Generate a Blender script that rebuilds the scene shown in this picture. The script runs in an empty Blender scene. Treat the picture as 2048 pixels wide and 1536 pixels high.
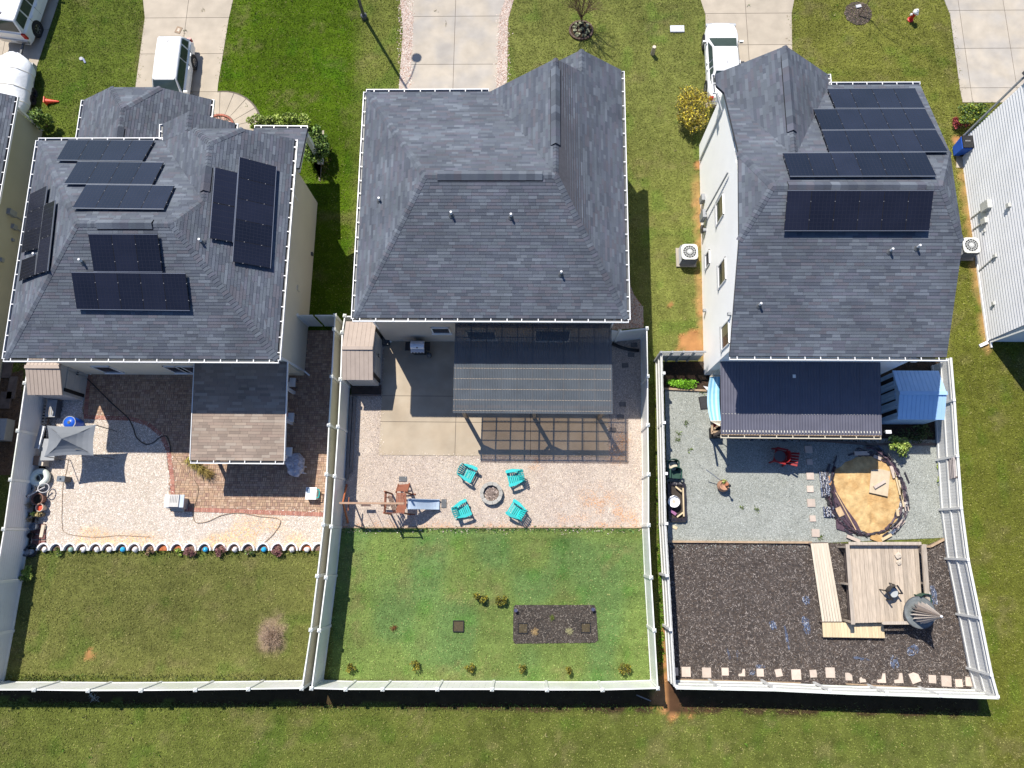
import bpy, math, random
import numpy as np
from mathutils import Vector, Matrix
from mathutils.geometry import tessellate_polygon
random.seed(7); RNG = np.random.default_rng(7)
R = math.radians
SC = bpy.context.scene; COL = SC.collection

# ------------------------------------------------------------------ camera
F = 1420.0; CAMH = 36.0
_d = Vector(((1055-1024)/F, (1080-768)/F, 1.0)).normalized()          # straight down, in lens axes
_v = (637-768)/F
_b = -(_d.x + _d.y*.004)/(_d.y*_v + _d.z)
_e = Vector((1, .004+_v*_b, _b)).normalized()
_n = _d.cross(_e).normalized()
if _n.y > 0: _n = -_n
ROT = Matrix((_e, _n, -_d))                                            # lens axes -> world
cam_d = bpy.data.cameras.new('camera'); cam = bpy.data.objects.new('camera', cam_d); COL.objects.link(cam)
cam_d.sensor_fit = 'HORIZONTAL'; cam_d.sensor_width = 36; cam_d.lens = 36*F/2048; cam_d.clip_end = 1000
_m = (ROT @ Matrix(((1,0,0),(0,-1,0),(0,0,-1)))).to_4x4(); _m.translation = (0,0,CAMH)
cam.matrix_world = _m; SC.camera = cam

# ------------------------------------------------------------------ light
SUN = Vector((.35,-.61,-1)).normalized()
W = bpy.data.worlds.new('World'); SC.world = W; W.use_nodes = True
nt = W.node_tree; bg = nt.nodes['Background']
sky = nt.nodes.new('ShaderNodeTexSky'); sky.sky_type = 'NISHITA'; sky.sun_disc = False
sky.sun_elevation = math.asin(-SUN.z); sky.sun_rotation = math.atan2(-SUN.x, -SUN.y)
tint = nt.nodes.new('ShaderNodeMix'); tint.data_type = 'RGBA'; tint.blend_type = 'MULTIPLY'; tint.inputs[0].default_value = 1; tint.inputs[7].default_value = (.82,.96,1.22,1)
nt.links.new(sky.outputs[0], tint.inputs[6]); nt.links.new(tint.outputs[2], bg.inputs[0]); bg.inputs[1].default_value = .076
sky.ozone_density = 4.0; sky.air_density = 1.2
sd = bpy.data.lights.new('sun', 'SUN'); sd.energy = 4.8; sd.angle = R(.53); sd.color = (1,.945,.86)
sun = bpy.data.objects.new('sun', sd); COL.objects.link(sun); sun.location = (-20,40,60)
sun.rotation_euler = SUN.to_track_quat('-Z','Y').to_euler()
VS = SC.view_settings; VS.view_transform = 'Standard'; VS.look = 'None'; VS.exposure = .47; VS.gamma = 1; VS.use_curve_mapping = False

# ------------------------------------------------------------------ helpers
def P(px, py, z=0.0):
    """point of the place that the photograph shows at px,py, at height z"""
    w = ROT @ Vector(((px-1024)/F, (py-768)/F, 1)); t = (z-CAMH)/w.z
    return Vector((w.x*t, w.y*t, z))
def PP(px, py, p0, n):
    """the same, on the plane through p0 with normal n"""
    w = ROT @ Vector(((px-1024)/F, (py-768)/F, 1)); o = Vector((0,0,CAMH))
    return o + w*((Vector(p0)-o).dot(n)/w.dot(n))
def V(*a): return Vector(a)
_lat = RNG.random((256,256))
def vnoise(x, y, s, o=0):
    x = np.asarray(x, float)/s+o*17.3+1000; y = np.asarray(y, float)/s+o*9.1+1000
    i = np.floor(x).astype(int); j = np.floor(y).astype(int); u = x-i; v = y-j
    u = u*u*(3-2*u); v = v*v*(3-2*v); L = _lat
    a = L[i%256,j%256]; b = L[(i+1)%256,j%256]; c = L[i%256,(j+1)%256]; d = L[(i+1)%256,(j+1)%256]
    return (a*(1-u)+b*u)*(1-v)+(c*(1-u)+d*u)*v
def inpoly(x, y, poly):
    r = np.zeros(len(x), bool); n = len(poly)
    for i in range(n):
        x0,y0 = poly[i][:2]; x1,y1 = poly[(i+1)%n][:2]
        if y0 == y1: continue
        c = ((y0 > y) != (y1 > y)) & (x < (x1-x0)*(y-y0)/(y1-y0)+x0)
        r ^= c
    return r

MATS = {}
def M(name, c, rough=.75, var=.14, sc=6., bump=0., bs=60., metal=0., attr=False, rand=0., spec=.4, c2=None, sc2=1.2, alpha=None, stretch=(1,1,1)):
    if name in MATS: return MATS[name]
    m = bpy.data.materials.new(name); m.use_nodes = True; t = m.node_tree; N = t.nodes; L = t.links
    b = N['Principled BSDF']; b.inputs['Roughness'].default_value = rough; b.inputs['Metallic'].default_value = metal
    b.inputs['Specular IOR Level'].default_value = spec
    tc = N.new('ShaderNodeTexCoord'); mp = N.new('ShaderNodeMapping'); mp.inputs['Scale'].default_value = stretch
    L.new(tc.outputs['Object'], mp.inputs[0])
    def noise(s, d=3):
        n = N.new('ShaderNodeTexNoise'); n.inputs['Scale'].default_value = s; n.inputs['Detail'].default_value = d
        L.new(mp.outputs[0], n.inputs['Vector']); return n
    if attr:
        a = N.new('ShaderNodeAttribute'); a.attribute_name = 'Col'; col = a.outputs['Color']
    else:
        a = N.new('ShaderNodeRGB'); a.outputs[0].default_value = (*c,1); col = a.outputs[0]
    if c2 is not None:
        n2 = noise(sc2, 4); cr = N.new('ShaderNodeMapRange'); cr.inputs[1].default_value = .42; cr.inputs[2].default_value = .62
        L.new(n2.outputs[0], cr.inputs[0]); mx = N.new('ShaderNodeMix'); mx.data_type = 'RGBA'
        L.new(cr.outputs[0], mx.inputs[0]); L.new(col, mx.inputs[6]); mx.inputs[7].default_value = (*c2,1); col = mx.outputs[2]
    n1 = noise(sc, 4); mr = N.new('ShaderNodeMapRange'); mr.inputs[1].default_value = .25; mr.inputs[2].default_value = .75
    mr.inputs[3].default_value = 1-var; mr.inputs[4].default_value = 1+var; L.new(n1.outputs[0], mr.inputs[0]); val = mr.outputs[0]
    if rand:
        oi = N.new('ShaderNodeObjectInfo'); r2 = N.new('ShaderNodeMapRange'); r2.inputs[3].default_value = 1-rand; r2.inputs[4].default_value = 1+rand
        L.new(oi.outputs['Random'], r2.inputs[0]); mu = N.new('ShaderNodeMath'); mu.operation = 'MULTIPLY'
        L.new(val, mu.inputs[0]); L.new(r2.outputs[0], mu.inputs[1]); val = mu.outputs[0]
    vm = N.new('ShaderNodeVectorMath'); vm.operation = 'SCALE'; L.new(col, vm.inputs[0]); L.new(val, vm.inputs['Scale'])
    L.new(vm.outputs[0], b.inputs['Base Color'])
    if bump:
        n3 = noise(bs, 3); bp = N.new('ShaderNodeBump'); bp.inputs['Strength'].default_value = bump; bp.inputs['Distance'].default_value = .03
        L.new(n3.outputs[0], bp.inputs['Height']); L.new(bp.outputs[0], b.inputs['Normal'])
    if alpha is not None:
        tr = N.new('ShaderNodeBsdfTransparent'); tr.inputs[0].default_value = (*alpha[1],1); ms = N.new('ShaderNodeMixShader')
        ms.inputs[0].default_value = alpha[0]; L.new(b.outputs[0], ms.inputs[1]); L.new(tr.outputs[0], ms.inputs[2])
        L.new(ms.outputs[0], N['Material Output'].inputs[0])
    MATS[name] = m; return m

def tag(o, label=None, cat=None, group=None, kind=None):
    if label: o['label'] = label
    if cat: o['category'] = cat
    if group: o['group'] = group
    if kind: o['kind'] = kind
    return o
def thing(name, label, cat, loc=(0,0,0), rz=0., group=None):
    o = bpy.data.objects.new(name, None); COL.objects.link(o); o.empty_display_size = .2
    o.location = loc; o.rotation_euler = (0,0,rz); tag(o, label, cat, group); return o
def rootmat(o):
    while o.parent: o = o.parent
    return Matrix.Translation(o.location) @ o.rotation_euler.to_matrix().to_4x4()
def link(name, me, mat, parent=None, kind=None, label=None):
    o = bpy.data.objects.new(name, me); COL.objects.link(o)
    if mat and not me.materials: me.materials.append(mat)
    if parent: o.parent = parent
    if kind: o['kind'] = kind
    if label: o['label'] = label
    return o
class MB:
    def __init__(s): s.v = []; s.f = []; s.c = []; s.cc = None
    def face(s, pts, c=None):
        k = len(s.v); s.v += [tuple(p) for p in pts]; s.f.append(tuple(range(k, k+len(pts)))); s.c.append(c or s.cc or (1,1,1))
    def raw(s, vs, fs, c=None):
        k = len(s.v); s.v += [tuple(p) for p in vs]
        for f in fs: s.f.append(tuple(i+k for i in f)); s.c.append(c or s.cc or (1,1,1))
        return s
    def hexa(s, p, c=None):      # p: 4 bottom + 4 top
        return s.raw(p, [(3,2,1,0),(4,5,6,7),(0,1,5,4),(1,2,6,5),(2,3,7,6),(3,0,4,7)], c)
    def box(s, c, sz, rz=0., col=None, tap=1.):
        ca, sa = math.cos(rz), math.sin(rz); q = []
        for z, k in ((-.5,1),(.5,tap)):
            for x, y in ((-.5,-.5),(.5,-.5),(.5,.5),(-.5,.5)):
                X, Y = x*sz[0]*k, y*sz[1]*k; q.append((c[0]+X*ca-Y*sa, c[1]+X*sa+Y*ca, c[2]+z*sz[2]))
        return s.hexa(q, col)
    def bar(s, a, b, w, h, up=(0,0,1), col=None):
        a = Vector(a); b = Vector(b); d = (b-a).normalized(); u = Vector(up)
        if abs(d.dot(u)) > .98: u = Vector((0,1,0))
        x = d.cross(u).normalized(); y = x.cross(d).normalized(); q = []
        for p in (a, b):
            q += [p+x*(i*w/2)+y*(j*h/2) for i, j in ((-1,-1),(1,-1),(1,1),(-1,1))]
        return s.hexa(q, col)
    def prism(s, poly, z0, z1, col=None):
        n = len(poly); k = len(s.v)
        s.v += [(p[0],p[1],z0) for p in poly]+[(p[0],p[1],z1) for p in poly]
        s.f.append(tuple(range(k+n-1,k-1,-1))); s.f.append(tuple(range(k+n,k+2*n)))
        for i in range(n): j = (i+1)%n; s.f.append((k+i,k+j,k+n+j,k+n+i))
        s.c += [col or s.cc or (1,1,1)]*(n+2); return s
    def tube(s, path, r, n=8, col=None, cap=True, r1=None):
        path = [Vector(p) for p in path]; m = len(path); rs = [r+(((r1 if r1 is not None else r)-r)*i/(m-1)) for i in range(m)]
        k = len(s.v)
        for i, p in enumerate(path):
            d = (path[min(i+1,m-1)]-path[max(i-1,0)]).normalized(); u = Vector((0,0,1)) if abs(d.z) < .95 else Vector((0,1,0))
            x = d.cross(u).normalized(); y = x.cross(d)
            s.v += [tuple(p+(x*math.cos(2*math.pi*j/n)+y*math.sin(2*math.pi*j/n))*rs[i]) for j in range(n)]
        nf = 0
        for i in range(m-1):
            for j in range(n): a = k+i*n+j; b = k+i*n+(j+1)%n; s.f.append((a,b,b+n,a+n)); nf += 1
        if cap: s.f.append(tuple(range(k+n-1,k-1,-1))); s.f.append(tuple(range(k+(m-1)*n,k+m*n))); nf += 2
        s.c += [col or s.cc or (1,1,1)]*nf; return s
    def lathe(s, c, prof, n=20, axis='z', col=None, closed=False, sx=1., sy=1.):
        c = Vector(c); k = len(s.v); m = len(prof)
        for r, h in prof:
            for j in range(n):
                a = 2*math.pi*j/n; x, y = r*math.cos(a)*sx, r*math.sin(a)*sy
                q = (x,y,h) if axis == 'z' else ((h,x,y) if axis == 'x' else (x,h,y)); s.v.append(tuple(c+Vector(q)))
        nf = 0
        for i in range(m if closed else m-1):
            for j in range(n):
                a = k+i*n+j; b = k+i*n+(j+1)%n; c2 = k+((i+1)%m)*n+(j+1)%n; d2 = k+((i+1)%m)*n+j; s.f.append((a,b,c2,d2)); nf += 1
        if not closed:
            if prof[0][0] > 1e-4: s.f.append(tuple(range(k+n-1,k-1,-1))); nf += 1
            if prof[-1][0] > 1e-4: s.f.append(tuple(range(k+(m-1)*n,k+m*n))); nf += 1
        s.c += [col or s.cc or (1,1,1)]*nf; return s
    def ball(s, c, r, n=10, m=6, col=None, sz=1., jit=0.):
        k = len(s.v)
        s.lathe(c, [(max(r*math.sin(math.pi*i/m),1e-5), -r*sz*math.cos(math.pi*i/m)) for i in range(m+1)], n, col=col)
        if jit:
            c = Vector(c)
            for i in range(k, len(s.v)):
                p = Vector(s.v[i]); s.v[i] = tuple(c+(p-c)*(1+random.uniform(-jit,jit)))
        return s
    def slab(s, q, t, col=None):   # plate: corner points q, thickness t along their normal, outward
        q = [Vector(p) for p in q]; n = (q[1]-q[0]).cross(q[2]-q[0]).normalized(); k = len(q)
        vs = [p for p in q]+[p+n*t for p in q]
        fs = [tuple(range(k-1,-1,-1)), tuple(range(k,2*k))]+[(i,(i+1)%k,k+(i+1)%k,k+i) for i in range(k)]
        return s.raw(vs, fs, col)
    def mesh(s, name, inv=None, attr=False, smooth=False):
        me = bpy.data.meshes.new(name)
        vs = s.v if inv is None else [tuple(inv @ Vector(p)) for p in s.v]
        me.from_pydata(vs, [], s.f)
        if attr:
            cnt = np.array([len(f) for f in s.f]); c = np.repeat(np.array([(*q,1.) for q in s.c]), cnt, axis=0)
            at = me.color_attributes.new('Col', 'FLOAT_COLOR', 'CORNER'); at.data.foreach_set('color', c.ravel())
        if smooth: me.polygons.foreach_set('use_smooth', [True]*len(me.polygons))
        return me
    def build(s, name, mat, parent=None, local=False, attr=False, smooth=False, kind=None, label=None):
        inv = None
        if parent and not local: inv = rootmat(parent).inverted()
        return link(name, s.mesh(name, inv, attr, smooth), mat, parent, kind, label)
def copy_tree(o, parent=None):
    c = o.copy(); COL.objects.link(c); c.parent = parent
    for ch in o.children: copy_tree(ch, c)
    return c
def dup(o, loc, rz=0., label=None, sc=1.):
    c = copy_tree(o); c.location = loc; c.rotation_euler = (0,0,rz); c.scale = (sc,)*3
    if label: c['label'] = label
    return c
def npmesh(name, verts, faces_n, cols, mat, parent=None, kind=None, label=None):
    """verts (N,k,3): N separate k-gons with a colour each"""
    n, k = verts.shape[:2]; me = bpy.data.meshes.new(name)
    me.vertices.add(n*k); me.vertices.foreach_set('co', verts.reshape(-1).astype(np.float32))
    me.loops.add(n*k); me.loops.foreach_set('vertex_index', np.arange(n*k, dtype=np.int32))
    me.polygons.add(n); me.polygons.foreach_set('loop_start', np.arange(0, n*k, k, dtype=np.int32))
    me.update(calc_edges=True)
    at = me.color_attributes.new('Col', 'FLOAT_COLOR', 'CORNER')
    c = np.concatenate([np.repeat(cols, k, axis=0), np.ones((n*k,1))], 1); at.data.foreach_set('color', c.reshape(-1).astype(np.float32))
    return link(name, me, mat, parent, kind, label)
def clip(poly, cp):
    """clip 2-D polygon by convex counter-clockwise polygon cp"""
    out = poly
    for i in range(len(cp)):
        a = cp[i]; b = cp[(i+1)%len(cp)]; ex, ey = b[0]-a[0], b[1]-a[1]; inp = out; out = []
        if not inp: return []
        for j in range(len(inp)):
            p = inp[j]; q = inp[(j+1)%len(inp)]
            dp = ex*(p[1]-a[1])-ey*(p[0]-a[0]); dq = ex*(q[1]-a[1])-ey*(q[0]-a[0])
            if dp >= -1e-9: out.append(p)
            if (dp > 1e-9 and dq < -1e-9) or (dp < -1e-9 and dq > 1e-9):
                t = dp/(dp-dq); out.append((p[0]+(q[0]-p[0])*t, p[1]+(q[1]-p[1])*t))
    return out
def pick(pal, j=.1):
    c = random.choice(pal); k = 1+random.uniform(-j,j); return tuple(max(0,x*k) for x in c)
def plane_frame(pts):
    n = Vector((0,0,0)); c = sum(pts, Vector())/len(pts)
    for i in range(len(pts)): n += (pts[i]-c).cross(pts[(i+1)%len(pts)]-c)
    n.normalize()
    if n.z < 0: n = -n
    e = Vector((0,0,1)).cross(n)
    e = e.normalized() if e.length > 1e-3 else Vector((1,0,0))
    return c, n, e, n.cross(e)
def to2(pts, c, e, u):
    q = [((p-c).dot(e), (p-c).dot(u)) for p in pts]
    a = sum(q[i][0]*q[(i+1)%len(q)][1]-q[(i+1)%len(q)][0]*q[i][1] for i in range(len(q)))
    return q if a > 0 else q[::-1]
def convexify(polys):
    out = []
    for pl in polys:
        pl = [Vector(p) for p in pl]; c, n, e, u = plane_frame(pl); q = to2(pl, c, e, u); k = len(q)
        ok = all((q[(i+1)%k][0]-q[i][0])*(q[(i+2)%k][1]-q[(i+1)%k][1])-(q[(i+1)%k][1]-q[i][1])*(q[(i+2)%k][0]-q[(i+1)%k][0]) > -1e-6 for i in range(k))
        if ok: out.append(pl)
        else: out += [[pl[i] for i in t] for t in tessellate_polygon([[Vector((*a,0)) for a in [((p-c).dot(e),(p-c).dot(u)) for p in pl]]])]
    return out
def laid(mb, polys, ex, lens, pal, lo=.016, hi=.003, jit=.1, butt=True, holes=()):
    """overlapping courses (shingles, lap boards) on planar convex polygons sharing one plane"""
    pts = [Vector(p) for p in polys[0]]; c, n, e, u = plane_frame(pts)
    base = min((Vector(p)-c).dot(u) for pl in polys for p in pl)
    for pl in polys:
        cp = to2([Vector(p) for p in pl], c, e, u)
        t = base; tmax = max(q[1] for q in cp); smin = min(q[0] for q in cp); smax = max(q[0] for q in cp); row = 0
        while t < tmax:
            rs = random.Random(int(t*1000)+row); s = smin-rs.random()*lens[1]
            while s < smax:
                ln = rs.uniform(*lens); col = pick(pal, jit)
                k = clip([(s,t),(s+ln-.006,t),(s+ln-.006,t+ex),(s,t+ex)], cp); s += ln
                if len(k) < 3: continue
                mb.face([c+e*a+u*b+n*(lo+(hi-lo)*(b-t)/ex) for a, b in k], col)
                if butt:
                    low = [a for a, b in k if b < t+1e-4]
                    if len(low) >= 2:
                        a0, a1 = min(low), max(low); p0 = c+e*a0+u*t; p1 = c+e*a1+u*t
                        mb.face([p0-n*.004, p1-n*.004, p1+n*lo, p0+n*lo], col)
            t += ex; row += 1

# ------------------------------------------------------------------ materials
m_conc = M('concrete', (.395,.34,.265), .85, .13, 1.3, .25, 40, c2=(.42,.36,.28), sc2=.5, rand=.04)
m_conc2 = M('concrete_grey', (.415,.365,.295), .85, .13, 1.3, .25, 40, c2=(.36,.33,.29), sc2=.6, rand=.05)
m_patio = M('patio_concrete', (.375,.305,.22), .85, .16, .9, .2, 40, c2=(.40,.335,.25), sc2=.8)
m_joint = M('joint', (.12,.10,.08), .9)
m_vinyl = M('white_vinyl', (.78,.78,.76), .35, .05, 1.5, c2=(.70,.73,.64), sc2=.45)
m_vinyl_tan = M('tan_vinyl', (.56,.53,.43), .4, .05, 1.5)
m_vinyl_old = M('weathered_vinyl', (.62,.66,.58), .5, .07, 2.0, c2=(.70,.72,.68), sc2=.7)
m_picket = M('painted_picket', (.60,.60,.58), .6, .06, 3., rand=.05)
m_white = M('white_paint', (.80,.80,.80), .4, .03, 2.)
m_trim = M('white_trim', (.82,.82,.81), .35, .03, 3.)
m_side_l = M('cream_siding', (.70,.64,.50), .6, .04, 1., attr=False)
m_side_m = M('taupe_siding', (.50,.44,.37), .6, .05, 1.)
m_side_r = M('white_siding', (.93,.93,.91), .4, .03, 1.)
m_side_ll = M('olive_siding', (.46,.43,.32), .6, .05, 1.)
m_side_rr = M('pale_grey_siding', (.74,.74,.75), .5, .06, .8)
m_attr = M('varied', (1,1,1), .85, .16, 5., .3, 45, attr=True)
m_shing = M('shingle_asphalt', (1,1,1), .9, .20, .62, .5, 70, attr=True)
m_deckw = M('roof_deck', (.07,.07,.08), .9)
m_leaf = M('leaf', (1,1,1), .6, .1, 3., attr=True)
m_grass = M('grass_blade', (1,1,1), .75, .12, .9, attr=True, spec=.2)
m_soil = M('soil_ground', (1,1,1), .95, .22, 2.5, .6, 25, attr=True, spec=.1)
m_stone = M('pebble', (1,1,1), .85, .1, 4., attr=True, spec=.25)
m_bark = M('bark', (.13,.09,.065), .9, .25, 12., .4, 40)
m_dark = M('dark_void', (.012,.012,.014), .7)
m_black = M('black_plastic', (.02,.02,.022), .4, .15, 5.)
m_tyre = M('tyre_rubber', (.025,.025,.027), .85, .2, 8.)
m_steel = M('steel', (.55,.56,.57), .3, .08, 4., metal=.9)
m_alu = M('aluminium_frame', (.45,.46,.48), .35, .05, 4., metal=.7)
m_pv = M('solar_glass', (.011,.012,.021), .2, .22, .9, spec=.6, rand=.35)
m_pvf = M('solar_frame', (.02,.02,.025), .4)
m_glass = M('window_glass', (.022,.028,.045), .15, .1, 2., spec=.3)
m_glassb = M('blind_glass', (.20,.17,.10), .35, .1, 2., spec=.2)
m_car = M('white_car_paint', (.82,.82,.82), .22, .015, 2., spec=.5)
m_carglass = M('car_glass', (.035,.055,.06), .05, .2, 2., spec=.7)
m_red = M('red_lamp', (.45,.015,.015), .25, .1)
m_orange = M('orange_plastic', (.75,.085,.04), .4, .06)
m_greyp = M('grey_plastic', (.30,.31,.32), .5, .08)
m_dgrey = M('dark_grey_metal', (.09,.095,.10), .45, .1)
m_tarp = M('white_tarp', (.80,.81,.82), .6, .05, 2., .5, 5)
m_wood = M('weathered_wood', (.40,.34,.275), .8, .22, 3., .3, 40, rand=.13, stretch=(6,.6,1))
m_wood_n = M('new_wood', (.60,.48,.30), .75, .14, 3., .25, 40, rand=.10, stretch=(6,.6,1))
m_wood_w = M('pale_wood', (.58,.50,.39), .75, .12, 3., .25, 40, rand=.07, stretch=(6,.6,1))
m_wood_d = M('dark_timber', (.13,.10,.085), .85, .25, 4., .3, 30)
m_wood_t = M('edging_timber', (.36,.26,.17), .85, .2, 4., .3, 30, rand=.1)
m_redwood = M('stained_redwood', (.24,.082,.042), .7, .2, 5., .2, 30, rand=.12)
m_teal = M('teal_paint', (.018,.43,.42), .5, .16, 7., rand=.16)
m_block = M('concrete_block', (.37,.355,.32), .9, .14, 6., .4, 40, rand=.08)
m_paver = M('stepping_slab', (.52,.43,.36), .85, .1, 5., .3, 40, rand=.12)
m_terra = M('terracotta', (.36,.135,.07), .8, .15, 6.)
m_poly = M('smoked_polycarbonate', (.12,.14,.16), .3, .15, 1.2, spec=.5, alpha=(.38,(.78,.68,.56)))
m_metalroof = M('navy_steel_sheet', (.105,.105,.135), .45, .1, 2., spec=.4)
m_shedroof = M('taupe_shed_roof', (.36,.295,.25), .7, .08, 3.)
m_shedwall = M('grey_shed_wall', (.42,.42,.41), .7, .06, 3.)
m_shedblue = M('pale_shed_sheet', (.36,.56,.78), .4, .05, 2.)
m_canopy = M('grey_canopy_cloth', (.17,.185,.205), .8, .08, 3., .2, 30)
m_blue = M('blue_plastic', (.015,.10,.55), .35, .08)
m_sand = M('sand', (.55,.38,.175), .95, .24, 5., 1., 9, c2=(.44,.27,.11), sc2=1.6)
m_liner = M('black_liner', (.03,.026,.034), .35, .3, 6., .8, 9, spec=.6)
m_film = M('blue_black_film', (.085,.105,.16), .25, .5, 14., .9, 20, spec=.8)
m_bag = M('clear_plastic_bag', (.42,.42,.47), .25, .35, 6., .9, 9, spec=.7)
m_cloth = M('cushion_cloth', (.40,.42,.42), .9, .08)
m_beige = M('beige_cloth', (.52,.45,.36), .85, .1)
m_olive = M('dark_green_paint', (.02,.065,.045), .5, .1)
m_fabric_b = M('blue_hammock_cloth', (.20,.47,.66), .8, .05)
m_rope = M('rope', (.70,.66,.55), .9)
m_redcl = M('red_cloth', (.42,.03,.025), .85, .15)
m_chrome = M('brushed_steel_lid', (.72,.74,.78), .3, .08, 6., metal=.25)
m_hose = M('hose_rubber', (.055,.05,.045), .6)
m_cable = M('tan_cord', (.30,.22,.15), .8)

# ------------------------------------------------------------------ outlines on the ground (x, y)
def poly(*q, z=0): return [P(a,b,z)[:2] for a, b in q]
G_drive_l = poly((272,168),(290,36),(280,-60),(480,-60),(458,36),(436,170),(430,262),(262,262))
G_drive_m = poly((793,200),(822,132),(827,35),(806,-10),(790,-70),(1040,-70),(1014,-12),(998,35),(993,200))
G_drive_r = poly((1411,215),(1411,30),(1398,-10),(1385,-60),(1605,-60),(1590,-10),(1583,27),(1585,160),(1585,215))
G_drive_rr = poly((1925,205),(1920,180),(1900,30),(1886,-5),(1850,-60),(2200,-60),(2200,205))
G_drive_ll = poly((-120,-60),(122,-60),(118,0),(70,145),(60,235),(-120,235))
G_grav_m1 = poly((797,186),(800,150),(806,60),(800,-5),(790,-60),(808,-60),(824,-3),(828,30),(822,132),(815,190))
G_grav_m2 = poly((992,182),(998,30),(1010,-3),(1040,-60),(1056,-60),(1027,0),(1016,40),(1015,100),(1014,165))
G_brick = [(-23.35,8.3),(-11.75,8.3),(-11.75,10.75),(-9.92,10.75),(-9.92,1.05)]+poly((340,1022),(339,960),(333,905),(318,872),(292,850),(262,840),(168,836))
G_grav_l = poly((165,830),(262,835),(300,850),(325,880),(340,920),(343,1020),(650,1020),(640,1100),(60,1095),(78,1000),(95,920),(90,800),(168,800))
G_grav_m = poly((700,790),(760,780),(760,690),(1285,665),(1290,800),(1290,1054),(684,1056),(688,960))
G_patio = [(-7.6,4.15),(4.08,4.15),(4.08,10.18),(-7.6,10.18)]
G_grav_r = poly((1330,780),(1420,782),(1440,870),(1890,880),(1895,1075),(1640,1086),(1336,1083))
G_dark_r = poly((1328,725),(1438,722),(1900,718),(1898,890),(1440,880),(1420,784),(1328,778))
G_mulch_r = poly((1336,1083),(1640,1086),(1855,1090),(1896,1072),(1955,1384),(1640,1370),(1350,1362))
G_bed = poly((1030,1210),(1188,1210),(1192,1216),(1196,1280),(1190,1285),(1030,1287),(1026,1280),(1027,1214))
G_side_m = poly((1224,640),(1232,560),(1258,565),(1268,590),(1286,615),(1287,655),(1224,660))
G_bed_b = poly((-120,1376),(640,1376),(660,1412),(-120,1412))
G_houses = [[(-23.3,8.3),(-11.75,8.3),(-11.75,18),(-23.3,18)], [(-7.5,10.2),(4.05,10.2),(4.05,21),(-7.5,21)], [(9.2,8.45),(18,8.45),(18.3,21),(9.4,21.5)],
            [(-23.3,18),(-17.1,18),(-17.1,22),(-23.3,22)]]
G_deck = poly((1620,1086),(1850,1086),(1860,1250),(1770,1276),(1640,1276))
G_walk_l = [(P(438,258).x+2.45*math.cos(t),P(438,258).y+2.45*math.sin(t)) for t in np.linspace(-.3,2.4,16)]+[tuple(P(430,262)[:2])]
G_llwall = [(-60,-20),(-27.9,-20),(-27.9,23),(-60,23)]
G_rrwall = [(23.8,10.3),(60,10.3),(60,22),(23.8,22)]
G_fs = poly((60,730),(165,730),(168,800),(120,830),(95,920),(78,1000),(60,1095),(44,1130),(48,1000),(62,860))
G_ns = poly((-40,760),(48,740),(40,830),(28,950),(-60,950))
NOGRASS = [G_fs,G_ns,G_drive_l,G_drive_m,G_drive_r,G_drive_rr,G_drive_ll,G_grav_m1,G_grav_m2,G_brick,G_grav_l,G_grav_m,G_patio,G_grav_r,G_dark_r,G_mulch_r,G_bed,G_side_m,G_walk_l,G_llwall,G_rrwall]+G_houses
CLAY = [(1385,688,.75),(1405,620,.30),(1402,450,.22),(1400,330,.25),(1335,1385,.55),(1333,1400,.6),(1331,1330,.35),(1372,1414,.4),(1340,1412,.5),(1338,607,.18),(178,1310,.22),(1915,278,.35),(1945,430,.25),(1968,600,.3),(1960,500,.3),(1330,1260,.28),(1331,1292,.2),(1333,1318,.2),(1335,1350,.25),(1420,1416,.25)]
CLAY = [(*P(a,b)[:2], r) for a, b, r in CLAY]
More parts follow.
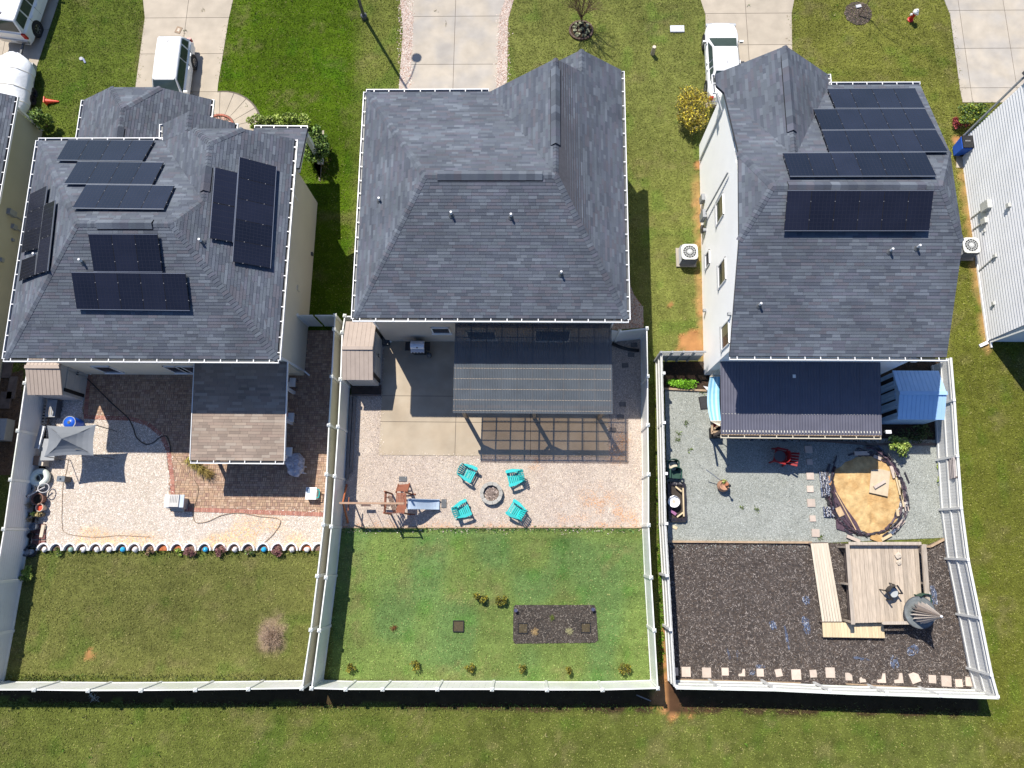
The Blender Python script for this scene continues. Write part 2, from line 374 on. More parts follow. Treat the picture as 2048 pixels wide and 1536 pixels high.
def gcol(x, y):
    """turf colour at x,y, with soil strips darkened to deepen the rear fence shadows"""
    n = len(x); c = np.empty((n,3)); c[:] = (.120,.145,.032)
    def put(m, k): c[m] = k
    put(y < -6.6, (.122,.152,.032))
    put((y > 8) & (x < -23), (.105,.150,.022))
    b1 = P(719,40)[0]; b2 = P(716,180)[0]; bx = b1+(y-P(719,40)[1])*(b2-b1)/(P(716,180)[1]-P(719,40)[1])
    t = np.clip((bx-x)/1.0+.5, 0, 1)[:,None]; m = (y > 8) & (x > -20) & (x < -5)
    sat = np.array((.078,.142,.006)); pale = np.array((.160,.195,.042))
    c[m] = (sat*t+pale*(1-t))[m]
    put((y > 8) & (x > -5) & (x < 14), (.175,.205,.052))
    put((y > 8) & (x >= 12), (.160,.180,.036)); w_ = np.clip((x-20.4)/1.5,0,1)*np.clip((20-y)/6,0,1); c = c*(1-w_[:,None])+np.array((.128,.148,.024))*w_[:,None]
    inl = (y < 2) & (y > -6.6); put(inl & (x < -9.7), (.142,.160,.044)); put(inl & (x > -9.5) & (x < 5.9), (.160,.235,.064))
    tz = np.clip((vnoise(x,y,1.7,3)-.5)*4, 0, 1)[:,None]*.45; mm = inl & (x > -9.5) & (x < 5.9)
    c[mm] = (c*(1-tz)+np.array((.095,.210,.078))*tz)[mm]
    k = .70+.28*vnoise(x*.45,y*1.6,.5,1)+.22*vnoise(x,y,3.1,2)+.14*vnoise(x*1.3,y*.3,1.2,7); c *= k[:,None]*np.array((1.10,1.03,1.0))
    st = (y > 8)|(y < -6.6); c *= (1+.055*np.sign(np.sin((x*.96+y*.28)*2*np.pi/1.15))*st*(vnoise(x,y,4,11) > .42))[:,None]
    cl = np.clip((vnoise(x,y,.75,12)-.70)*6,0,1)[:,None]*.5; c = c*(1-cl)+c*np.array((.62,.95,.55))*cl
    dry = np.clip((vnoise(x,y,1.1,5)-.62)*5, 0, 1)[:,None]*np.clip((vnoise(x,y,.28,6)-.35)*3,0,1)[:,None]*.38
    c = c*(1-dry)+np.array((.24,.20,.09))*dry
    for a, b, r in CLAY:
        d = np.hypot(x-a, y-b)/r+(vnoise(x,y,.3,8)-.5)*.9; w = np.clip((1.15-d)*3, 0, 1)[:,None]; c = c*(1-w)+np.array((.50,.25,.10))*w
    for x0, y0, y1, s in ((9.15,8.8,20,-1),(23.7,9.5,21.5,-1)):
        w = np.clip(1-np.abs(x-x0)/.35-(vnoise(x,y,.4,9)-.45)*1.2, 0, 1)[:,None]*((y > y0) & (y < y1))[:,None]; c = c*(1-w)+np.array((.50,.30,.12))*w
    for x0, x1, y0, y1 in ((-31,-9.8,-7.85,-6.75),(-9.8,6.0,-7.80,-6.6),(6.6,21.2,-7.7,-6.4)):
        m = (x > x0) & (x < x1) & (y > y0+(vnoise(x,y,.5,4)-.5)*.4) & (y < y1); c[m] = c[m]*.12+np.array((.055,.030,.020))  # dark soil strip ending at the fence shadow's edge, coloured to deepen that shadow
    d = np.hypot((x-P(545,1268)[0])/.7, (y-P(545,1268)[1])/1.0)+(vnoise(x,y,.3,4)-.5)*.5; w = np.clip((1.1-d)*2.5,0,1)[:,None]*.85; c = c*(1-w)+np.array((.33,.24,.16))*w
    return c
def clayw(x, y):
    w = np.zeros(len(x))
    for a, b, r in CLAY: w = np.maximum(w, np.clip((1.05-np.hypot(x-a,y-b)/r)*3,0,1))
    for x0, x1, y0, y1 in ((-31,-9.8,-7.7,-6.75),(-9.8,6.0,-7.65,-6.6),(6.6,21.2,-7.55,-6.4)): w = np.maximum(w, ((x > x0) & (x < x1) & (y > y0) & (y < y1))*.93)
    for x0, y0, y1 in ((9.15,8.8,20),(23.7,9.5,21.5)): w = np.maximum(w, ((np.abs(x-x0) < .25) & (y > y0) & (y < y1))*.8)
    return w

# ------------------------------------------------------------------ ground
xs = np.concatenate([[-500,-150,-60],np.arange(-34,30,.25),[45,150,500]]); ys = np.concatenate([[-500,-150,-40],np.arange(-13,36,.25),[60,150,500]])
gx, gy = np.meshgrid(xs, ys, indexing='ij'); gc = gcol(gx.ravel(), gy.ravel())*.72
nx, ny = gx.shape; idx = np.arange(nx*ny).reshape(nx,ny)
fc = np.stack([idx[:-1,:-1],idx[1:,:-1],idx[1:,1:],idx[:-1,1:]],-1).reshape(-1,4)
gm = bpy.data.meshes.new('ground'); gm.vertices.add(nx*ny)
gm.vertices.foreach_set('co', np.stack([gx.ravel(),gy.ravel(),np.zeros(nx*ny)],1).reshape(-1))
gm.loops.add(fc.size); gm.loops.foreach_set('vertex_index', fc.reshape(-1).astype(np.int32)); gm.polygons.add(len(fc)); gm.polygons.foreach_set('loop_start', np.arange(0,fc.size,4,dtype=np.int32)); gm.update(calc_edges=True)
at = gm.color_attributes.new('Col','FLOAT_COLOR','POINT'); at.data.foreach_set('color', np.concatenate([gc,np.ones((nx*ny,1))],1).reshape(-1))
tag(link('ground', gm, m_soil), kind='structure')

def scatter(x0, x1, y0, y1, dens, inc=None, exc=()):
    n = int((x1-x0)*(y1-y0)*dens); x = RNG.uniform(x0,x1,n); y = RNG.uniform(y0,y1,n); k = np.ones(n,bool)
    if inc is not None: k &= inpoly(x,y,inc)
    for e in exc: k &= ~inpoly(x,y,e)
    return x[k], y[k]
def blades(x, y, z0, h, w, cols, lean=.8):
    n = len(x); a = RNG.uniform(0,2*np.pi,n); b = RNG.uniform(0,2*np.pi,n); hh = h*RNG.uniform(.6,1.3,n); ww = w*RNG.uniform(.6,1.3,n); l = hh*lean*RNG.uniform(.5,1.5,n)
    base = np.stack([x,y,np.full(n,z0)],1); s = np.stack([np.cos(a)*ww/2,np.sin(a)*ww/2,np.zeros(n)],1)
    t = base+np.stack([np.cos(b)*l,np.sin(b)*l,hh],1)
    return np.stack([base-s,base+s,t],1), cols
gx1, gy1 = scatter(-31,27,-12,34,360,exc=NOGRASS)
keep = RNG.random(len(gx1)) > clayw(gx1,gy1); gx1 = gx1[keep]; gy1 = gy1[keep]
cg = gcol(gx1,gy1)*RNG.uniform(.68,1.45,(len(gx1),1)); yl = RNG.random(len(gx1)) < .10; cg[yl] = cg[yl]*.4+np.array((.20,.18,.07))
vb, cb = blades(gx1,gy1,0.,.042,.058,cg,1.2)
tag(npmesh('grass', vb, 3, cb, m_grass), 'mown grass of the lawns round the houses and beyond the fences', kind='stuff')
# longer tufts left along fences and edges
tx, ty, tcol = [], [], []
def tuftline(p, q, n, spread, col, hh=.2):
    for _ in range(n):
        t = random.random(); tx.append(p[0]+(q[0]-p[0])*t+random.gauss(0,spread)); ty.append(p[1]+(q[1]-p[1])*t+random.gauss(0,spread)); k = random.uniform(.6,1.4); tcol.append(tuple(c*k for c in col))
for a, b, n, s, c in ((P(0,1355),P(600,1355),700,.10,(.13,.15,.05)),(P(40,1362),P(170,1360),300,.12,(.10,.15,.03)),(P(1318,760),P(1322,1330),1600,.07,(.10,.22,.015)),
    (P(60,1105),P(635,1106),700,.08,(.10,.14,.03)),(P(0,1410),P(660,1412),900,.10,(.12,.15,.035)),(P(660,1413),P(1330,1414),700,.08,(.10,.14,.03)),(P(735,180),P(712,600),500,.12,(.17,.19,.05)),
    (P(690,1058),P(1280,1058),700,.06,(.10,.2,.06)),(P(508,248),P(610,250),200,.15,(.2,.2,.07)),(P(653,300),P(645,360),160,.2,(.25,.21,.09)),(P(1360,1415),P(1980,1425),500,.12,(.14,.13,.04))):
    tuftline(a,b,n,s,c)
for a, b in ((1370,846),(1356,867),(1379,901),(1355,881),(1483,1014),(1404,785),(1512,1020),(1880,945),(1640,1075)): tuftline(P(a,b),P(a+2,b),26,.07,(.14,.20,.04))
for k in range(70): q = (random.uniform(-22,20),random.uniform(19,32) if k%2 else random.uniform(-12,-8.2)); tuftline(q,q,5,.06,(.30,.27,.12) if k%3 else (.09,.2,.02))
vb, cb = blades(np.array(tx),np.array(ty),0.,.13,.06,np.array(tcol),.7)
tag(npmesh('grass_tufts', vb, 3, cb, m_grass), 'long uncut grass growing along the fence lines and lawn edges', kind='stuff')

def sheet(name, pl, z, mat, h=None):
    mb = MB(); mb.prism(pl, -.03 if h is None else z-h, z); return tag(mb.build(name, mat), kind='structure')
def pebbles(name, pl, dens, r, pal, label, z=.0, exc=(), pw=None, colf=None, parent=None):
    xs_ = [p[0] for p in pl]; ys_ = [p[1] for p in pl]; x, y = scatter(min(xs_),max(xs_),min(ys_),max(ys_),dens,pl,exc); n = len(x)
    rr = r*RNG.uniform(.6,1.5,n); a = RNG.uniform(0,2*np.pi,n); el = RNG.uniform(.6,1.1,n); hz = RNG.uniform(.35,.8,n)
    ca, sa = np.cos(a)*rr, np.sin(a)*rr; ring = [np.stack([x+ca,y+sa,z+0*x],1), np.stack([x-sa*el,y+ca*el,z+0*x],1), np.stack([x-ca,y-sa,z+0*x],1), np.stack([x+sa*el,y-ca*el,z+0*x],1)]
    top = np.stack([x+RNG.uniform(-.3,.3,n)*rr, y+RNG.uniform(-.3,.3,n)*rr, z+rr*hz],1)
    tri = np.concatenate([np.stack([ring[i],ring[(i+1)%4],top],1) for i in range(4)])
    pal = np.array(pal); c = pal[RNG.choice(len(pal),n,p=pw)]*RNG.uniform(.8,1.2,(n,1))
    if colf is not None: c = colf(x,y,c)
    return tag(npmesh(name, tri, 3, np.tile(c,(4,1)), m_stone, parent), label, kind='stuff')
def gmat(name, c, c2, s=1.): return M(name, c, .9, .3, 22., .7, 30, c2=c2, sc2=s)
m_gb_l = gmat('white_gravel_bed', (.44,.38,.31), (.48,.42,.36)); m_gb_m = gmat('pink_gravel_bed', (.40,.33,.28), (.46,.39,.33)); m_gb_r = gmat('grey_gravel_bed', (.26,.27,.24), (.30,.31,.28))
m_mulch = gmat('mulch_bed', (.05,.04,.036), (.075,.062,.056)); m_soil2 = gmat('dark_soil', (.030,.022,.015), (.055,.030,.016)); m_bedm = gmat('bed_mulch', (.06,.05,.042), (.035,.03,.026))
sheet('white_gravel_bed', G_grav_l, .020, m_gb_l); sheet('pink_gravel_bed', G_grav_m, .020, m_gb_m); sheet('grey_gravel_bed', G_grav_r, .020, m_gb_r)
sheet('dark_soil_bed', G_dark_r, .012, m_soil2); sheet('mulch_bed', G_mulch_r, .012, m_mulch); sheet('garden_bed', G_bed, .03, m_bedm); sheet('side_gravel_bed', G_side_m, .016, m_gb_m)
sheet('drive_gravel_strip', G_grav_m1, .012, m_gb_m); sheet('drive_gravel_strip', G_grav_m2, .012, m_gb_m)
sheet('fence_side_soil', G_fs, .010, m_soil2)
sheet('neighbour_side_soil', G_ns, .010, M('side_soil', (.085,.055,.035), .95, .3, 6., .5, 20, c2=(.12,.07,.04)))
def stainl(x, y, c):
    w = np.clip((vnoise(x,y,1.3,3)-.42)*4,0,1)*np.clip((P(0,1040)[1]-y+.9)/1.3,0,1); w = w[:,None]*.75; return c*(1-w)+c*np.array((1.25,.85,.42))*w
WHITE = [(.76,.68,.60),(.70,.61,.52),(.60,.50,.41),(.46,.38,.31),(.80,.74,.68)]
pebbles('white_gravel', G_grav_l, 620, .026, WHITE, 'white and cream gravel around the grey canopy', .018, [G_brick], None, stainl)
def stainm(x, y, c):
    w = np.zeros(len(x))
    for a, b, r in ((1195,1010,1.1),(1215,1045,1.0),(1150,1035,.9),(1270,1048,1.0),(1240,1035,1.1),(1235,905,.7),(1245,880,.5),(1070,925,.5)):
        q = P(a,b); w = np.maximum(w, np.clip(1.2-np.hypot(x-q[0],y-q[1])/r,0,1))
    w = np.maximum(w, np.clip((P(900,1036)[1]-y)*2.2,0,1)*.9); w = (w*np.clip((vnoise(x,y,.4,3)-.25)*2.4,0,1))[:,None]*.85
    return c*(1-w)+c*np.array((1.1,.66,.34))*w
PINK = [(.60,.515,.425),(.55,.465,.375),(.67,.585,.50),(.455,.375,.30),(.30,.25,.21),(.56,.455,.355)]
pebbles('pink_gravel', G_grav_m, 640, .024, PINK, 'pinkish grey gravel around the fire pit', .018, [G_patio], None, stainm)
pebbles('side_gravel', G_side_m, 330, .034, [(.34,.26,.22),(.26,.20,.17),(.42,.34,.30),(.40,.20,.13)], 'brown gravel beside the hip roofed middle house', .014)
GREY = [(.31,.33,.30),(.36,.38,.35),(.25,.27,.25),(.46,.48,.45),(.17,.18,.17)]
pebbles('grey_gravel', G_grav_r, 620, .022, GREY, 'grey crushed stone in the yard of the white house', .018)
pebbles('drive_gravel', G_grav_m1, 330, .036, [(.62,.50,.43),(.52,.40,.33),(.42,.27,.20),(.70,.62,.55)], 'pink gravel strip left of the middle driveway', .01)
pebbles('drive_gravel', G_grav_m2, 330, .036, [(.62,.50,.43),(.52,.40,.33),(.42,.27,.20),(.70,.62,.55)], 'pink gravel strip right of the middle driveway', .01)
def chips(name, pl, dens, ln, pal, label, z, exc=()):
    xs_ = [p[0] for p in pl]; ys_ = [p[1] for p in pl]; x, y = scatter(min(xs_),max(xs_),min(ys_),max(ys_),dens,pl,exc); n = len(x)
    a = RNG.uniform(0,2*np.pi,n); l = ln*RNG.uniform(.4,1.4,n); w = ln*.22*RNG.uniform(.5,1.4,n); zz = z+RNG.uniform(0,.035,n); tl = RNG.uniform(-.4,.4,n)*l
    dx, dy = np.cos(a)*l/2, np.sin(a)*l/2; sx, sy = -np.sin(a)*w/2, np.cos(a)*w/2
    q = np.stack([np.stack([x-dx-sx,y-dy-sy,zz-tl/2],1),np.stack([x+dx-sx,y+dy-sy,zz+tl/2],1),np.stack([x+dx+sx,y+dy+sy,zz+tl/2],1),np.stack([x-dx+sx,y-dy+sy,zz-tl/2],1)],1)
    q[:,:,2] = np.maximum(q[:,:,2], z+.002)
    pal = np.array(pal); c = pal[RNG.integers(0,len(pal),n)]*RNG.uniform(.7,1.3,(n,1)); return tag(npmesh(name, q, 4, c, m_stone), label, kind='stuff')
chips('mulch_chips', G_mulch_r, 560, .10, [(.070,.056,.050),(.088,.070,.060),(.052,.045,.042),(.13,.108,.094),(.27,.235,.21),(.105,.078,.06),(.09,.077,.070)], 'dark bark mulch with pale chips around the wooden deck', .014)
chips('bed_mulch', G_bed, 380, .08, [(.06,.05,.042),(.045,.035,.03),(.09,.07,.055),(.22,.19,.16)], 'dark mulch in the rectangular bed on the green lawn', .032)
chips('fallen_leaves', poly((40,720),(168,720),(120,830),(95,920),(70,1095),(40,1140),(48,1000)), 130, .10, [(.10,.045,.025),(.06,.035,.02),(.16,.09,.05),(.20,.15,.10)], 'brown leaf litter along the left vinyl fence', .012)
chips('side_litter', poly((-40,760),(48,740),(40,830),(28,950),(-60,950)), 120, .10, [(.10,.06,.03),(.06,.04,.025),(.16,.11,.07)], 'leaf litter on the bare strip outside the left fence', .012)
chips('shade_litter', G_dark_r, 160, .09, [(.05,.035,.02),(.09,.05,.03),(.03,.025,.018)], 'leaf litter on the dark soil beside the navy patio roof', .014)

# concrete drives: one slab each between sawn joints
def slabs(name, label, bounds, xcuts, ycuts, mat, z=.02):
    base = sheet(name, bounds, z-.012, m_joint); 
    xs2 = [-1e3]+sorted(xcuts)+[1e3]; ys2 = [-1e3]+sorted(ycuts)+[1e3]; a2 = sum(bounds[i][0]*bounds[(i+1)%len(bounds)][1]-bounds[(i+1)%len(bounds)][0]*bounds[i][1] for i in range(len(bounds)))
    bd = [tuple(p) for p in bounds]; bd = bd if a2 > 0 else bd[::-1]; g = .013
    for i in range(len(xs2)-1):
        for j in range(len(ys2)-1):
            cell = [(xs2[i]+g,ys2[j]+g),(xs2[i+1]-g,ys2[j]+g),(xs2[i+1]-g,ys2[j+1]-g),(xs2[i]+g,ys2[j+1]-g)]
            k = clip(bd, cell)
            if len(k) > 2: MB().prism(k, z-.05, z).build('slab', mat, base)
    return base
def Y(px,py): return P(px,py)[1]
def X(px,py): return P(px,py)[0]
slabs('driveway', '', G_drive_l, [X(370,60)], [Y(370,184),Y(370,108),Y(370,36)], m_conc)
slabs('driveway', '', G_drive_m, [X(909,80)], [Y(909,129),Y(909,33)], m_conc2)
slabs('driveway', '', G_drive_r, [X(1494,60)], [Y(1494,90),Y(1494,27)], m_conc)
slabs('driveway', '', G_drive_rr, [X(1930,100),X(2015,60)], [Y(1960,176),Y(1960,97),Y(1960,21)], m_conc2)
slabs('driveway', '', G_drive_ll, [X(8,95)], [Y(20,60)], m_conc)
slabs('patio', '', G_patio, [X(911,870),X(1061,880)], [Y(800,792),Y(1100,846)], m_patio, .045)
# curved walk of the left house
_c = P(438,258); wk = sheet('front_walk', [tuple(p) for p in G_walk_l], .012, m_joint)
ra, rb = .95, 2.35
for k in range(6):
    a0 = R(-6+k*20+.5); a1 = R(-6+(k+1)*20-.5); q = [(_c[0]+ra*math.cos(t)*1.0,_c[1]+ra*math.sin(t)) for t in np.linspace(a0,a1,6)]+[(_c[0]+rb*math.cos(t),_c[1]+rb*math.sin(t)) for t in np.linspace(a1,a0,6)]
    MB().prism(q,-.02,.024).build('slab', m_conc, wk)
mb = MB()
bedring = thing('brick_ring', 'curved red brick edging round pink gravel by the front walk', 'edging', (_c[0],_c[1],0))
for k in range(14):
    t = R(-8+k*9.5); MB().box((_c[0]+.86*math.cos(t),_c[1]+.86*math.sin(t),.05),(.10,.13,.1),t).build('brick', M('red_brick',(.36,.13,.09),.85,.15,rand=.2), bedring)
pebbles('ring_gravel', [(_c[0]+.8*math.cos(t),_c[1]+.8*math.sin(t)) for t in np.linspace(-.2,2.4,12)]+[(_c[0],_c[1])], 260, .045, [(.62,.40,.32),(.70,.52,.44),(.46,.25,.18)], 'pink gravel inside the brick ring', .01)
sheet('front_porch_floor', [P(603,262)[:2],(P(640,330)[0]+.1,P(640,262)[1]),(P(640,330)[0]+.1,P(637,362)[1]),(-11.75,P(637,362)[1]),(-11.75,P(603,262)[1])], .06, m_conc)
sheet('equipment_pad', poly((1912,283),(1945,283),(1945,336),(1912,336)), .05, m_conc)

# brick paving of the left yard
bp = sheet('brick_patio', [tuple(p) for p in G_brick], .020, m_joint)
mb = MB(); BR = [(.41,.275,.18),(.38,.25,.165),(.43,.30,.205),(.34,.215,.145),(.41,.285,.205),(.315,.20,.145)]
y = .95; row = 0
gpoly = [tuple(p) for p in G_brick]
while y < 10.7:
    hh = random.choice((.12,.12,.2)); x = -23.4+random.random()*.2
    while x < -9.9:
        ln = random.choice((.12,.2,.2,.24)); cx, cy = x+ln/2, y+hh/2
        if inpoly(np.array([cx]),np.array([cy]),gpoly)[0]:
            for px_, py_, wx, wy in ([(cx,cy,ln,hh)] if (hh < .15 or ln < .15) else ([(cx,cy-hh/4,ln,hh/2),(cx,cy+hh/4,ln,hh/2)] if random.random() < .5 else [(cx-ln/4,cy,ln/2,hh),(cx+ln/4,cy,ln/2,hh)])):
                z = .036+random.uniform(-.003,.003); w2, h2 = wx/2-.007, wy/2-.007
                q = [(px_-w2,py_-h2),(px_+w2,py_-h2),(px_+w2,py_+h2),(px_-w2,py_+h2)]; c = pick(BR,.13)
                mb.face([(a,b,z) for a,b in q], c)
                for i in range(4): a, b = q[i], q[(i+1)%4]; mb.face([(*a,.018),(*b,.018),(*b,z),(*a,z)], c)
        x += ln
    y += hh
mb.build('brick_paver', m_attr, bp, attr=True, kind='stuff')
edge = [(-9.97,1.02)]+poly((343,1022),(341,960),(334,905),(320,873),(294,852),(262,842),(168,838))+[(-23.3,8.2)]
mb = MB()
for i in range(len(edge)-1):
    a = V(*edge[i][:2],0); b = V(*edge[i+1][:2],0); L_ = (b-a).length; d = (b-a)/L_; k = max(1,int(L_/.115)); ang = math.atan2(d.y,d.x); nrm = V(-d.y,d.x,0)
    for j in range(k):
        c = a+d*((j+.5)*L_/k); mb.box((c.x-nrm.x*.11,c.y-nrm.y*.11,.022),(L_/k-.016,.21,.045+random.uniform(-.003,.003)),ang,pick([(.36,.16,.115),(.40,.19,.14),(.31,.13,.10)],.12))
mb.build('border_brick', m_attr, bp, attr=True, kind='stuff')

# ------------------------------------------------------------------ houses
SHK = 1.09
SH = [(.085,.097,.115),(.074,.085,.102),(.099,.113,.130),(.089,.094,.114),(.067,.077,.094),(.114,.130,.147),(.091,.106,.120),(.082,.093,.107),(.092,.093,.107)]
SH = [(a*SHK,b*SHK,c*SHK*1.04) for a,b,c in SH]; SHR = SH
def roof(house, planes, mat_under=m_deckw, pal=SH, caps=(), th=.16, ex=.14, lens=(.2,.7)):
    mb = MB(); sh = MB()
    for pls in planes:
        pls = convexify(pls)
        for pl in pls:
            pl = [Vector(p) for p in pl]; c, n, e, u = plane_frame(pl); q = to2(pl, c, e, u); top = [c+e*a+u*b-n*.004 for a, b in q]; k = len(top)
            mb.raw(top+[p-V(0,0,th) for p in top], [tuple(range(k)), tuple(range(2*k-1,k-1,-1))]+[(i+k,(i+1)%k+k,(i+1)%k,i) for i in range(k)])
        laid(sh, pls, ex, lens, pal)
    r = mb.build('roof', mat_under, house)
    sh.build('shingles', m_shing, r, attr=True, kind='stuff')
    cp = MB()
    for a, b, n1, n2 in caps:
        a, b = Vector(a), Vector(b); L_ = (b-a).length; d = (b-a)/L_; k = max(1,int(L_/.16)); n1 = Vector(n1).normalized(); n2 = Vector(n2).normalized(); up = (n1+n2).normalized()
        w1 = d.cross(n1); w1 = w1 if w1.dot(n2) < 0 else -w1; w2 = d.cross(n2); w2 = w2 if w2.dot(n1) < 0 else -w2
        w1.normalize(); w2.normalize()
        for j in range(k):
            p = a+d*(j*L_/k); q = a+d*((j+1.25)*L_/k); col = pick(pal,.1); l0, l1 = .035, .018
            lo = p if p.z < q.z else q
            h0 = l0; h1 = l1
            m0 = p+up*h0; m1 = q+up*h1
            for w in (w1,w2):
                s = [m0, m1, m1+w*.16-up*.006, m0+w*.16-up*.006]
                if (s[1]-s[0]).cross(s[2]-s[0]).z < 0: s = s[::-1]
                cp.face(s, col)
    if cp.v: cp.build('ridge_caps', m_shing, r, attr=True, kind='stuff')
    return r
def nrm(*pts): return plane_frame([Vector(p) for p in pts])[1]
def ridge_vent(r, a, b, n1, n2, w=.22, h=.05):
    a, b = Vector(a), Vector(b); d = (b-a).normalized(); mb = MB(); n1 = Vector(n1).normalized(); n2 = Vector(n2).normalized(); L_ = (b-a).length; k = max(1,round(L_/.36))
    up = (n1+n2).normalized(); w1 = d.cross(n1).normalized(); w1 = w1 if w1.dot(n2) < 0 else -w1; w2 = d.cross(n2).normalized(); w2 = w2 if w2.dot(n1) < 0 else -w2
    for j in range(k):
        p = a+d*(L_*j/k); q = a+d*(L_*(j+1)/k+.02*(j<k-1)); c = pick(SH,.12); ls = h+.06+.006*(j%2)
        for wv, nn in ((w1,n1),(w2,n2)):
            s = [p+up*ls, q+up*ls, q+wv*w+nn*h, p+wv*w+nn*h]
            if (s[1]-s[0]).cross(s[2]-s[0]).z < 0: s = s[::-1]
            mb.face(s, c)
            s2 = [p+wv*w+nn*h, q+wv*w+nn*h, q+wv*w, p+wv*w]; mb.face(s2, (.01,.01,.012))
            s3 = [p+wv*(w-.02)+nn*.022, q+wv*(w-.02)+nn*.022, q+wv*(w+.045)+nn*.022, p+wv*(w+.045)+nn*.022]; mb.face(s3 if (s3[1]-s3[0]).cross(s3[2]-s3[0]).z > 0 else s3[::-1], (.012,.012,.015))
    for p in (a,b): mb.face([p+w1*w, p+w1*w+n1*h, p+up*(h+.06), p+w2*w+n2*h, p+w2*w], (.015,.015,.018))
    return mb.build('ridge_vent', m_shing, r, attr=True)
def gutter(house, path, out, straps=True, mat=m_trim):
    """K-style trough along an eave; out = outward horizontal direction for each leg"""
    for i in range(len(path)-1):
        a, b = Vector(path[i]), Vector(path[i+1]); o = Vector(out[i]).normalized(); d = (b-a).normalized(); mb = MB(); L_ = (b-a).length
        mb.bar(a+o*.115-V(0,0,.05), b+o*.115-V(0,0,.05), .034, .12); mb.bar(a+o*.06-V(0,0,.118), b+o*.06-V(0,0,.118), .10, .015)
        for p, s in ((a,1),(b,-1)): mb.bar(p+d*s*.012-V(0,0,.05), p+d*s*.012+o*.125-V(0,0,.05), .02, .1)
        g = mb.build('gutter', mat, house); MB().bar(a+o*.05-V(0,0,.095), b+o*.05-V(0,0,.095), .095, .02).build('trough', m_dgrey, g)
        if straps:
            st = MB(); k = max(1,round(L_/.72))
            for j in range(k): p = a+d*(L_*(j+.5+random.uniform(-.06,.06))/k); st.bar(p-o*.02+V(0,0,.014), p+o*.12+V(0,0,.014), .036, .012)
            st.build('gutter_straps', mat, g, kind='stuff')
def siding(house, walls, mat, ex=.17, name='wall', lap=.02):
    """walls: planar polygons (x,y,z) seen from outside counter-clockwise"""
    mb = MB()
    for w in walls:
        w = [Vector(p) for p in w]; n = (w[1]-w[0]).cross(w[-1]-w[0]).normalized(); e = (w[1]-w[0]); e.z = 0; e.normalize(); u = V(0,0,1); c = w[0]
        q = [((p-c).dot(e),(p-c).dot(u)) for p in w]; zm = max(b for a, b in q); t = min(b for a, b in q)
        mb.face([p-n*.02 for p in w])
        while t < zm:
            k = clip([(-99,t),(99,t),(99,t+ex),(-99,t+ex)], q)
            if len(k) >= 3:
                mb.face([c+e*a+u*b+n*(lap-(lap-.002)*(b-t)/ex) for a, b in k])
                low = [a for a, b in k if b < t+1e-4]
                if len(low) >= 2: a0, a1 = min(low), max(low); mb.face([c+e*a0+u*t-n*.004, c+e*a1+u*t-n*.004, c+e*a1+u*t+n*lap, c+e*a0+u*t+n*lap])
            t += ex
    return mb.build(name, mat, house)
def window(house, c, wdir, n, w, h, glass=m_glass, sash='h', frame=m_trim, sill=None):
    c = Vector(c); d = Vector(wdir).normalized(); n = Vector(n).normalized(); u = V(0,0,1); mb = MB(); t = .055
    for s in (-1,1):
        mb.bar(c+d*s*(w/2-t/2)-u*h/2+n*.02, c+d*s*(w/2-t/2)+u*h/2+n*.02, t, .09, up=n)
        mb.bar(c-d*(w/2)+u*s*(h/2-t/2)+n*.021, c+d*(w/2)+u*s*(h/2-t/2)+n*.021, .088, t)
    if sash == 'h': mb.bar(c-d*(w/2-t)+n*.012, c+d*(w/2-t)+n*.012, .05, .05)
    else: mb.bar(c-u*(h/2-t)+n*.012, c+u*(h/2-t)+n*.012, .05, .05, up=n)
    o = mb.build('window', frame, house); w2, h2 = w/2-t, h/2-t
    for s in (-1,1):
        q = [c+d*a+u*b+n*.03 for a, b in (((-w2,s*h2/2-h2/2),(w2,s*h2/2-h2/2),(w2,s*h2/2+h2/2),(-w2,s*h2/2+h2/2)) if sash == 'h' else ((s*w2/2-w2/2,-h2),(s*w2/2+w2/2,-h2),(s*w2/2+w2/2,h2),(s*w2/2-w2/2,h2)))]
        if (q[1]-q[0]).cross(q[2]-q[0]).dot(n) < 0: q = q[::-1]
        MB().slab(q,.012).build('pane', glass if s > 0 or glass is m_glass else m_glass, o)
    MB().bar(c-d*(w/2+.05)-u*(h/2+.02)+n*.05, c+d*(w/2+.05)-u*(h/2+.02)+n*.05, .12, .05).build('sill', sill or frame, o)
    return o
def downspout(house, top, bot, off, mat=m_trim):
    t, b, o = Vector(top), Vector(bot), Vector(off)
    mb = MB(); mb.bar(t, t-V(0,0,.25)+o, .075, .075, up=(1,0,0)); mb.bar(t-V(0,0,.22)+o, b+V(0,0,.12)+o, .08, .08, up=(1,0,0)); mb.bar(b+V(0,0,.14)+o, b+V(0,0,.06)+o*1.0+V(o.y,-abs(o.x)-.25,0)*.9, .08, .08)
    return mb.build('downspout', mat, house)
def vent_pipe(house, p, n=(0,0,1), h=.32, r=.05):
    mb = MB(); p = Vector(p); mb.tube([p-V(0,0,.1), p+V(0,0,h)], r, 10)
    o = mb.build('vent_pipe', M('pvc_white',(.7,.7,.7),.4,.05), house, smooth=False)
    f = MB(); f.lathe(p-V(0,0,.05), [(r*3,.03),(r*1.7,.10),(r*1.05,.16)], 10); f.build('flashing', m_dgrey, o)
    return o

E_ = 5.6
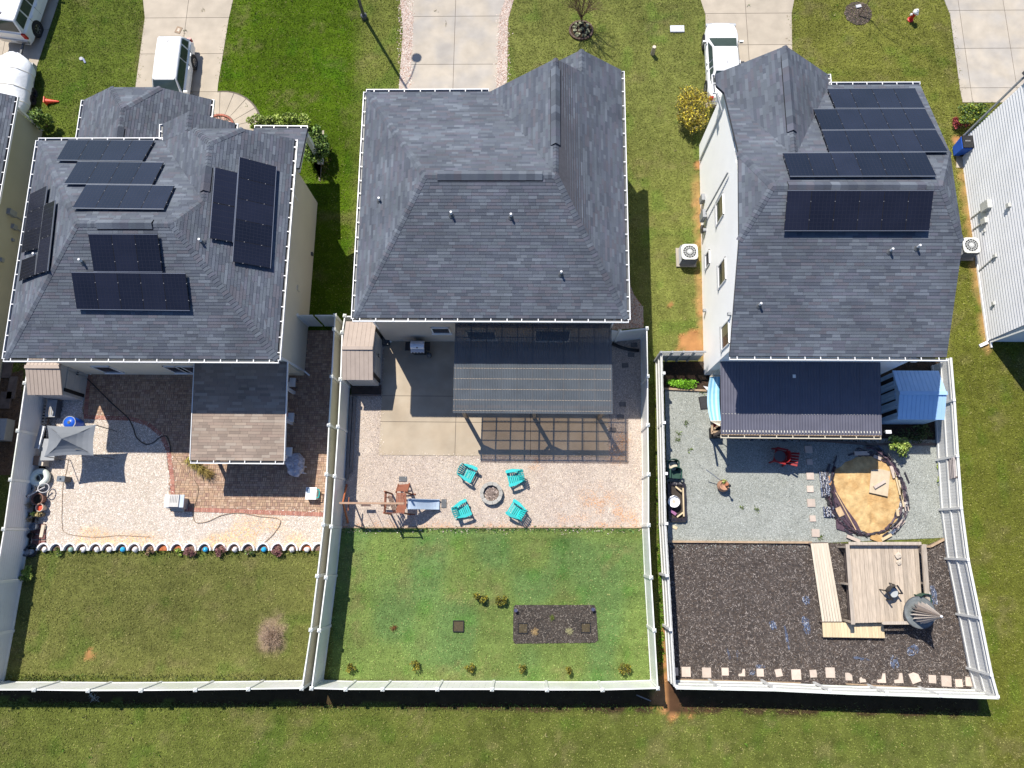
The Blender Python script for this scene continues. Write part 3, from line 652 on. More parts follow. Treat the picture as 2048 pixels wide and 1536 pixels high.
# --- middle house
hm = thing('house', 'grey shingled house in the middle without solar panels, facing the turquoise chairs', 'house', (-1.7,15.4,0), group=None)
R1, R2 = (-4.55,15.38,8.0), (1.12,15.38,8.0); rn, rw, re_, rf = nrm((-7.85,9.69,E_),(4.37,9.69,E_),R2), nrm((-7.85,21.1,E_),(-7.85,9.69,E_),R1), nrm((4.37,9.69,E_),(4.37,20,E_),R2), nrm((-7.85,21.1,E_),R1,R2)
gw = nrm(R2,(1.14,21.1,8),(-1.95,21.1,E_))
rm = roof(hm, [[[(-7.85,9.69,E_),(4.37,9.69,E_),R2,R1]], [[(-7.9,21.1,E_),(-7.85,9.69,E_),R1]],
  [[(4.37,9.69,E_),(4.39,22.26,E_),(2.37,22.26,7.07),(2.37,21.1,7.07)],[(4.37,9.69,E_),(2.37,21.1,7.07),(1.13,21.1,8.0),R2]],
  [[(-7.9,21.1,E_),R1,R2,(-1.95,21.1,E_)]], [[R2,(1.13,21.1,8.0),(-1.95,21.1,E_)]], [[(2.37,21.12,7.07),(2.37,22.26,7.07),(.45,22.26,E_),(.45,21.12,E_)]]],
  caps=[((-7.85,9.69,E_),R1,rn,rw),((4.37,9.69,E_),R2,rn,re_),((-7.9,21.1,E_),R1,rf,rw),(R1,R2,rn,rf),(R2,(1.13,21.1,8.0),re_,gw),((2.37,21.15,7.07),(2.37,22.26,7.07),re_,gw)])
def RX(px, py, q): return (P(px,py,q[2]).x, q[1], q[2])
def RY(px, py, q): return (q[0], P(px,py,q[2]).y, q[2])
ridge_vent(rm, RX(875,347,R1), RX(1085,347,R1), rn, rf); ridge_vent(rm, RY(1112,288,R2), RY(1113,136,R2), re_, gw)
gutter(hm, [(-7.93,9.64,E_),(4.45,9.64,E_)], [(0,-1,0)]); gutter(hm, [(-7.87,9.64,E_),(-7.95,21.12,E_)], [(-1,0,0)]); gutter(hm, [(4.40,9.64,E_),(4.42,22.2,E_)], [(1,0,0)]); gutter(hm, [(-7.95,21.13,E_),(-2,21.13,E_)], [(0,1,0)])
siding(hm, [[(-7.5,10.18,0),(4.05,10.18,0),(4.05,10.18,5.5),(-7.5,10.18,5.5)],[(-7.5,20.7,0),(-7.5,10.18,0),(-7.5,10.18,5.5),(-7.5,20.7,5.5)],[(4.05,10.18,0),(4.05,21.9,0),(4.05,21.9,5.5),(4.05,10.18,5.5)],
  [(4.05,20.7,0),(-7.5,20.7,0),(-7.5,20.7,5.5),(4.05,20.7,5.5)],[(4.05,21.9,0),(.7,21.9,0),(.7,21.9,5.5),(2.37,21.9,6.8),(4.05,21.9,5.5)],[(.7,21.9,0),(.7,20.7,0),(.7,20.7,5.5),(.7,21.9,5.5)],[(2.6,20.72,5.4),(-1.2,20.72,5.4),(1.13,20.72,7.8)]], m_side_m)
for a, b, z0, z1 in ((829,864,4.3,5.35),(868,905,4.3,5.35)): 
    xa, xb = P(a,638,5)[0], P(b,638,5)[0]; window(hm, ((xa+xb)/2,10.16,4.65), (1,0,0), (0,-1,0), xb-xa, 1.3)
window(hm, ((PP(865,660,(0,10.16,0),(0,1,0))[0]+PP(899,660,(0,10.16,0),(0,1,0))[0])/2,10.16,PP(882,660,(0,10.16,0),(0,1,0))[2]), (1,0,0), (0,-1,0), .92, .92)
window(hm, (1.2,10.16,1.35), (1,0,0), (0,-1,0), 1.8, 1.9, sash='v'); window(hm, (-2.4,10.16,1.35), (1,0,0), (0,-1,0), 1.5, 1.5)
downspout(hm, (-7.4,9.75,5.45), (-7.5,10.05,0), (0,.28,0)); downspout(hm, (3.98,9.75,5.45), (4.0,10.05,0), (0,.28,0))
for q, pl, n in (((760,402),(-7.85,9.69,E_),rw),((903,430),(-7.85,9.69,E_),rn),((1022,434),(-7.85,9.69,E_),rn),((1122,548),(-7.85,9.69,E_),rn)): vent_pipe(hm, PP(*q,pl,n))
MB().box((4.12,15.6,.6),(.12,.35,.5)).build('utility_box', m_greyp, hm)

# --- left house with panels
hl = thing('house', 'grey shingled house on the left with clipped gables and many solar panels', 'house', (-17.4,13,0))
A, B, FR, FL = (-23.5,7.74,E_), (-11.2,7.74,E_), (-11.25,18.6,E_), (-23.65,18.5,E_)
L1, L2, W1, W2 = (-19.53,13.1,8), (-15.37,13.1,8), (-14.4,14.45,7.44), (-14.4,17.3,7.44)
J1, J2 = (-15.55,18.4,6.78), (-13.28,18.4,6.80)
ln, lw, le, lf = nrm(A,B,L2), nrm(FL,A,L1), nrm(B,FR,W1), nrm(FL,L1,L2); ww = nrm(W1,W2,(-17.6,18.5,E_)); jn = nrm(W2,J1,J2)
rl = roof(hl, [[[A,B,L2,L1]], [[FL,A,L1]], [[B,FR,J2,W2],[B,W2,W1,L2]], [[FL,L1,L2,W1],[FL,W1,(-17.6,18.5,E_)]],
  [[W1,W2,J1,(-15.97,18.4,6.54)],[W1,(-15.97,18.4,6.54),(-17.6,18.5,E_)],[(-15.97,18.4,6.54),(-15.97,19.47,6.54),(-17.7,19.47,5.55),(-17.6,18.45,E_)]], [[W2,J1,J2]],
  [[(-15.97,18.42,6.54),(-14.22,18.42,5.55),(-14.22,19.47,5.55),(-15.97,19.47,6.54)]]],
  caps=[(A,L1,ln,lw),(B,L2,ln,le),(FL,L1,lf,lw),(L1,L2,ln,lf),(L2,W1,lf,le),(W1,W2,le,ww),(W2,J1,ww,jn),(W2,J2,le,jn),((-15.97,18.5,6.54),(-15.97,19.45,6.54),ww,le)])
ridge_vent(rl, RX(194,447,L1), RX(305,447,L1), ln, lf); ridge_vent(rl, RY(408,382,W1), RY(411,333,W1), le, ww)
gutter(hl, [(-23.58,7.69,E_),(-11.12,7.69,E_)], [(0,-1,0)]); gutter(hl, [(-23.52,7.69,E_),(-23.68,18.55,E_)], [(-1,0,0)]); gutter(hl, [(-11.17,7.69,E_),(-11.22,18.55,E_)], [(1,0,0)])
gutter(hl, [(-23.7,18.55,E_),(-17.62,18.55,E_)], [(0,1,0)]); gutter(hl, [(-17.68,18.6,E_),(-17.75,19.4,E_)], [(-1,0,0)]); gutter(hl, [(-14.2,18.9,5.55),(-14.2,19.45,5.55)], [(1,0,0)])
siding(hl, [[(-23.3,8.3,0),(-11.75,8.3,0),(-11.75,8.3,5.5),(-23.3,8.3,5.5)],[(-11.75,8.3,0),(-11.75,18.1,0),(-11.75,18.1,5.5),(-11.75,8.3,5.5)],[(-23.3,18.1,0),(-23.3,8.3,0),(-23.3,8.3,5.5),(-23.3,18.1,5.5)],
  [(-11.75,18.1,0),(-23.3,18.1,0),(-23.3,18.1,5.5),(-11.75,18.1,5.5)],[(-12.2,18.12,5.4),(-16.6,18.12,5.4),(-15.5,18.12,6.6),(-13.3,18.12,6.6)],[(-14.5,19.2,3),(-17.4,19.2,3),(-17.4,19.2,5.5),(-15.97,19.2,6.35),(-14.5,19.2,5.5)],[(-17.4,19.2,3),(-17.4,18.1,3),(-17.4,18.1,5.4),(-17.4,19.2,5.4)],[(-14.5,18.1,3),(-14.5,19.2,3),(-14.5,19.2,5.4),(-14.5,18.1,5.4)]], m_side_l)
for a in (215,356):
    q = PP(a,738,(0,8.28,0),(0,1,0)); window(hl, (q[0],8.28,q[2]), (1,0,0), (0,-1,0), .95, 1.35)
window(hl, (PP(380,738,(0,8.28,0),(0,1,0))[0],8.28,PP(380,738,(0,8.28,0),(0,1,0))[2]), (1,0,0), (0,-1,0), .95, 1.35)
downspout(hl, (-11.6,7.85,5.45), (-11.72,8.2,0), (0,.3,0)); downspout(hl, (-11.35,16.6,5.45), (-11.65,16.8,0), (-.3,0,0)); downspout(hl, (-23.1,7.85,5.45), (-23.3,8.2,0), (0,.3,0))
for q, pl, n in (((166,524),A,ln),((404,484),B,le),((75,512),A,lw)): vent_pipe(hl, PP(*q,pl,n))
MB().box((*PP(596,577,(-11.72,0,0),(1,0,0))[0:2],PP(596,577,(-11.72,0,0),(1,0,0))[2]),(.12,.25,.3)).build('wall_vent', m_side_l, hl)
q = PP(623,508,(-11.72,0,0),(1,0,0)); MB().box(q,(.16,.16,.18)).build('outdoor_tap', m_dgrey, hl)
# garage wing
g0, g1 = (-20.2,18.2,5.0), (-20.2,20.65,5.0); gj1, gj2 = (-21.45,22.35,4.26), (-18.9,22.35,4.26)
ge, gwn, gjn = nrm((-16.8,18.2,3),(-16.8,22.5,3),g0), nrm((-23.6,22.5,3),(-23.6,18.2,3),g0), nrm(g1,gj1,gj2)
rg = roof(hl, [[[(-16.78,18.2,3),(-16.8,22.5,3),gj2,g1],[(-16.78,18.2,3),g1,g0]], [[(-23.62,22.5,3),(-23.6,18.2,3),g0],[(-23.62,22.5,3),g0,g1,gj1]], [[g1,gj1,gj2]]], caps=[(g0,g1,ge,gwn),(g1,gj1,gwn,gjn),(g1,gj2,ge,gjn)])
gutter(hl, [(-16.76,18.3,3),(-16.78,22.5,3)], [(1,0,0)]); gutter(hl, [(-23.62,18.3,3),(-23.64,22.5,3)], [(-1,0,0)])
ridge_vent(rg, (-20.2,18.7,5.0), (-20.2,19.6,5.0), ge, gwn)
siding(hl, [[(-17.1,18.1,0),(-17.1,22.1,0),(-17.1,22.1,2.9),(-17.1,18.1,2.9)],[(-23.3,22.1,0),(-23.3,18.1,0),(-23.3,18.1,2.9),(-23.3,22.1,2.9)],[(-17.1,22.1,0),(-23.3,22.1,0),(-23.3,22.1,2.9),(-21.4,22.1,4.1),(-18.9,22.1,4.1),(-17.1,22.1,2.9)]], m_side_l)
# porch roof
pr = [(-14.4,18.15,3.7),(-14.4,P(600,257,2.9)[1],2.95),(P(615,257,2.95)[0],P(615,257,2.95)[1],2.95),(P(600,340,3.6)[0]-.0,18.15,3.7)]
pr[3] = (pr[2][0],18.15,3.7); rp = roof(hl, [[pr]], th=.14); gutter(hl, [(-14.4,pr[1][1]+.03,2.95),(pr[2][0],pr[2][1]+.03,2.95)], [(0,1,0)])
px_ = pr[2][0]-.12; pb = P(637,325)
mb = MB(); mb.bar((px_,18.1,3.45),(px_,pr[2][1],2.78),.14,.24); mb.build('rake_board', m_white, hl)
mb = MB(); mb.box((px_,pr[2][1]-.25,1.4),(.22,.22,2.75)); mb.box((px_,pr[2][1]-.25,.15),(.32,.32,.25)); mb.build('porch_post', m_white, hl)

# --- white house on the right
hr = thing('house', 'white sided house on the right with navy metal patio roof and solar panels', 'house', (13.7,14.7,0))
q_ = .403; RL, RR = (10.25,14.7,8.3), (17.3,14.7,8.3); JLr, JLf, JRr, JRf = (8.97,12.6,7.454), (9.18,16.8,7.454), (18.4,12.6,7.454), (18.35,16.8,7.454)
BL, BR_, FRr, VL = (8.84,8.0,E_), (18.23,8.0,E_), (18.57,21.4,E_), (9.22,21.4,E_); VV = (11.57,16.437,7.6); GP = (11.57,22.0,7.6)
nr_, nf_, hlp, hrp = nrm(BL,BR_,RR), nrm(RL,RR,FRr), nrm(JLr,JLf,RL), nrm(JRr,JRf,RR); gwr, ger = nrm(VV,GP,(8.89,22,E_)), nrm(VV,GP,(14.25,22,E_))
rr_ = roof(hr, [[[BL,BR_,JRr,RR,RL,JLr]], [[RL,RR,JRf,FRr,(14.25,21.4,E_),VV],[RL,VV,(9.22,21.35,E_+.02),JLf]], [[JLr,JLf,RL]], [[JRr,JRf,RR]], [[VV,GP,(8.89,22.02,E_),(8.93,21.4,E_)]], [[VV,(14.25,21.4,E_),(14.25,21.98,E_),GP]]], pal=SHR,
  caps=[(JLr,RL,nr_,hlp),(JLf,RL,nf_,hlp),(JRr,RR,nr_,hrp),(JRf,RR,nf_,hrp),(RL,RR,nr_,nf_),(VV,GP,gwr,ger)])
ridge_vent(rr_, RX(1576,370,RL), RX(1850,370,RL), nr_, nf_); ridge_vent(rr_, RY(1580,262,VV), RY(1571,107,VV), gwr, ger)
gutter(hr, [(8.82,7.95,E_),(18.25,7.95,E_)], [(0,-1,0)]); gutter(hr, [(14.28,21.43,E_),(18.6,21.43,E_)], [(0,1,0)]); gutter(hr, [(14.28,21.4,E_),(14.28,22,E_)], [(1,0,0)]); gutter(hr, [(8.88,21.0,E_),(8.86,22,E_)], [(-1,0,0)])
def xl(y): return 9.10+(y-8.45)*.0265
siding(hr, [[(xl(8.45),8.45,0),(17.95,8.45,0),(17.95,8.45,5.5),(xl(8.45),8.45,5.5)],[(xl(21.6),21.6,0),(xl(8.45),8.45,0),(xl(8.45),8.45,5.6),(xl(12.6),12.6,7.25),(xl(16.8),16.8,7.25),(xl(20.6),20.6,5.7),(xl(21.6),21.6,5.45)],
  [(17.95,8.45,0),(18.2,21,0),(18.2,21,5.6),(18.1,16.8,7.25),(18.05,12.6,7.25),(17.95,8.45,5.6)],[(18.2,21,0),(xl(21.6),21,0),(xl(21.6),21,5.45),(18.2,21,5.45)],[(13.95,21.6,0),(xl(21.6),21.6,0),(xl(21.6),21.6,5.45),(11.57,21.6,7.4),(13.95,21.6,5.45)]], m_side_r)
for x0,y0,x1,y1,k in ((1433,392,1449,446,1),(1438,521,1453,571,1),(1445,642,1459,700,1),(1412,502,1421,536,0)):
    cy = (y0+y1)/2; cx = (x0+x1)/2; wl = xl(13); c = PP(cx,cy,(wl,13,0),(1,-.0265,0)); window(hr, c, (.0265,1,0), (-1,.0265,0), 1.15 if k else .8, 1.25 if k else .8, glass=m_glassb if k else m_glass, sash='v' if y0 > 640 else 'h', sill=m_greyp)
downspout(hr, (9.25,8.05,5.45), (9.2,8.35,2.7), (0,.28,0)); downspout(hr, (17.5,8.05,5.45), (17.7,8.35,0), (0,.28,0))
q = PP(1416,196,(xl(21),21,0),(1,0,0)); mb = MB(); mb.bar((9.0,21.2,5.3),(9.35,20.6,4.8),.08,.1); mb.bar((9.36,20.6,4.8),(9.36,20.55,.2),.08,.08,up=(1,0,0)); mb.build('downspout', m_trim, hr)
for p in ((1779,503),(1833,496),(1518,611)): vent_pipe(hr, PP(*p,BL,nr_))
wx = (-1,.0265,0)
q = PP(1407,398,(9.3,18,0),(1,-.0265,0)); MB().box((q[0]-.08,q[1],q[2]),(.16,.35,.55)).build('electric_meter', m_greyp, hr)
q = PP(1410,432,(9.2,17,0),(1,-.0265,0)); MB().box((q[0]-.10,q[1],q[2]),(.2,.42,.7)).build('meter_box', m_greyp, hr)
q0 = PP(1458,345,(9.3,18,0),(1,-.0265,0)); q1 = PP(1414,424,(9.2,17,0),(1,-.0265,0)); mb = MB(); mb.bar(q0+V(-.05,0,0), q1+V(-.05,0,0), .06, .06); mb.build('conduit', m_greyp, hr)
for p in ((1461,628),(1411,621),(1411,460)):
    q = PP(*p,(9.2,14,0),(1,-.0265,0)); MB().box((q[0]-.06,q[1],q[2]),(.14,.14,.16)).build('wall_vent', m_greyp, hr)
q = PP(1404,468,(9.2,14,0),(1,-.0265,0)); mb = MB(); 
for i in range(3): mb.lathe((q[0]-.08-.05*i,q[1],.9), [(.20,-.02),(.23,0),(.20,.02),(.17,0)], 14, axis='x', closed=True)
mb.build('hose_reel', m_hose, hr)
q = PP(1697,730,(14,8.45,0),(0,1,0)); MB().box((PP(1747,757,(0,8.4,0),(0,1,0))[0],8.36,3.6),(.25,.14,.25)).build('flood_light', m_white, hr)

# --- far left house and far right house
h4 = thing('house', 'olive sided house cut off by the left edge of the picture', 'house', (-31,12,0))
siding(h4, [[(-27.9,-4,0),(-27.9,16.9,0),(-27.9,16.9,5.6),(-27.9,-4,5.6)],[(-27.9,16.9,0),(-27.9,22.5,0),(-27.9,22.5,2.7),(-27.9,16.9,2.7)],[(-27.9,22.5,0),(-40,22.5,0),(-40,22.5,2.7),(-27.9,22.5,2.7)],[(-27.9,16.9,2.6),(-40,16.9,2.6),(-40,16.9,5.6),(-27.9,16.9,5.6)],[(-40,-4,0),(-27.9,-4,0),(-27.9,-4,5.6),(-40,-4,5.6)]], m_side_ll)
roof(h4, [[[(-27.55,16.9,2.75),(-27.55,22.9,2.75),(-33,22.9,5.5),(-33,16.9,5.5)]], [[(-40,22.9,2.75),(-40,16.9,2.75),(-33,16.9,5.5),(-33,22.9,5.5)]]]); roof(h4, [[[(-28.2,-4,5.75),(-28.2,17.2,5.75),(-34,17.2,8.2),(-34,-4,8.2)]], [[(-40,17.2,5.75),(-40,-4,5.75),(-34,-4,8.2),(-34,17.2,8.2)]]])
gutter(h4, [(-27.53,16.7,2.75),(-27.53,22.9,2.75)], [(1,0,0)])
mb = MB(); mb.bar((-27.8,22.6,2.6),(-27.84,22.55,.1),.10,.12,up=(1,0,0)); mb.build('downspout', m_trim, h4)
for (a,b), nm, s in (((20,426),'electric_meter',(.2,.32,.5)),((26,454),'cable_box',(.15,.25,.3)),((24,480),'wall_tap',(.12,.14,.14)),((2,520),'wall_vent',(.12,.2,.2))):
    q = PP(a,b,(-27.88,0,0),(1,0,0)); mb = MB(); mb.box((q[0]+s[0]/2,q[1],max(q[2],.5)),s)
    if s[2] > .25: mb.bar((q[0]+.05,q[1],max(q[2],.5)),(q[0]+.05,q[1]-.02,.05),.05,.05,up=(1,0,0))
    mb.build(nm, m_greyp, h4)
h5 = thing('house', 'pale grey sided house cut off by the right edge of the picture', 'house', (30,16,0))
siding(h5, [[(23.8,21.75,0),(23.8,10.35,0),(23.8,10.35,5.6),(23.8,16,8.2),(23.8,21.75,5.6)],[(23.8,10.35,0),(40,10.35,0),(40,10.35,5.6),(23.8,10.35,5.6)],[(40,21.75,0),(23.8,21.75,0),(23.8,21.75,5.6),(40,21.75,5.6)]], m_side_rr, .19, lap=.045)
roof(h5, [[[(23.62,9.9,5.5),(40,9.9,5.5),(40,16.05,8.4),(23.62,16.05,8.4)]], [[(40,22.2,5.5),(23.62,22.2,5.5),(23.62,16.05,8.4),(40,16.05,8.4)]]]); gutter(h5, [(23.6,9.86,5.5),(40,9.86,5.5)], [(0,-1,0)])
downspout(h5, (23.9,22.1,5.4), (23.9,21.95,0), (-.18,-.1,0), m_greyp); downspout(h5, (24,10,5.4), (23.9,10.2,0), (-.05,.05,0))
mb = MB(); mb.bar((23.72,10.25,.08),(23.3,10.05,.05),.16,.1); mb.build('splash_block', m_trim, h5)
mb = MB(); mb.bar((23.74,10.3,.06),(23.74,15.3,.06),.05,.12); mb.build('base_trim', m_trim, h5)
for (a,b), nm, s in (((1977,412),'electric_meter',(.25,.45,.6)),((1972,442),'cable_box',(.18,.3,.35)),((2021,411),'dryer_vent',(.18,.2,.2)),((1993,512),'line_cover',(.14,.16,.2)),((1990,607),'outdoor_tap',(.14,.16,.16)),((1971,462),'wall_tap',(.1,.12,.12))):
    q = PP(a,b,(23.8,0,0),(1,0,0)); mb = MB(); mb.box((q[0]-s[0]/2,q[1],q[2]),s)
    if nm in ('electric_meter','cable_box','line_cover'): mb.bar((q[0]-.05,q[1],q[2]),(q[0]-.05,q[1]-(.25 if nm=='line_cover' else .0),.1),.05,.05,up=(1,0,0))
    mb.build(nm, M('meter_grey',(.5,.5,.47),.5,.06), h5)

# ------------------------------------------------------------------ solar arrays
def array(label, rows, p0, n, off=.17):
    n = Vector(n).normalized(); o = Vector(p0)+n*off
    r0 = [PP(*q,o,n) for q in rows[0][0]]; t = thing('solar_array', label, 'solar panels', sum(r0,Vector())/4, group='solar arrays on the roofs'); rail = MB(); cl = MB()
    for q, k in rows:
        a, b, c, d = [PP(*w,o,n) for w in q]           # TL TR BL BR
        for j in range(k):
            s0, s1 = j/k, (j+1)/k; A_ = a.lerp(b,s0); B_ = a.lerp(b,s1); C_ = c.lerp(d,s0); D_ = c.lerp(d,s1); m = (A_+B_+C_+D_)/4
            sh = lambda p, g: p+(m-p).normalized()*g
            qq = [sh(C_,.012),sh(D_,.012),sh(B_,.012),sh(A_,.012)]
            if (qq[1]-qq[0]).cross(qq[2]-qq[0]).dot(n) < 0: qq = qq[::-1]
            fr = MB().slab([p-n*.04 for p in qq],.04).build('solar_panel', m_pvf, t)
            iq = [p+(m-p)*.022 for p in qq]; MB().slab(iq,.003).build('cell_sheet', m_pv, fr); cq = MB(); up_ = n*.0036
            for g in range(1,6): cq.face([p+up_ for p in (iq[0].lerp(iq[1],g/6-.006),iq[0].lerp(iq[1],g/6+.006),iq[3].lerp(iq[2],g/6+.006),iq[3].lerp(iq[2],g/6-.006))])
            for g in range(1,10): cq.face([p+up_ for p in (iq[0].lerp(iq[3],g/10-.003),iq[1].lerp(iq[2],g/10-.003),iq[1].lerp(iq[2],g/10+.003),iq[0].lerp(iq[3],g/10+.003))])
            cq.build('cell_lines', M('cell_line',(.020,.021,.032),.35,.1), fr)
            for f in (.27,.73):
                cl.box(A_.lerp(C_,f)+n*.006,(.03,.03,.012))
                if j == k-1: cl.box(B_.lerp(D_,f)+n*.006,(.03,.03,.012))
        for f in (.25,.75): rail.bar(a.lerp(c,f)-n*.075, b.lerp(d,f)-n*.075, .04, .05, up=n)
        for e0, e1 in ((c,d),(a,b)): rail.bar(e0-n*.02, e1-n*.02, .020, .045, up=n)
        for f in (.25,.75):
            for g in np.linspace(.05,.95,max(2,k)): p = a.lerp(c,f).lerp(b.lerp(d,f),float(g)); rail.bar(p-n*.10, p-n*off, .04, .04, up=(0,1,0))
    rail.build('mounting_rails', m_alu, t); cl.build('clamps', M('clamp_grey',(.16,.16,.17),.6,.1), t, kind='stuff')
array('twelve solar panels in three stepped rows on the front slope of the left house', [(((136,279.5),(309,280.5),(112.5,320),(285,322)),4),(((155,323),(327.5,324.5),(128,367),(304.5,369)),4),(((172,369),(349,371),(144,416),(327.5,418)),4)], L1, lf)
array('eight solar panels on the rear slope of the left house, three above five', [(((176,468),(315,468.5),(187,543),(324.5,544)),3),(((142,544.5),(371,547),(153,618.5),(379.5,621)),5)], A, ln)
array('solar panels by the left eave with a gap round a vent pipe', [(((59.6,388),(42,505),(94,371),(76.5,496)),3),(((43.5,520),(37.5,562),(73,509),(69.5,549)),1),(((88,410),(70,549),(110,400),(94.5,541.5)),2)], A, lw)
array('seven solar panels in two columns on the right slope of the left house', [(((430,334),(419,476.5),(475.7,345),(465.5,484.5)),2),(((479,313.6),(465,523),(553,333),(541,536.5)),5)], B, le)
array('twenty solar panels in four stepped rows on the front slope of the white house', [(((1655,177.5),(1830,176),(1671,216),(1850,216)),4),(((1626.5,218),(1850,217),(1643.5,259.5),(1872,258)),5),(((1643.5,261),(1872,259.5),(1658.5,304),(1896,303)),5),(((1565.5,306),(1850.5,304.5),(1580,352.5),(1873.5,352)),6)], RL, nf_)
array('single row of six solar panels below the ridge of the white house', [(((1575,381),(1868,381),(1568,461.5),(1858.5,461.5)),6)], BL, nr_, .22)

# ------------------------------------------------------------------ fences
_cache = {}
def unit(key, fn):
    if key not in _cache: _cache[key] = fn()
    return _cache[key]
def place(name, me, mat, parent, loc, rz=0., sc=(1,1,1), kind=None, label=None):
    o = link(name, me, mat, parent, kind, label); m = rootmat(parent).inverted() @ Matrix.Translation(loc) @ Matrix.Rotation(rz,4,'Z') @ Matrix.Diagonal((*sc,1))
    o.matrix_local = m; return o
def post_mesh():
    return MB().box((0,0,.93),(.125,.125,1.86)).mesh('fence_post')
def cap_mesh():
    mb = MB(); mb.box((0,0,1.875),(.17,.17,.035)); mb.box((0,0,1.93),(.16,.16,.075),tap=.12); return mb.mesh('post_cap')
def vinyl(label, pts, mat=m_vinyl, pmat=None, boards='v', posts=None, h=1.83):
    pts = [Vector((p[0],p[1],0)) for p in pts]; t = thing('vinyl_fence', label, 'fence', pts[len(pts)//2], group='vinyl fences round the back yards'); pmat = pmat or mat
    for i, p in enumerate(pts):
        d = (pts[min(i+1,len(pts)-1)]-pts[max(i-1,0)]); a = math.atan2(d.y,d.x)
        if posts is None or posts[i]:
            po = place('post', unit('post',post_mesh), mat, t, p, a); c = link('cap', unit('cap',cap_mesh), mat, po)
    for i in range(len(pts)-1):
        a, b = pts[i], pts[i+1]; d = (b-a); L_ = d.length; d /= L_; n = V(-d.y,d.x,0); mb = MB(); g = .07
        if boards == 'v':
            k = max(2,round((L_-2*g)/.29)); w = (L_-2*g)/k
            for j in range(k): mb.bar(a+d*(g+j*w+.004)+V(0,0,h/2), a+d*(g+(j+1)*w-.004)+V(0,0,h/2), .022, h-.22)
        else:
            for j in range(11): z = .1+j*.15; mb.bar(a+d*g+V(0,0,z+.073), b-d*g+V(0,0,z+.073), .025, .144)
        mb.bar(a+d*g+V(0,0,h/2), b-d*g+V(0,0,h/2), .008, h-.2)
        mb.build('panel', pmat, t)
        for z, hh in ((h-.05,.10),(.07,.12)): MB().bar(a+d*.06+V(0,0,z), b-d*.06+V(0,0,z), .055, hh).build('rail', mat, t)
    return t
def C(*q): return [P(a,b,1.9) for a, b in q]
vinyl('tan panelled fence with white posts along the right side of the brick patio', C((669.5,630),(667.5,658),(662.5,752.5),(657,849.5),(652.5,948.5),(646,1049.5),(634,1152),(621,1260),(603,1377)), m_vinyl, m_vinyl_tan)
vinyl('white fence along the left side of the middle yard beside the swing set', C((689,631),(683.7,664),(680.5,758),(675.5,853),(669,952),(662,1053),(651.5,1155),(638,1261),(622.5,1377)))
vinyl('white rear fence of the middle yard behind the row of young shrubs', C((622.5,1377),(691,1379),(765,1379),(874.5,1379),(984,1379),(1094,1380),(1205,1380),(1316,1377)), m_vinyl)
vinyl('white fence on the right side of the middle yard, past the gravel', C((1294,656),(1295.5,752),(1296,849.6),(1297.5,948.5),(1297.5,1050),(1302.5,1155),(1309,1261),(1316,1377)))
vinyl('short white fence from the middle house to its right boundary', C((1221,660),(1240,662),(1294,656)), posts=[0,1,0])
vinyl('short white gate panel between the left house and the double fence', [(-11.75,11.0),(-10.9,11.0),(-9.82,11.0)], posts=[1,0,0])
vinyl('short white fence piece behind the taupe shed', [(-9.3,10.95),(-7.5,10.95)], posts=[0,1])
vinyl('white rear fence of the left yard in front of the mown strip', C((-260,1380),(-150,1380),(-42,1380),(67,1380),(175,1381.5),(281,1381),(390,1380),(496,1378.5),(603,1377)), m_vinyl)
vinyl('white fence with shade-toned grey panels down the left edge of the left yard', C((66,650),(48.4,765.6),(34.7,861),(20,959),(6,1057.8),(-12,1165),(-31,1272),(-52,1380)), m_vinyl, M('shaded_vinyl',(.66,.68,.68),.45,.04,1.5), boards='h')  # white vinyl; its panels carry a greyer tone standing in for shade

def picket_mesh():
    mb = MB(); mb.hexa([(-.0725,-.009,.03),(.0725,-.009,.03),(.0725,.009,.03),(-.0725,.009,.03),(-.0725,-.009,1.80),(.0725,-.009,1.80),(.0725,.009,1.80),(-.0725,.009,1.80)]); return mb.mesh('picket')
def pickets(label, pts, side, posts, h=1.8, rails=(.25,.95,1.62), mat=m_picket, capmat=m_trim, cap=True):
    pts = [Vector((p[0],p[1],0)) for p in pts]; t = thing('picket_fence', label, 'fence', pts[len(pts)//2], group='grey picket fences round the right yard')
    for i in range(len(pts)-1):
        a, b = pts[i], pts[i+1]; d = b-a; L_ = d.length; d /= L_; n = V(-d.y,d.x,0)*side; k = round(L_/.15); ang = math.atan2(d.y,d.x)
        for j in range(k): place('picket', unit('picket',picket_mesh), mat, t, a+d*((j+.5)*L_/k), ang, (L_/k/.15,1,1+.006*(j*7%5-2)))
        for z in rails: MB().bar(a+n*.04+V(0,0,z), b+n*.04+V(0,0,z), .045, .09).build('rail', mat, t)
        if cap: MB().bar(a+V(0,0,h+.025)+n*.02, b+V(0,0,h+.025)+n*.02, .11, .03).build('cap_rail', mat, t)
    for p in posts:
        p = Vector((p[0],p[1],0)); po = place('post', unit('ppost',lambda: MB().box((0,0,.93),(.1,.1,1.86)).mesh('post')), mat, t, p, 0)
        link('cap', unit('pcap',lambda: MB().box((0,0,1.87),(.13,.13,.03)).mesh('cap')), capmat, po)
    return t
def rowp(a, b, ts, off): a = Vector(a); b = Vector(b); return [a+(b-a)*t+Vector(off) for t in ts]
fl = [P(1325,706,1.85),P(1333,1050,1.85),P(1352,1375,1.85)]
pickets('grey picket fence on the left side of the crushed stone yard', fl, -1, [P(*q,1.87) for q in ((1328,746),(1328.7,845),(1332.6,947),(1333.4,1047),(1334,1151),(1341,1259),(1353,1373))], cap=False)
fr = [P(*q,1.85) for q in ((1903,715),(1910,800),(1917,912),(1924.5,1016),(1938,1119),(1962,1236),(1985,1350),(1998,1397))]
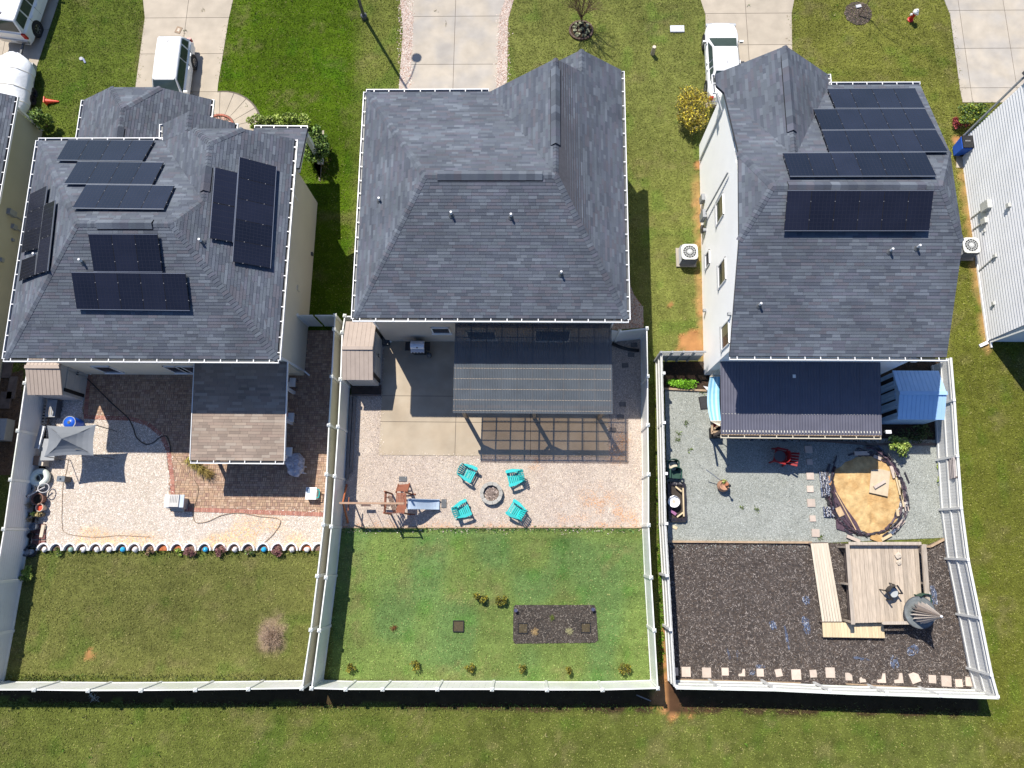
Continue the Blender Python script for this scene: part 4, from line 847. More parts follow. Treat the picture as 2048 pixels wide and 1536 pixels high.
pickets('pale picket fence with three rails on the right side of the deck yard', fr, -1, [P(*q,1.86)+V(-.045,0,0) for q in ((1910,800),(1917,912),(1924.5,1016),(1938,1119),(1962,1236),(1985,1350))])
fb = [P(1352,1377,1.85),P(1549,1381,1.85),P(1700,1388,1.85),P(1998,1397,1.85)]
pickets('weathered picket fence across the back of the mulched yard', fb, 1, [P(*q,1.86)+V(0,.08,0) for q in ((1438,1379),(1549,1380),(1660,1385),(1774,1390),(1882,1395),(1996,1397))], mat=m_vinyl_old)
# dark gate panels at the top of the right yard
ga = thing('lattice_gate', 'grey gate panels with lattice tops beside the white house', 'gate', (7.7,9.15,0)); p0, p1 = P(1322,704,1.8), P(1412,703,1.8); m_gate = M('grey_gate_paint',(.30,.31,.32),.7,.08)
for i in range(4):
    a = p0.lerp(p1,i/4); b = p0.lerp(p1,(i+1)/4); mb = MB(); a = V(a.x,a.y,0); b = V(b.x,b.y,0)
    mb.bar(a+V(0,0,.62), b+V(0,0,.62), .03, 1.1); mb.build('board_panel', m_gate, ga)
    mb = MB()
    for j in range(7):
        q = a.lerp(b,(j+.5)/7); mb.bar(q+V(-.10,0,1.2), q+V(.10,0,1.75), .02, .02); mb.bar(q+V(.10,.01,1.2), q+V(-.10,.01,1.75), .02, .02)
    mb.build('lattice', M('lattice_white',(.55,.56,.56),.6,.05), ga)
    MB().bar(a+V(0,0,1.79), b+V(0,0,1.79), .07, .06).build('rail', m_gate, ga); MB().bar(a+V(0,-.02,1.18), b+V(0,-.02,1.18), .05, .06).build('rail', m_gate, ga)
    MB().box((a.x,a.y-.02,.95),(.1,.1,1.9)).build('post', m_gate, ga)

# ------------------------------------------------------------------ covers and sheds
def corr(mb, A_, B_, C_, D_, pitch, amp, rows=2, per=6):
    """corrugated sheet, ridges run from A-B edge to D-C edge"""
    A_,B_,C_,D_ = map(Vector,(A_,B_,C_,D_)); n = (B_-A_).cross(D_-A_).normalized(); n = n if n.z > 0 else -n
    k = int((B_-A_).length/pitch)*per; base = len(mb.v)
    for r in range(rows+1):
        for i in range(k+1):
            s = i/k; p = A_.lerp(B_,s).lerp(D_.lerp(C_,s), r/rows)+n*amp*math.sin(2*math.pi*i/per); mb.v.append(tuple(p))
    for r in range(rows):
        for i in range(k): a = base+r*(k+1)+i; mb.f.append((a,a+1,a+k+2,a+k+1)); mb.c.append((1,1,1))
    return mb
# pergola of the middle house
pg = thing('pergola', 'wooden pergola roofed with smoky corrugated plastic sheets behind the middle house', 'pergola', (.2,8,0))
zf, zb = 3.2, 3.38; xl0, xr0, yf, yb = P(906,826,zf)[0], P(1224,829,zf)[0], P(1000,827,zf)[1], 10.12
nsh = 10
for i in range(nsh):
    a = xl0+(xr0-xl0)*i/nsh; b = xl0+(xr0-xl0)*(i+1)/nsh; dz = .008*(i%2)
    corr(MB(), (a,yb,zb+.05+dz), (b+.03,yb,zb+.05+dz), (b+.03,yf,zf+.05+dz), (a,yf,zf+.05+dz), .072, .013).build('roof_sheet', m_poly, pg, smooth=True)
wpg = M('pergola_timber',(.28,.215,.15),.8,.2,4.)
for i in range(11):
    x = xl0+.06+(xr0-xl0-.12)*i/10; MB().bar((x,yb,zb-.05),(x,yf+.05,zf-.05),.035,.10).build('rafter', wpg, pg)
for i in range(9):
    y = yf+.12+(yb-yf-.3)*i/8; z = zf+(zb-zf)*(y-yf)/(yb-yf); MB().bar((xl0+.03,y,z+.02),(xr0-.03,y,z+.02),.04,.03).build('purlin', wpg, pg)
MB().bar((xl0,yf+.35,zf-.20),(xr0,yf+.35,zf-.20),.12,.2).build('beam', wpg, pg); MB().bar((xl0,yb-.05,zb-.20),(xr0,yb-.05,zb-.20),.06,.2).build('beam', wpg, pg)
sc = MB()
for j in (0,1,2,3,4):
    y = yf+.12+j*(yb-yf-.3)/8*1.0
    for i in range(105): x = xl0+(xr0-xl0)*(i+.25)/105; sc.box((x,y,zf+(zb-zf)*(y-yf)/(yb-yf)+.068),(.021,.021,.012))
sc.build('roof_screws', M('screw_head',(.62,.50,.36),.5,.1), pg, kind='stuff')
for x in (xl0+.35,.3,xr0-.3):
    mb = MB(); mb.box((x,yf+.35,1.5),(.15,.15,3.0)); mb.build('post', wpg, pg)
    for s in (-1,1):
        if xl0 < x+s*.6 < xr0: MB().bar((x,yf+.35,2.4),(x+s*.6,yf+.35,3.0),.09,.09).build('brace', wpg, pg)
# shingled cover of the left house
lc = thing('patio_cover', 'shingle roofed patio cover on white posts behind the left house', 'patio cover', (-13.9,6,0))
zf, zb = 2.35, 3.0; a0 = P(381,920,zf); b0 = P(568,922,zf); yb = 8.26
TAN = [(.30,.235,.185),(.275,.215,.172),(.33,.26,.205),(.255,.20,.16),(.345,.285,.23),(.29,.22,.175)]
roof(lc, [[[(a0.x,yb,zb),(a0.x,a0.y,zf),(b0.x,a0.y,zf),(b0.x,yb,zb)]]], pal=TAN, ex=.14, lens=(.3,.65), th=.12)
gutter(lc, [(a0.x,a0.y-.03,zf),(b0.x,a0.y-.03,zf)], [(0,-1,0)])
for x in (a0.x-.02,b0.x+.02): MB().bar((x,a0.y,zf-.04),(x,yb,zb-.04),.03,.16).build('fascia', m_trim, lc)
for y, dk in ((7.35,0),(5.75,1),(3.95,0)):
    mb = MB(); mb.box((b0.x-.55,y,1.2),(.14,.14,2.4)); mb.build('post', m_white, lc)
for y in (4.0,7.3): MB().box((a0.x+.2,y,1.2),(.14,.14,2.4)).build('post', m_white, lc)
for (px,py), dk in zip(((583,765),(580,835),(576,904)),(0,1,0)):
    c = P(px,py,.42); st = thing('patio_stool', ['white cushioned stool under the shingled cover nearest the house wall','white cushioned stool with a red cloth midway along the shingled cover','white cushioned stool beside the clear plastic bags'][[765,835,904].index(py)], 'stool', (c.x,c.y,0), group='white stools at the edge of the patio cover')
    MB().box((c.x,c.y,.44),(.42,.46,.12)).build('cushion', m_white, st)
    for sx in (-1,1):
        for sy in (-1,1): MB().box((c.x+sx*.17,c.y+sy*.19,.2),(.04,.04,.38)).build('leg', m_dgrey, st)
    MB().box((c.x-.17,c.y+.12,.52),(.16,.2,.05)).build('folded_cloth', m_redcl if dk else m_dgrey, st)
# navy metal cover of the white house
rc = thing('patio_cover', 'navy corrugated steel patio cover behind the white house', 'patio cover', (13,6.6,0))
zf, zb = 2.4, 2.95; a0 = P(1442,868,zf); b0 = P(1763,871,zf); yb = 8.42; xa, xb = a0.x, b0.x
for i in range(8):
    a = xa+(xb-xa)*i/8; b = xa+(xb-xa)*(i+1)/8; corr(MB(), (a,yb,zb), (b+.02,yb,zb), (b+.02,a0.y,zf), (a,a0.y,zf), .125, .017).build('roof_sheet', m_metalroof, rc, smooth=True)
MB().bar((xa,a0.y-.02,zf-.1),(xb,a0.y-.02,zf-.1),.04,.16).build('fascia', m_wood_t, rc)
gutter(rc, [(xa,a0.y-.05,zf-.05),(xb,a0.y-.05,zf-.05)], [(0,-1,0)], mat=M('cream_gutter',(.62,.56,.42),.5,.05))
sc = MB()
for j in range(52): sc.box((xa+.1+(xb-xa-.2)*j/51,a0.y+.95,zf+.145),(.03,.03,.03)); sc.box((xa+.1+(xb-xa-.2)*j/51,a0.y+.13,zf+.055),(.035,.10,.015))
sc.build('roof_screws', M('screw_white',(.6,.58,.5),.5,.05), rc, kind='stuff')
for x in (xa+.15,(xa+xb)/2,xb-.15): MB().box((x,a0.y+.2,zf/2-.05),(.12,.12,zf-.12)).build('post', m_wood_d, rc)
MB().bar((xa+.05,a0.y+.2,zf-.16),(xb-.05,a0.y+.2,zf-.16),.1,.18).build('beam', m_wood_d, rc); MB().bar((xa+.05,yb-.05,zb-.16),(xb-.05,yb-.05,zb-.16),.06,.18).build('beam', m_wood_d, rc)
q = P(1589,752,2.9); MB().box((q.x,q.y,2.86),(.14,.16,.04)).build('sheet_patch', m_trim, rc)
for px in (1503,1568):
    q = P(px,876,1.9); w = thing('wind_chime', 'small hanging lantern at the %s of the navy patio roof gutter' % ('left' if px < 1550 else 'middle'), 'lantern', (q.x,a0.y-.16,1.75))
    mb = MB(); mb.lathe((q.x,a0.y-.16,1.85),[(.02,.16),(.09,.12),(.09,-.05),(.03,-.10)],10); mb.build('lantern_glass', m_glass, w); MB().tube([(q.x,a0.y-.16,2.0),(q.x,a0.y-.12,2.32)],.008,5).build('hanger', m_alu, w)

def shed(label, x0, x1, y0, y1, zw, zr, roofm, wallm, ribs, door, doorside=1, ov=.08, plate=None):
    cx, cy = (x0+x1)/2, (y0+y1)/2; t = thing('garden_shed', label, 'shed', (cx,cy,0)); mb = MB()
    mb.raw([(x0,y0,0),(x1,y0,0),(x1,y1,0),(x0,y1,0),(x0,y0,zw),(x1,y0,zw),(x1,y1,zw),(x0,y1,zw),(x0,cy,zr-.04),(x1,cy,zr-.04)],
           [(0,1,5,4),(2,3,7,6),(1,2,6,9,5),(3,0,4,8,7),(3,2,1,0),(4,5,9,8),(6,7,8,9)])
    k = 9
    for y in (y0,y1):
        s = -1 if y == y0 else 1
        for j in range(k): mb.box((x0+(x1-x0)*(j+.5)/k,y+s*.008,zw/2),((x1-x0)/k-.03,.016,zw-.06))
    mb.build('wall', wallm, t)
    for s in (-1,1):
        ye = (y0-ov if s < 0 else y1+ov); ze = zw-ov*(zr-zw)/(cy-y0); a, b = x0-ov, x1+ov; mb = MB()
        q = [(a,ye,ze),(b,ye,ze),(b,cy,zr),(a,cy,zr)] if s < 0 else [(b,ye,ze),(a,ye,ze),(a,cy,zr),(b,cy,zr)]
        mb.slab(q,.035); n = (Vector(q[1])-Vector(q[0])).cross(Vector(q[2])-Vector(q[0])).normalized(); rp_ = mb.build('roof', roofm, t)
        for j in range(ribs):
            if j in (ribs,): continue
            xm = a+(b-a)*(j+.5)/ribs; w = (b-a)/ribs-.022; m2 = MB()
            m2.slab([(xm-w/2*( 1 if s<0 else -1),ye,ze),(xm+w/2*(1 if s<0 else -1),ye,ze),(xm+w/2*(1 if s<0 else -1),cy,zr),(xm-w/2*(1 if s<0 else -1),cy,zr)],.05); m2.build('roof_panel', roofm, rp_)
    MB().bar((x0-ov,cy,zr+.045),(x1+ov,cy,zr+.06),.17,.09).build('ridge_strip', roofm, t)
    xd = x1 if doorside > 0 else x0
    if door == 'double':
        for s in (-1,1):
            d = MB(); d.box((xd+doorside*.025,cy+s*(y1-y0)*.19,zw*.46),(.04,(y1-y0)*.36,zw*.86))
            for j in range(3): d.box((xd+doorside*.05,cy+s*(y1-y0)*.19,zw*(.2+.26*j)),(.015,(y1-y0)*.3,zw*.2))
            dd = d.build('door', wallm, t); MB().box((xd+doorside*.075,cy+s*.06,zw*.5),(.03,.04,.14)).build('handle', m_black, dd)
        for s in (-1,1): MB().box((xd+doorside*.03,cy+s*(y1-y0)*.41,zw*.47),(.05,(y1-y0)*.07,zw*.9)).build('door_track', m_dark, t)
    else:
        for f in (-.34,-.1,.13,.36): MB().box((xd+doorside*.012,cy+f*(y1-y0),zw*.5),(.03,(.17 if abs(f)>.2 else .06)*(y1-y0)*.5,zw*.92)).build('door_gap', m_dark, t)
        for j in range(16):
            f = -.47+.94*j/15
            if min(abs(f-g) for g in (-.34,-.1,.13,.36)) > .06: MB().box((xd+doorside*.02,cy+f*(y1-y0),zw*.5),(.03,(y1-y0)*.05,zw*.96)).build('wall_rib', wallm, t)
    for f in (0,): pass
    mb = MB(); mb.bar((xd+doorside*.03,y0,.05),(xd+doorside*.03,y1,.05),.06,.1); mb.build('sill', wallm, t)
    return t
shed('taupe roofed plastic shed beside the barbecue grill', -9.12, -7.75, 7.72, 10.55, 1.95, 2.35, m_shedroof, m_shedwall, 7, 'double')
q0, q1 = P(55,786,1.85), P(116,797,1.85); q2 = P(52,734,2.3)
shed('taupe roofed plastic shed by the pallets in the left yard', q0.x+.1, q1.x+.12, q0.y-.0, 2*q2.y-q0.y, 1.85, 2.3, m_shedroof, m_shedwall, 9, 'double')
s0 = P(1795,838,1.8); s1 = P(1880,838,1.8); sr = P(1800,786,2.25)
shed('pale blue metal shed beside the navy patio roof', s0.x+.05, s1.x+.15, s0.y+.05, 2*sr.y-s0.y-.05, 1.8, 2.2, m_shedblue, m_shedblue, 11, 'ribs', -1, ov=.06)
# step platform by the middle shed, side planter timbers
st = thing('shed_step', 'low dark wooden step in front of the taupe middle shed', 'step', tuple(P(732,780)))
for j in range(6):
    a = P(703,771.5+j*3.4,.2); b = P(762,771.5+j*3.4,.2); MB().bar(a-V(0,0,.03), b-V(0,0,.03), .14, .05).build('board', m_wood_d, st)
MB().box(tuple(P(732,780,.08)),(1.3,.45,.14)).build('frame', m_wood_d, st)
tb = thing('timber_border', 'two long dark timbers on the ground along the left white fence', 'edging', tuple(P(704,880)))
for px0, px1, y0, y1 in ((703,696,793,935),(710,702,793,945),(698,694,935,958)):
    MB().bar(P(px0,y0,.09), P(px1,y1,.09), .14, .16).build('timber', M('grey_timber',(.20,.18,.165),.85,.2,5.), tb)
def timbers(label, pts, mat=m_wood_t, h=.14, w=.10, step=2.4):
    pts = [P(*q) for q in pts]; t = thing('timber_edging', label, 'edging', tuple((pts[0]+pts[-1])/2))
    for i in range(len(pts)-1):
        a, b = pts[i], pts[i+1]; L_ = (b-a).length; k = max(1,round(L_/step)); d = (b-a)/L_
        for j in range(k): MB().bar(a+d*(L_*j/k+.006)+V(0,0,h/2), a+d*(L_*(j+1)/k-.006)+V(0,0,h/2), w, h).build('timber', mat, t)
    return t
timbers('timber edging between the pink gravel and the green lawn', [(684,1055),(1286,1055)], h=.06, w=.06)
timbers('timber edging between the grey stone and the dark mulch', [(1333,1083),(1622,1085)], h=.16)
timbers('timber edging below the bright green weeds in the corner', [(1326,778),(1414,782)], h=.12)
timbers('angled timber edging right of the deck', [(1846,1093),(1858,1093),(1896,1073)], h=.16)
timbers('timber edging behind the leafy bush and the sand pit', [(1545,874),(1735,889),(1878,889)], h=.12, mat=m_wood_d)
timbers('thin timber edging at the foot of the weathered back fence', [(1356,1358),(1600,1365)], h=.12, w=.05)
timbers('thin timber edging near the right end of the weathered back fence', [(1690,1367),(1950,1382)], h=.12, w=.05)

# ------------------------------------------------------------------ vehicles
def wheel(t, x, y, r, w, side, spokes=6):
    o = side; mb = MB(); mb.lathe((x,y,r), [(r*.62,-w/2),(r*.93,-w/2),(r,-w*.36),(r,w*.36),(r*.93,w/2),(r*.62,w/2)], 22, axis='x', closed=True); wh = mb.build('wheel', m_tyre, t, local=True, smooth=False)
    mb = MB(); xo = x+o*(w/2-.03); mb.lathe((xo,y,r), [(r*.64,-.03),(r*.66,.012),(r*.58,.02),(r*.56,-.03)], 20, axis='x', closed=True)
    for k in range(spokes):
        a = 2*math.pi*k/spokes; mb.bar((xo,y+r*.1*math.cos(a),r+r*.1*math.sin(a)),(xo,y+r*.6*math.cos(a),r+r*.6*math.sin(a)),.035,r*.17,up=(1,0,0))
    mb.lathe((xo,y,r),[(r*.16,-.02),(r*.16,.03)],10,axis='x'); mb.build('rim', m_steel, wh, local=True)
    MB().lathe((xo-o*.05,y,r),[(r*.6,-.01),(r*.6,.01)],16,axis='x').build('brake_disc', m_dgrey, wh, local=True)
def bev(o, w=.05):
    m = o.modifiers.new('round','BEVEL'); m.width = w*1.5; m.segments = 3; m.limit_method = 'ANGLE'; m.angle_limit = R(28)
def car(name, label, cat, loc, rz, L, Wd, H, belt, hood, ws, rf, rr, rg, boxy=0., wr=.35, wb=(.0,.0), tailw=.9, mat=m_car, dash=True):
    """nose towards +y. ws, rf, rr, rg: y of windscreen base, roof front, roof rear, rear glass base"""
    t = thing(name, label, cat, loc, rz); hw = Wd/2; zl = .28; mb = MB()
    st = [(-L/2,tailw*.86,belt*.62,belt*.90),(-L/2+.07,tailw*.97,belt*.8,belt*.98),(-L/2+.35,.985,.0,belt),(rg+.1,1,.0,belt),(0,1,.0,belt),(ws,1,.0,belt*.985),(ws+.25,.99,.0,hood+.05),(L/2-.55,.96,.0,hood),(L/2-.2,.86,.0,hood*.93),(L/2-.03,.70,.0,hood*.80)]
    sec = []
    for y, k, _, zt in st:
        w = hw*k; sh = zt-.10; sec.append([(-w*.55,y,zt+.025),(-w*.90,y,zt),(-w*.985,y,sh),(-w,y,zt*.62),(-w*.97,y,zl+.08),(-w*.9,y,zl),(w*.9,y,zl),(w*.97,y,zl+.08),(w,y,zt*.62),(w*.985,y,sh),(w*.90,y,zt),(w*.55,y,zt+.025)])
    n = 12; vs = [p for s in sec for p in s]; fs = []
    for i in range(len(sec)-1):
        for j in range(n): a = i*n+j; b = i*n+(j+1)%n; fs.append((a,b,b+n,a+n))
    fs += [tuple(range(n)), tuple(range(len(vs)-1,len(vs)-n-1,-1))]; mb.raw(vs, fs)
    b = mb.build('body', mat, t, local=True, smooth=False); bev(b)
    wbs, wro = hw*.915, hw*(.735+.12*boxy); zr = H
    cab = MB(); rs = [(rg,wbs*.96,belt-.02),(rr,wro*.97,zr-.06),(rr+.12,wro,zr-.015),((rr+rf)/2,wro,zr+.01),(rf-.12,wro*.99,zr-.015),(rf,wro*.97,zr-.05),(ws,wbs*.97,belt-.04)]
    vs = []; 
    for y, w, z in rs:
        e = .07 if z > belt+.2 else 0.; vs += [(-w-.0,y,z-e),(-w*.93,y,z),(0,y,z+(.02 if e and rr < y < rf else 0)),(w*.93,y,z),(w,y,z-e)]
    fs = [(i*5+j,i*5+j+1,i*5+j+6,i*5+j+5) for i in range(len(rs)-1) for j in range(4)]; fs = [f[::-1] for f in fs]
    base = len(vs); 
    # side skins down to the belt line
    for s, j in ((-1,0),(1,4)):
        k = len(vs); vs += [(s*wbs,rg,belt-.03),(s*wbs,ws,belt-.03)]
        f = [k]+[i*5+j for i in range(1,len(rs)-1)]+[k+1]; fs.append(tuple(f) if s > 0 else tuple(f[::-1]))
    cab.raw(vs, fs); bev(cab.build('cabin', mat, t, local=True, smooth=False), .045)
    def glass(q, nm, out, m=m_carglass):
        q = [Vector(p) for p in q]; nn = (q[1]-q[0]).cross(q[2]-q[0]); q = q if nn.dot(Vector(out)) > 0 else q[::-1]; return MB().slab([p+Vector(out).normalized()*.004 for p in q],.010).build(nm, m, t, local=True)
    z0, z1 = belt+.03, zr-.13
    def lerpy(y0, y1, z): return y0+(y1-y0)*(z-belt)/(zr-.05-belt)
    k0, k1 = .90, .90
    glass([(-wbs*.90,lerpy(ws,rf,z0),z0),(wbs*.90,lerpy(ws,rf,z0),z0),(wro*.90,lerpy(ws,rf,zr-.05)-.02,zr-.055),(-wro*.90,lerpy(ws,rf,zr-.05)-.02,zr-.055)], 'windscreen', (0,zr-belt,ws-rf))
    if dash: MB().raw([(-wbs*.8,ws-.12,belt+.035),(wbs*.8,ws-.12,belt+.035),(wbs*.8,ws-.05,belt+.045),(-wbs*.8,ws-.05,belt+.045)],[(0,1,2,3)]).build('wiper_cowl', m_black, t, local=True)
    glass([(-wbs*.84,lerpy(rg,rr,z0+.02),z0+.02),(wbs*.84,lerpy(rg,rr,z0+.02),z0+.02),(wro*.84,lerpy(rg,rr,zr-.12),zr-.11),(-wro*.84,lerpy(rg,rr,zr-.12),zr-.11)], 'rear_window', (0,-(zr-belt),-(rg-rr)-.01) if False else (0,-1,.35))
    mid = (rf+rr)/2-.05; yq = rr+(mid-rr)*.34 if boxy < .5 else rr+(mid-rr)*.5
    for s in (-1,1):
        def pt(y, z): f = (z-belt)/(zr-.08-belt); return (s*(wbs+(wro-wbs)*f), y, z)
        zt = zr-.14
        glass([pt(mid+.04,z0),pt(lerpy(ws,rf,z0)-.22,z0),pt(lerpy(ws,rf,zt)-.14,zt),pt(mid+.04,zt)], 'side_window', (s,0,.35))
        glass([pt(yq+.06,z0),pt(mid-.04,z0),pt(mid-.04,zt),pt(yq+.06,zt)], 'side_window', (s,0,.35))
        glass([pt(lerpy(rg,rr,z0)+.22,z0+.03),pt(yq-.05,z0+.03),pt(yq-.05,zt),pt(lerpy(rg,rr,zt)+.14,zt)], 'quarter_window', (s,0,.35))
        for yy in (mid+.25,yq+.25): MB().box((s*(hw+.012),yy-.05,belt-.13),(.03,.2,.035)).build('door_handle', mat, t, local=True)
        for yy in (mid,yq,ws-.2): MB().box((s*(hw*.985),yy,belt*.72),(.028,.012,belt*.5)).build('door_gap', m_dgrey, t, local=True)
        mm = MB(); mm.box((s*(hw+.09),ws-.30,belt+.03),(.2,.10,.14)); mo = mm.build('mirror', mat, t, local=True); MB().box((s*(hw+.09),ws-.355,belt+.03),(.16,.012,.10)).build('mirror_glass', m_carglass, mo, local=True)
        MB().box((s*hw*.72,L/2-.13,hood*.80),(.34,.14,.14)).build('headlight', M('lamp_clear',(.45,.47,.48),.1,.05,spec=.6), t, local=True); MB().box((s*hw*.84*tailw/.9,-L/2+.02,belt*.84),(.22,.10,.26+.1*boxy)).build('tail_light', m_red, t, local=True)
        for yy in (L/2-.92+wb[0],-L/2+.98+wb[1]):
            MB().lathe((s*(hw-.07),yy,wr+.01),[(wr+.075,-.085),(wr+.075,.078)],20,axis='x').build('wheel_arch', m_dark, t, local=True); wheel(t, s*(hw-.085), yy, wr, .22, s)
    MB().box((0,-L/2-.02,.52),(Wd*.86,.14,.20)).build('bumper', m_steel if boxy > .5 else mat, t, local=True); MB().box((0,L/2-.05,.46),(Wd*.72,.14,.22)).build('bumper', m_dgrey if boxy < .5 else m_steel, t, local=True)
    MB().box((0,-L/2-.095 if boxy > .5 else -L/2+.0,.55 if boxy > .5 else .82),(.32,.012,.16)).build('number_plate', M('plate_white',(.7,.72,.74),.4,.05), t, local=True)
    MB().box((0,rr+.35,zr+.03),(.03,.16,.05)).build('aerial', m_black, t, local=True)
    MB().box((0,-L/2+.03,belt*.80),(.22,.02,.04)).build('tailgate_handle', m_black, t, local=True)
    return t
wq = P(393,118,.0); cy = P(345,63,1.6)[1]
car('parked_car', 'white estate car with dark teal windscreen, nose towards the clipped garage roof', 'car', (wq.x-.82,cy-2.42,.02), math.pi, 4.9, 1.86, 1.66, 1.02, .98, 1.35, .62, -2.1, -2.38, wr=.35, wb=(0,.12))
q = P(1450,47,.7); q2 = P(1445,80,1.0)
car('parked_car', 'white saloon car with its bonnet away from the white house garage', 'car', (q2.x+.02,q.y-2.45,.02), 0, 4.85, 1.86, 1.46, .95, .90, 1.32, .42, -.95, -1.75, wr=.33)
a = P(84,64,.0); b = P(106,0,.0); d = (b-a).normalized(); ang = math.atan2(d.y,d.x)-math.pi/2; per = V(d.y,-d.x,0); cen = a-per*.92+d*(5.7/2-1.12)
car('parked_truck', 'large boxy white sport utility vehicle with chrome bumper, half cut by the picture corner', 'truck', (cen.x,cen.y,.02), ang, 5.7, 2.0, 1.93, 1.15, 1.12, 1.35, .75, -2.55, -2.78, boxy=1., wr=.40, tailw=.98)
# covered boat
tb = thing('covered_boat', 'boat under a tied white tarpaulin behind the boxy white vehicle', 'boat', tuple(P(30,170)))
yN, yS = P(30,104,1.0)[1], P(50,228,.6)[1]; xr = P(70,150,.55)[0]; Lb = yN-yS; mb = MB(); prof = []
for i in range(15):
    f = i/14; y = yS+Lb*f; wv = 1.22*(1-max(0,(f-.72)/.28)**2.2*.72)*(1-max(0,(.08-f)/.08)*.25); zt = 1.55-.25*abs(f-.5)*2-.25*max(0,(f-.8)/.2); cxx = xr-1.22
    prof.append([(cxx-wv,y,.55),(cxx-wv*.99,y,.95),(cxx-wv*.8,y,zt-.18),(cxx-wv*.35,y,zt),(cxx+wv*.35,y,zt+.02*math.sin(i*2)),(cxx+wv*.62,y,zt-.10),(cxx+wv*.92,y,1.0+.03*math.sin(i*2.6)),(cxx+wv,y,.75),(cxx+wv*.93,y,.42+.05*math.sin(i*1.7))])
vs = [p for s in prof for p in s]; k = len(prof[0]); mb.raw(vs,[(i*k+j,i*k+j+1,(i+1)*k+j+1,(i+1)*k+j) for i in range(14) for j in range(k-1)]+[tuple(range(k)),tuple(range(len(vs)-1,len(vs)-k-1,-1))])
mb.build('tarpaulin', m_tarp, tb, smooth=True)
hb = MB(); hb.box((xr-1.22,(yN+yS)/2-.1,.40),(2.0,Lb*.85,.35)); hb.build('hull', m_greyp, tb)
rp_ = MB()
for f in (.16,.42,.7): rp_.tube([(prof[int(f*14)][j][0],prof[int(f*14)][j][1],prof[int(f*14)][j][2]+.02) for j in range(2,k)],.018,5)
rp_.build('tie_rope', m_rope, tb)
for f in (.3,.42): wheel(tb, 0, 0, .3, .2, 1) if False else MB().lathe((xr-.15,yS+Lb*f,.3),[(.15,-.1),(.28,-.1),(.3,-.06),(.3,.06),(.28,.1),(.15,.1)],16,axis='x',closed=True).build('trailer_wheel', m_tyre, tb)
MB().bar((xr-1.22,yN-.2,.4),(xr-1.1,yN+1.1,.42),.1,.1).build('tow_bar', m_dgrey, tb)
cn = P(92,203,.13); ce = P(118,203,.05); t = thing('traffic_cone', 'orange traffic cone lying on its side on the grass', 'cone', tuple(P(100,205)))
d = (ce-cn); d.z = 0; d.normalize(); mb = MB(); mb.tube([cn+d*.02+V(0,0,.02),ce+V(0,0,.0)],.15,14,r1=.03); mb.build('cone_body', m_orange, t); MB().bar(cn-d*.02+V(0,0,.04),cn+d*.03+V(0,0,.04),.36,.36).build('base_plate', m_orange, t)

# ------------------------------------------------------------------ street furniture
lp = P(729,36); t = thing('street_lamp', 'dark street lamp post standing on the grass left of the middle driveway', 'street lamp', tuple(lp)); mb = MB(); mb.tube([lp,lp+V(0,0,7.9)],.10,12,r1=.06); mb.build('pole', m_dgrey, t)
MB().tube([lp+V(0,0,7.5),lp+V(.1,1.0,8.1),lp+V(.26,2.0,8.3)],.035,8).build('arm', m_dgrey, t); mb = MB(); mb.ball((lp.x+.29,lp.y+2.35,8.3),.30,12,8,sz=.5); mb.build('lamp_head', m_dgrey, t); MB().lathe(tuple(lp),[(.19,0),(.19,.25),(.12,.32)],12).build('base', m_dgrey, t)
hp = P(1820,40); t = thing('fire_hydrant', 'red fire hydrant with a white cap on the front lawn', 'hydrant', tuple(hp)); m_hyd = M('hydrant_red',(.50,.02,.02),.4,.1)
MB().lathe(tuple(hp),[(.17,0),(.17,.05),(.11,.07),(.11,.55),(.15,.57),(.15,.62)],14).build('barrel', m_hyd, t); MB().lathe(tuple(hp+V(0,0,.62)),[(.16,0),(.15,.08),(.09,.16),(.04,.18),(.04,.23)],14).build('bonnet', m_white, t)
for s in (-1,1): MB().lathe(tuple(hp+V(s*.14,0,.45)),[(.06,-.07),(.06,.07)],10,axis='x').build('hose_outlet', m_white, t)
q = P(1354,59); t = thing('utility_cover', 'pale rectangular utility cover set in the lawn', 'cover', tuple(q)); MB().box((q.x,q.y,.04),(.80,.42,.08)).build('frame', M('cover_grey',(.55,.57,.60),.7,.08), t); MB().box((q.x,q.y,.085),(.72,.34,.02)).build('lid', M('cover_pale',(.66,.68,.72),.7,.06), t); MB().box((q.x+.25,q.y-.02,.097),(.06,.04,.006)).build('lift_hole', m_dgrey, t)
q = P(1305,108); t = thing('marker_post', 'short pale wooden stump post on the lawn between two houses', 'post', tuple(q)); MB().lathe(tuple(q),[(.12,0),(.115,.55),(.10,.60)],12).build('stump', m_wood, t); MB().lathe(tuple(q+V(0,0,.6)),[(.10,0),(.10,.02)],12).build('cut_face', m_wood_w, t)
q = P(163,118); t = thing('valve_cover', 'small blue grey utility marker on the grass by the boat', 'cover', tuple(q)); MB().lathe(tuple(q),[(.12,0),(.12,.05),(.1,.06)],12).build('ring', m_greyp, t); MB().bar(q+V(.12,0,.04),q+V(.3,-.3,.04),.1,.06).build('flap', M('slate_blue',(.10,.13,.25),.5,.1), t)
t = thing('door_mat', 'tan door mat on the driveway behind the estate car', 'mat', tuple(P(357,60))); a, b = P(360,54,.03), P(354,66,.03); MB().bar(a,b,.34,.025).build('mat_pad', M('mat_tan',(.30,.22,.15),.95,.2,14.), t); MB().bar(a.lerp(b,.25)+V(0,0,.014),a.lerp(b,.75)+V(0,0,.014),.14,.008).build('mat_pattern', M('mat_pale',(.55,.45,.35),.95,.2), t)
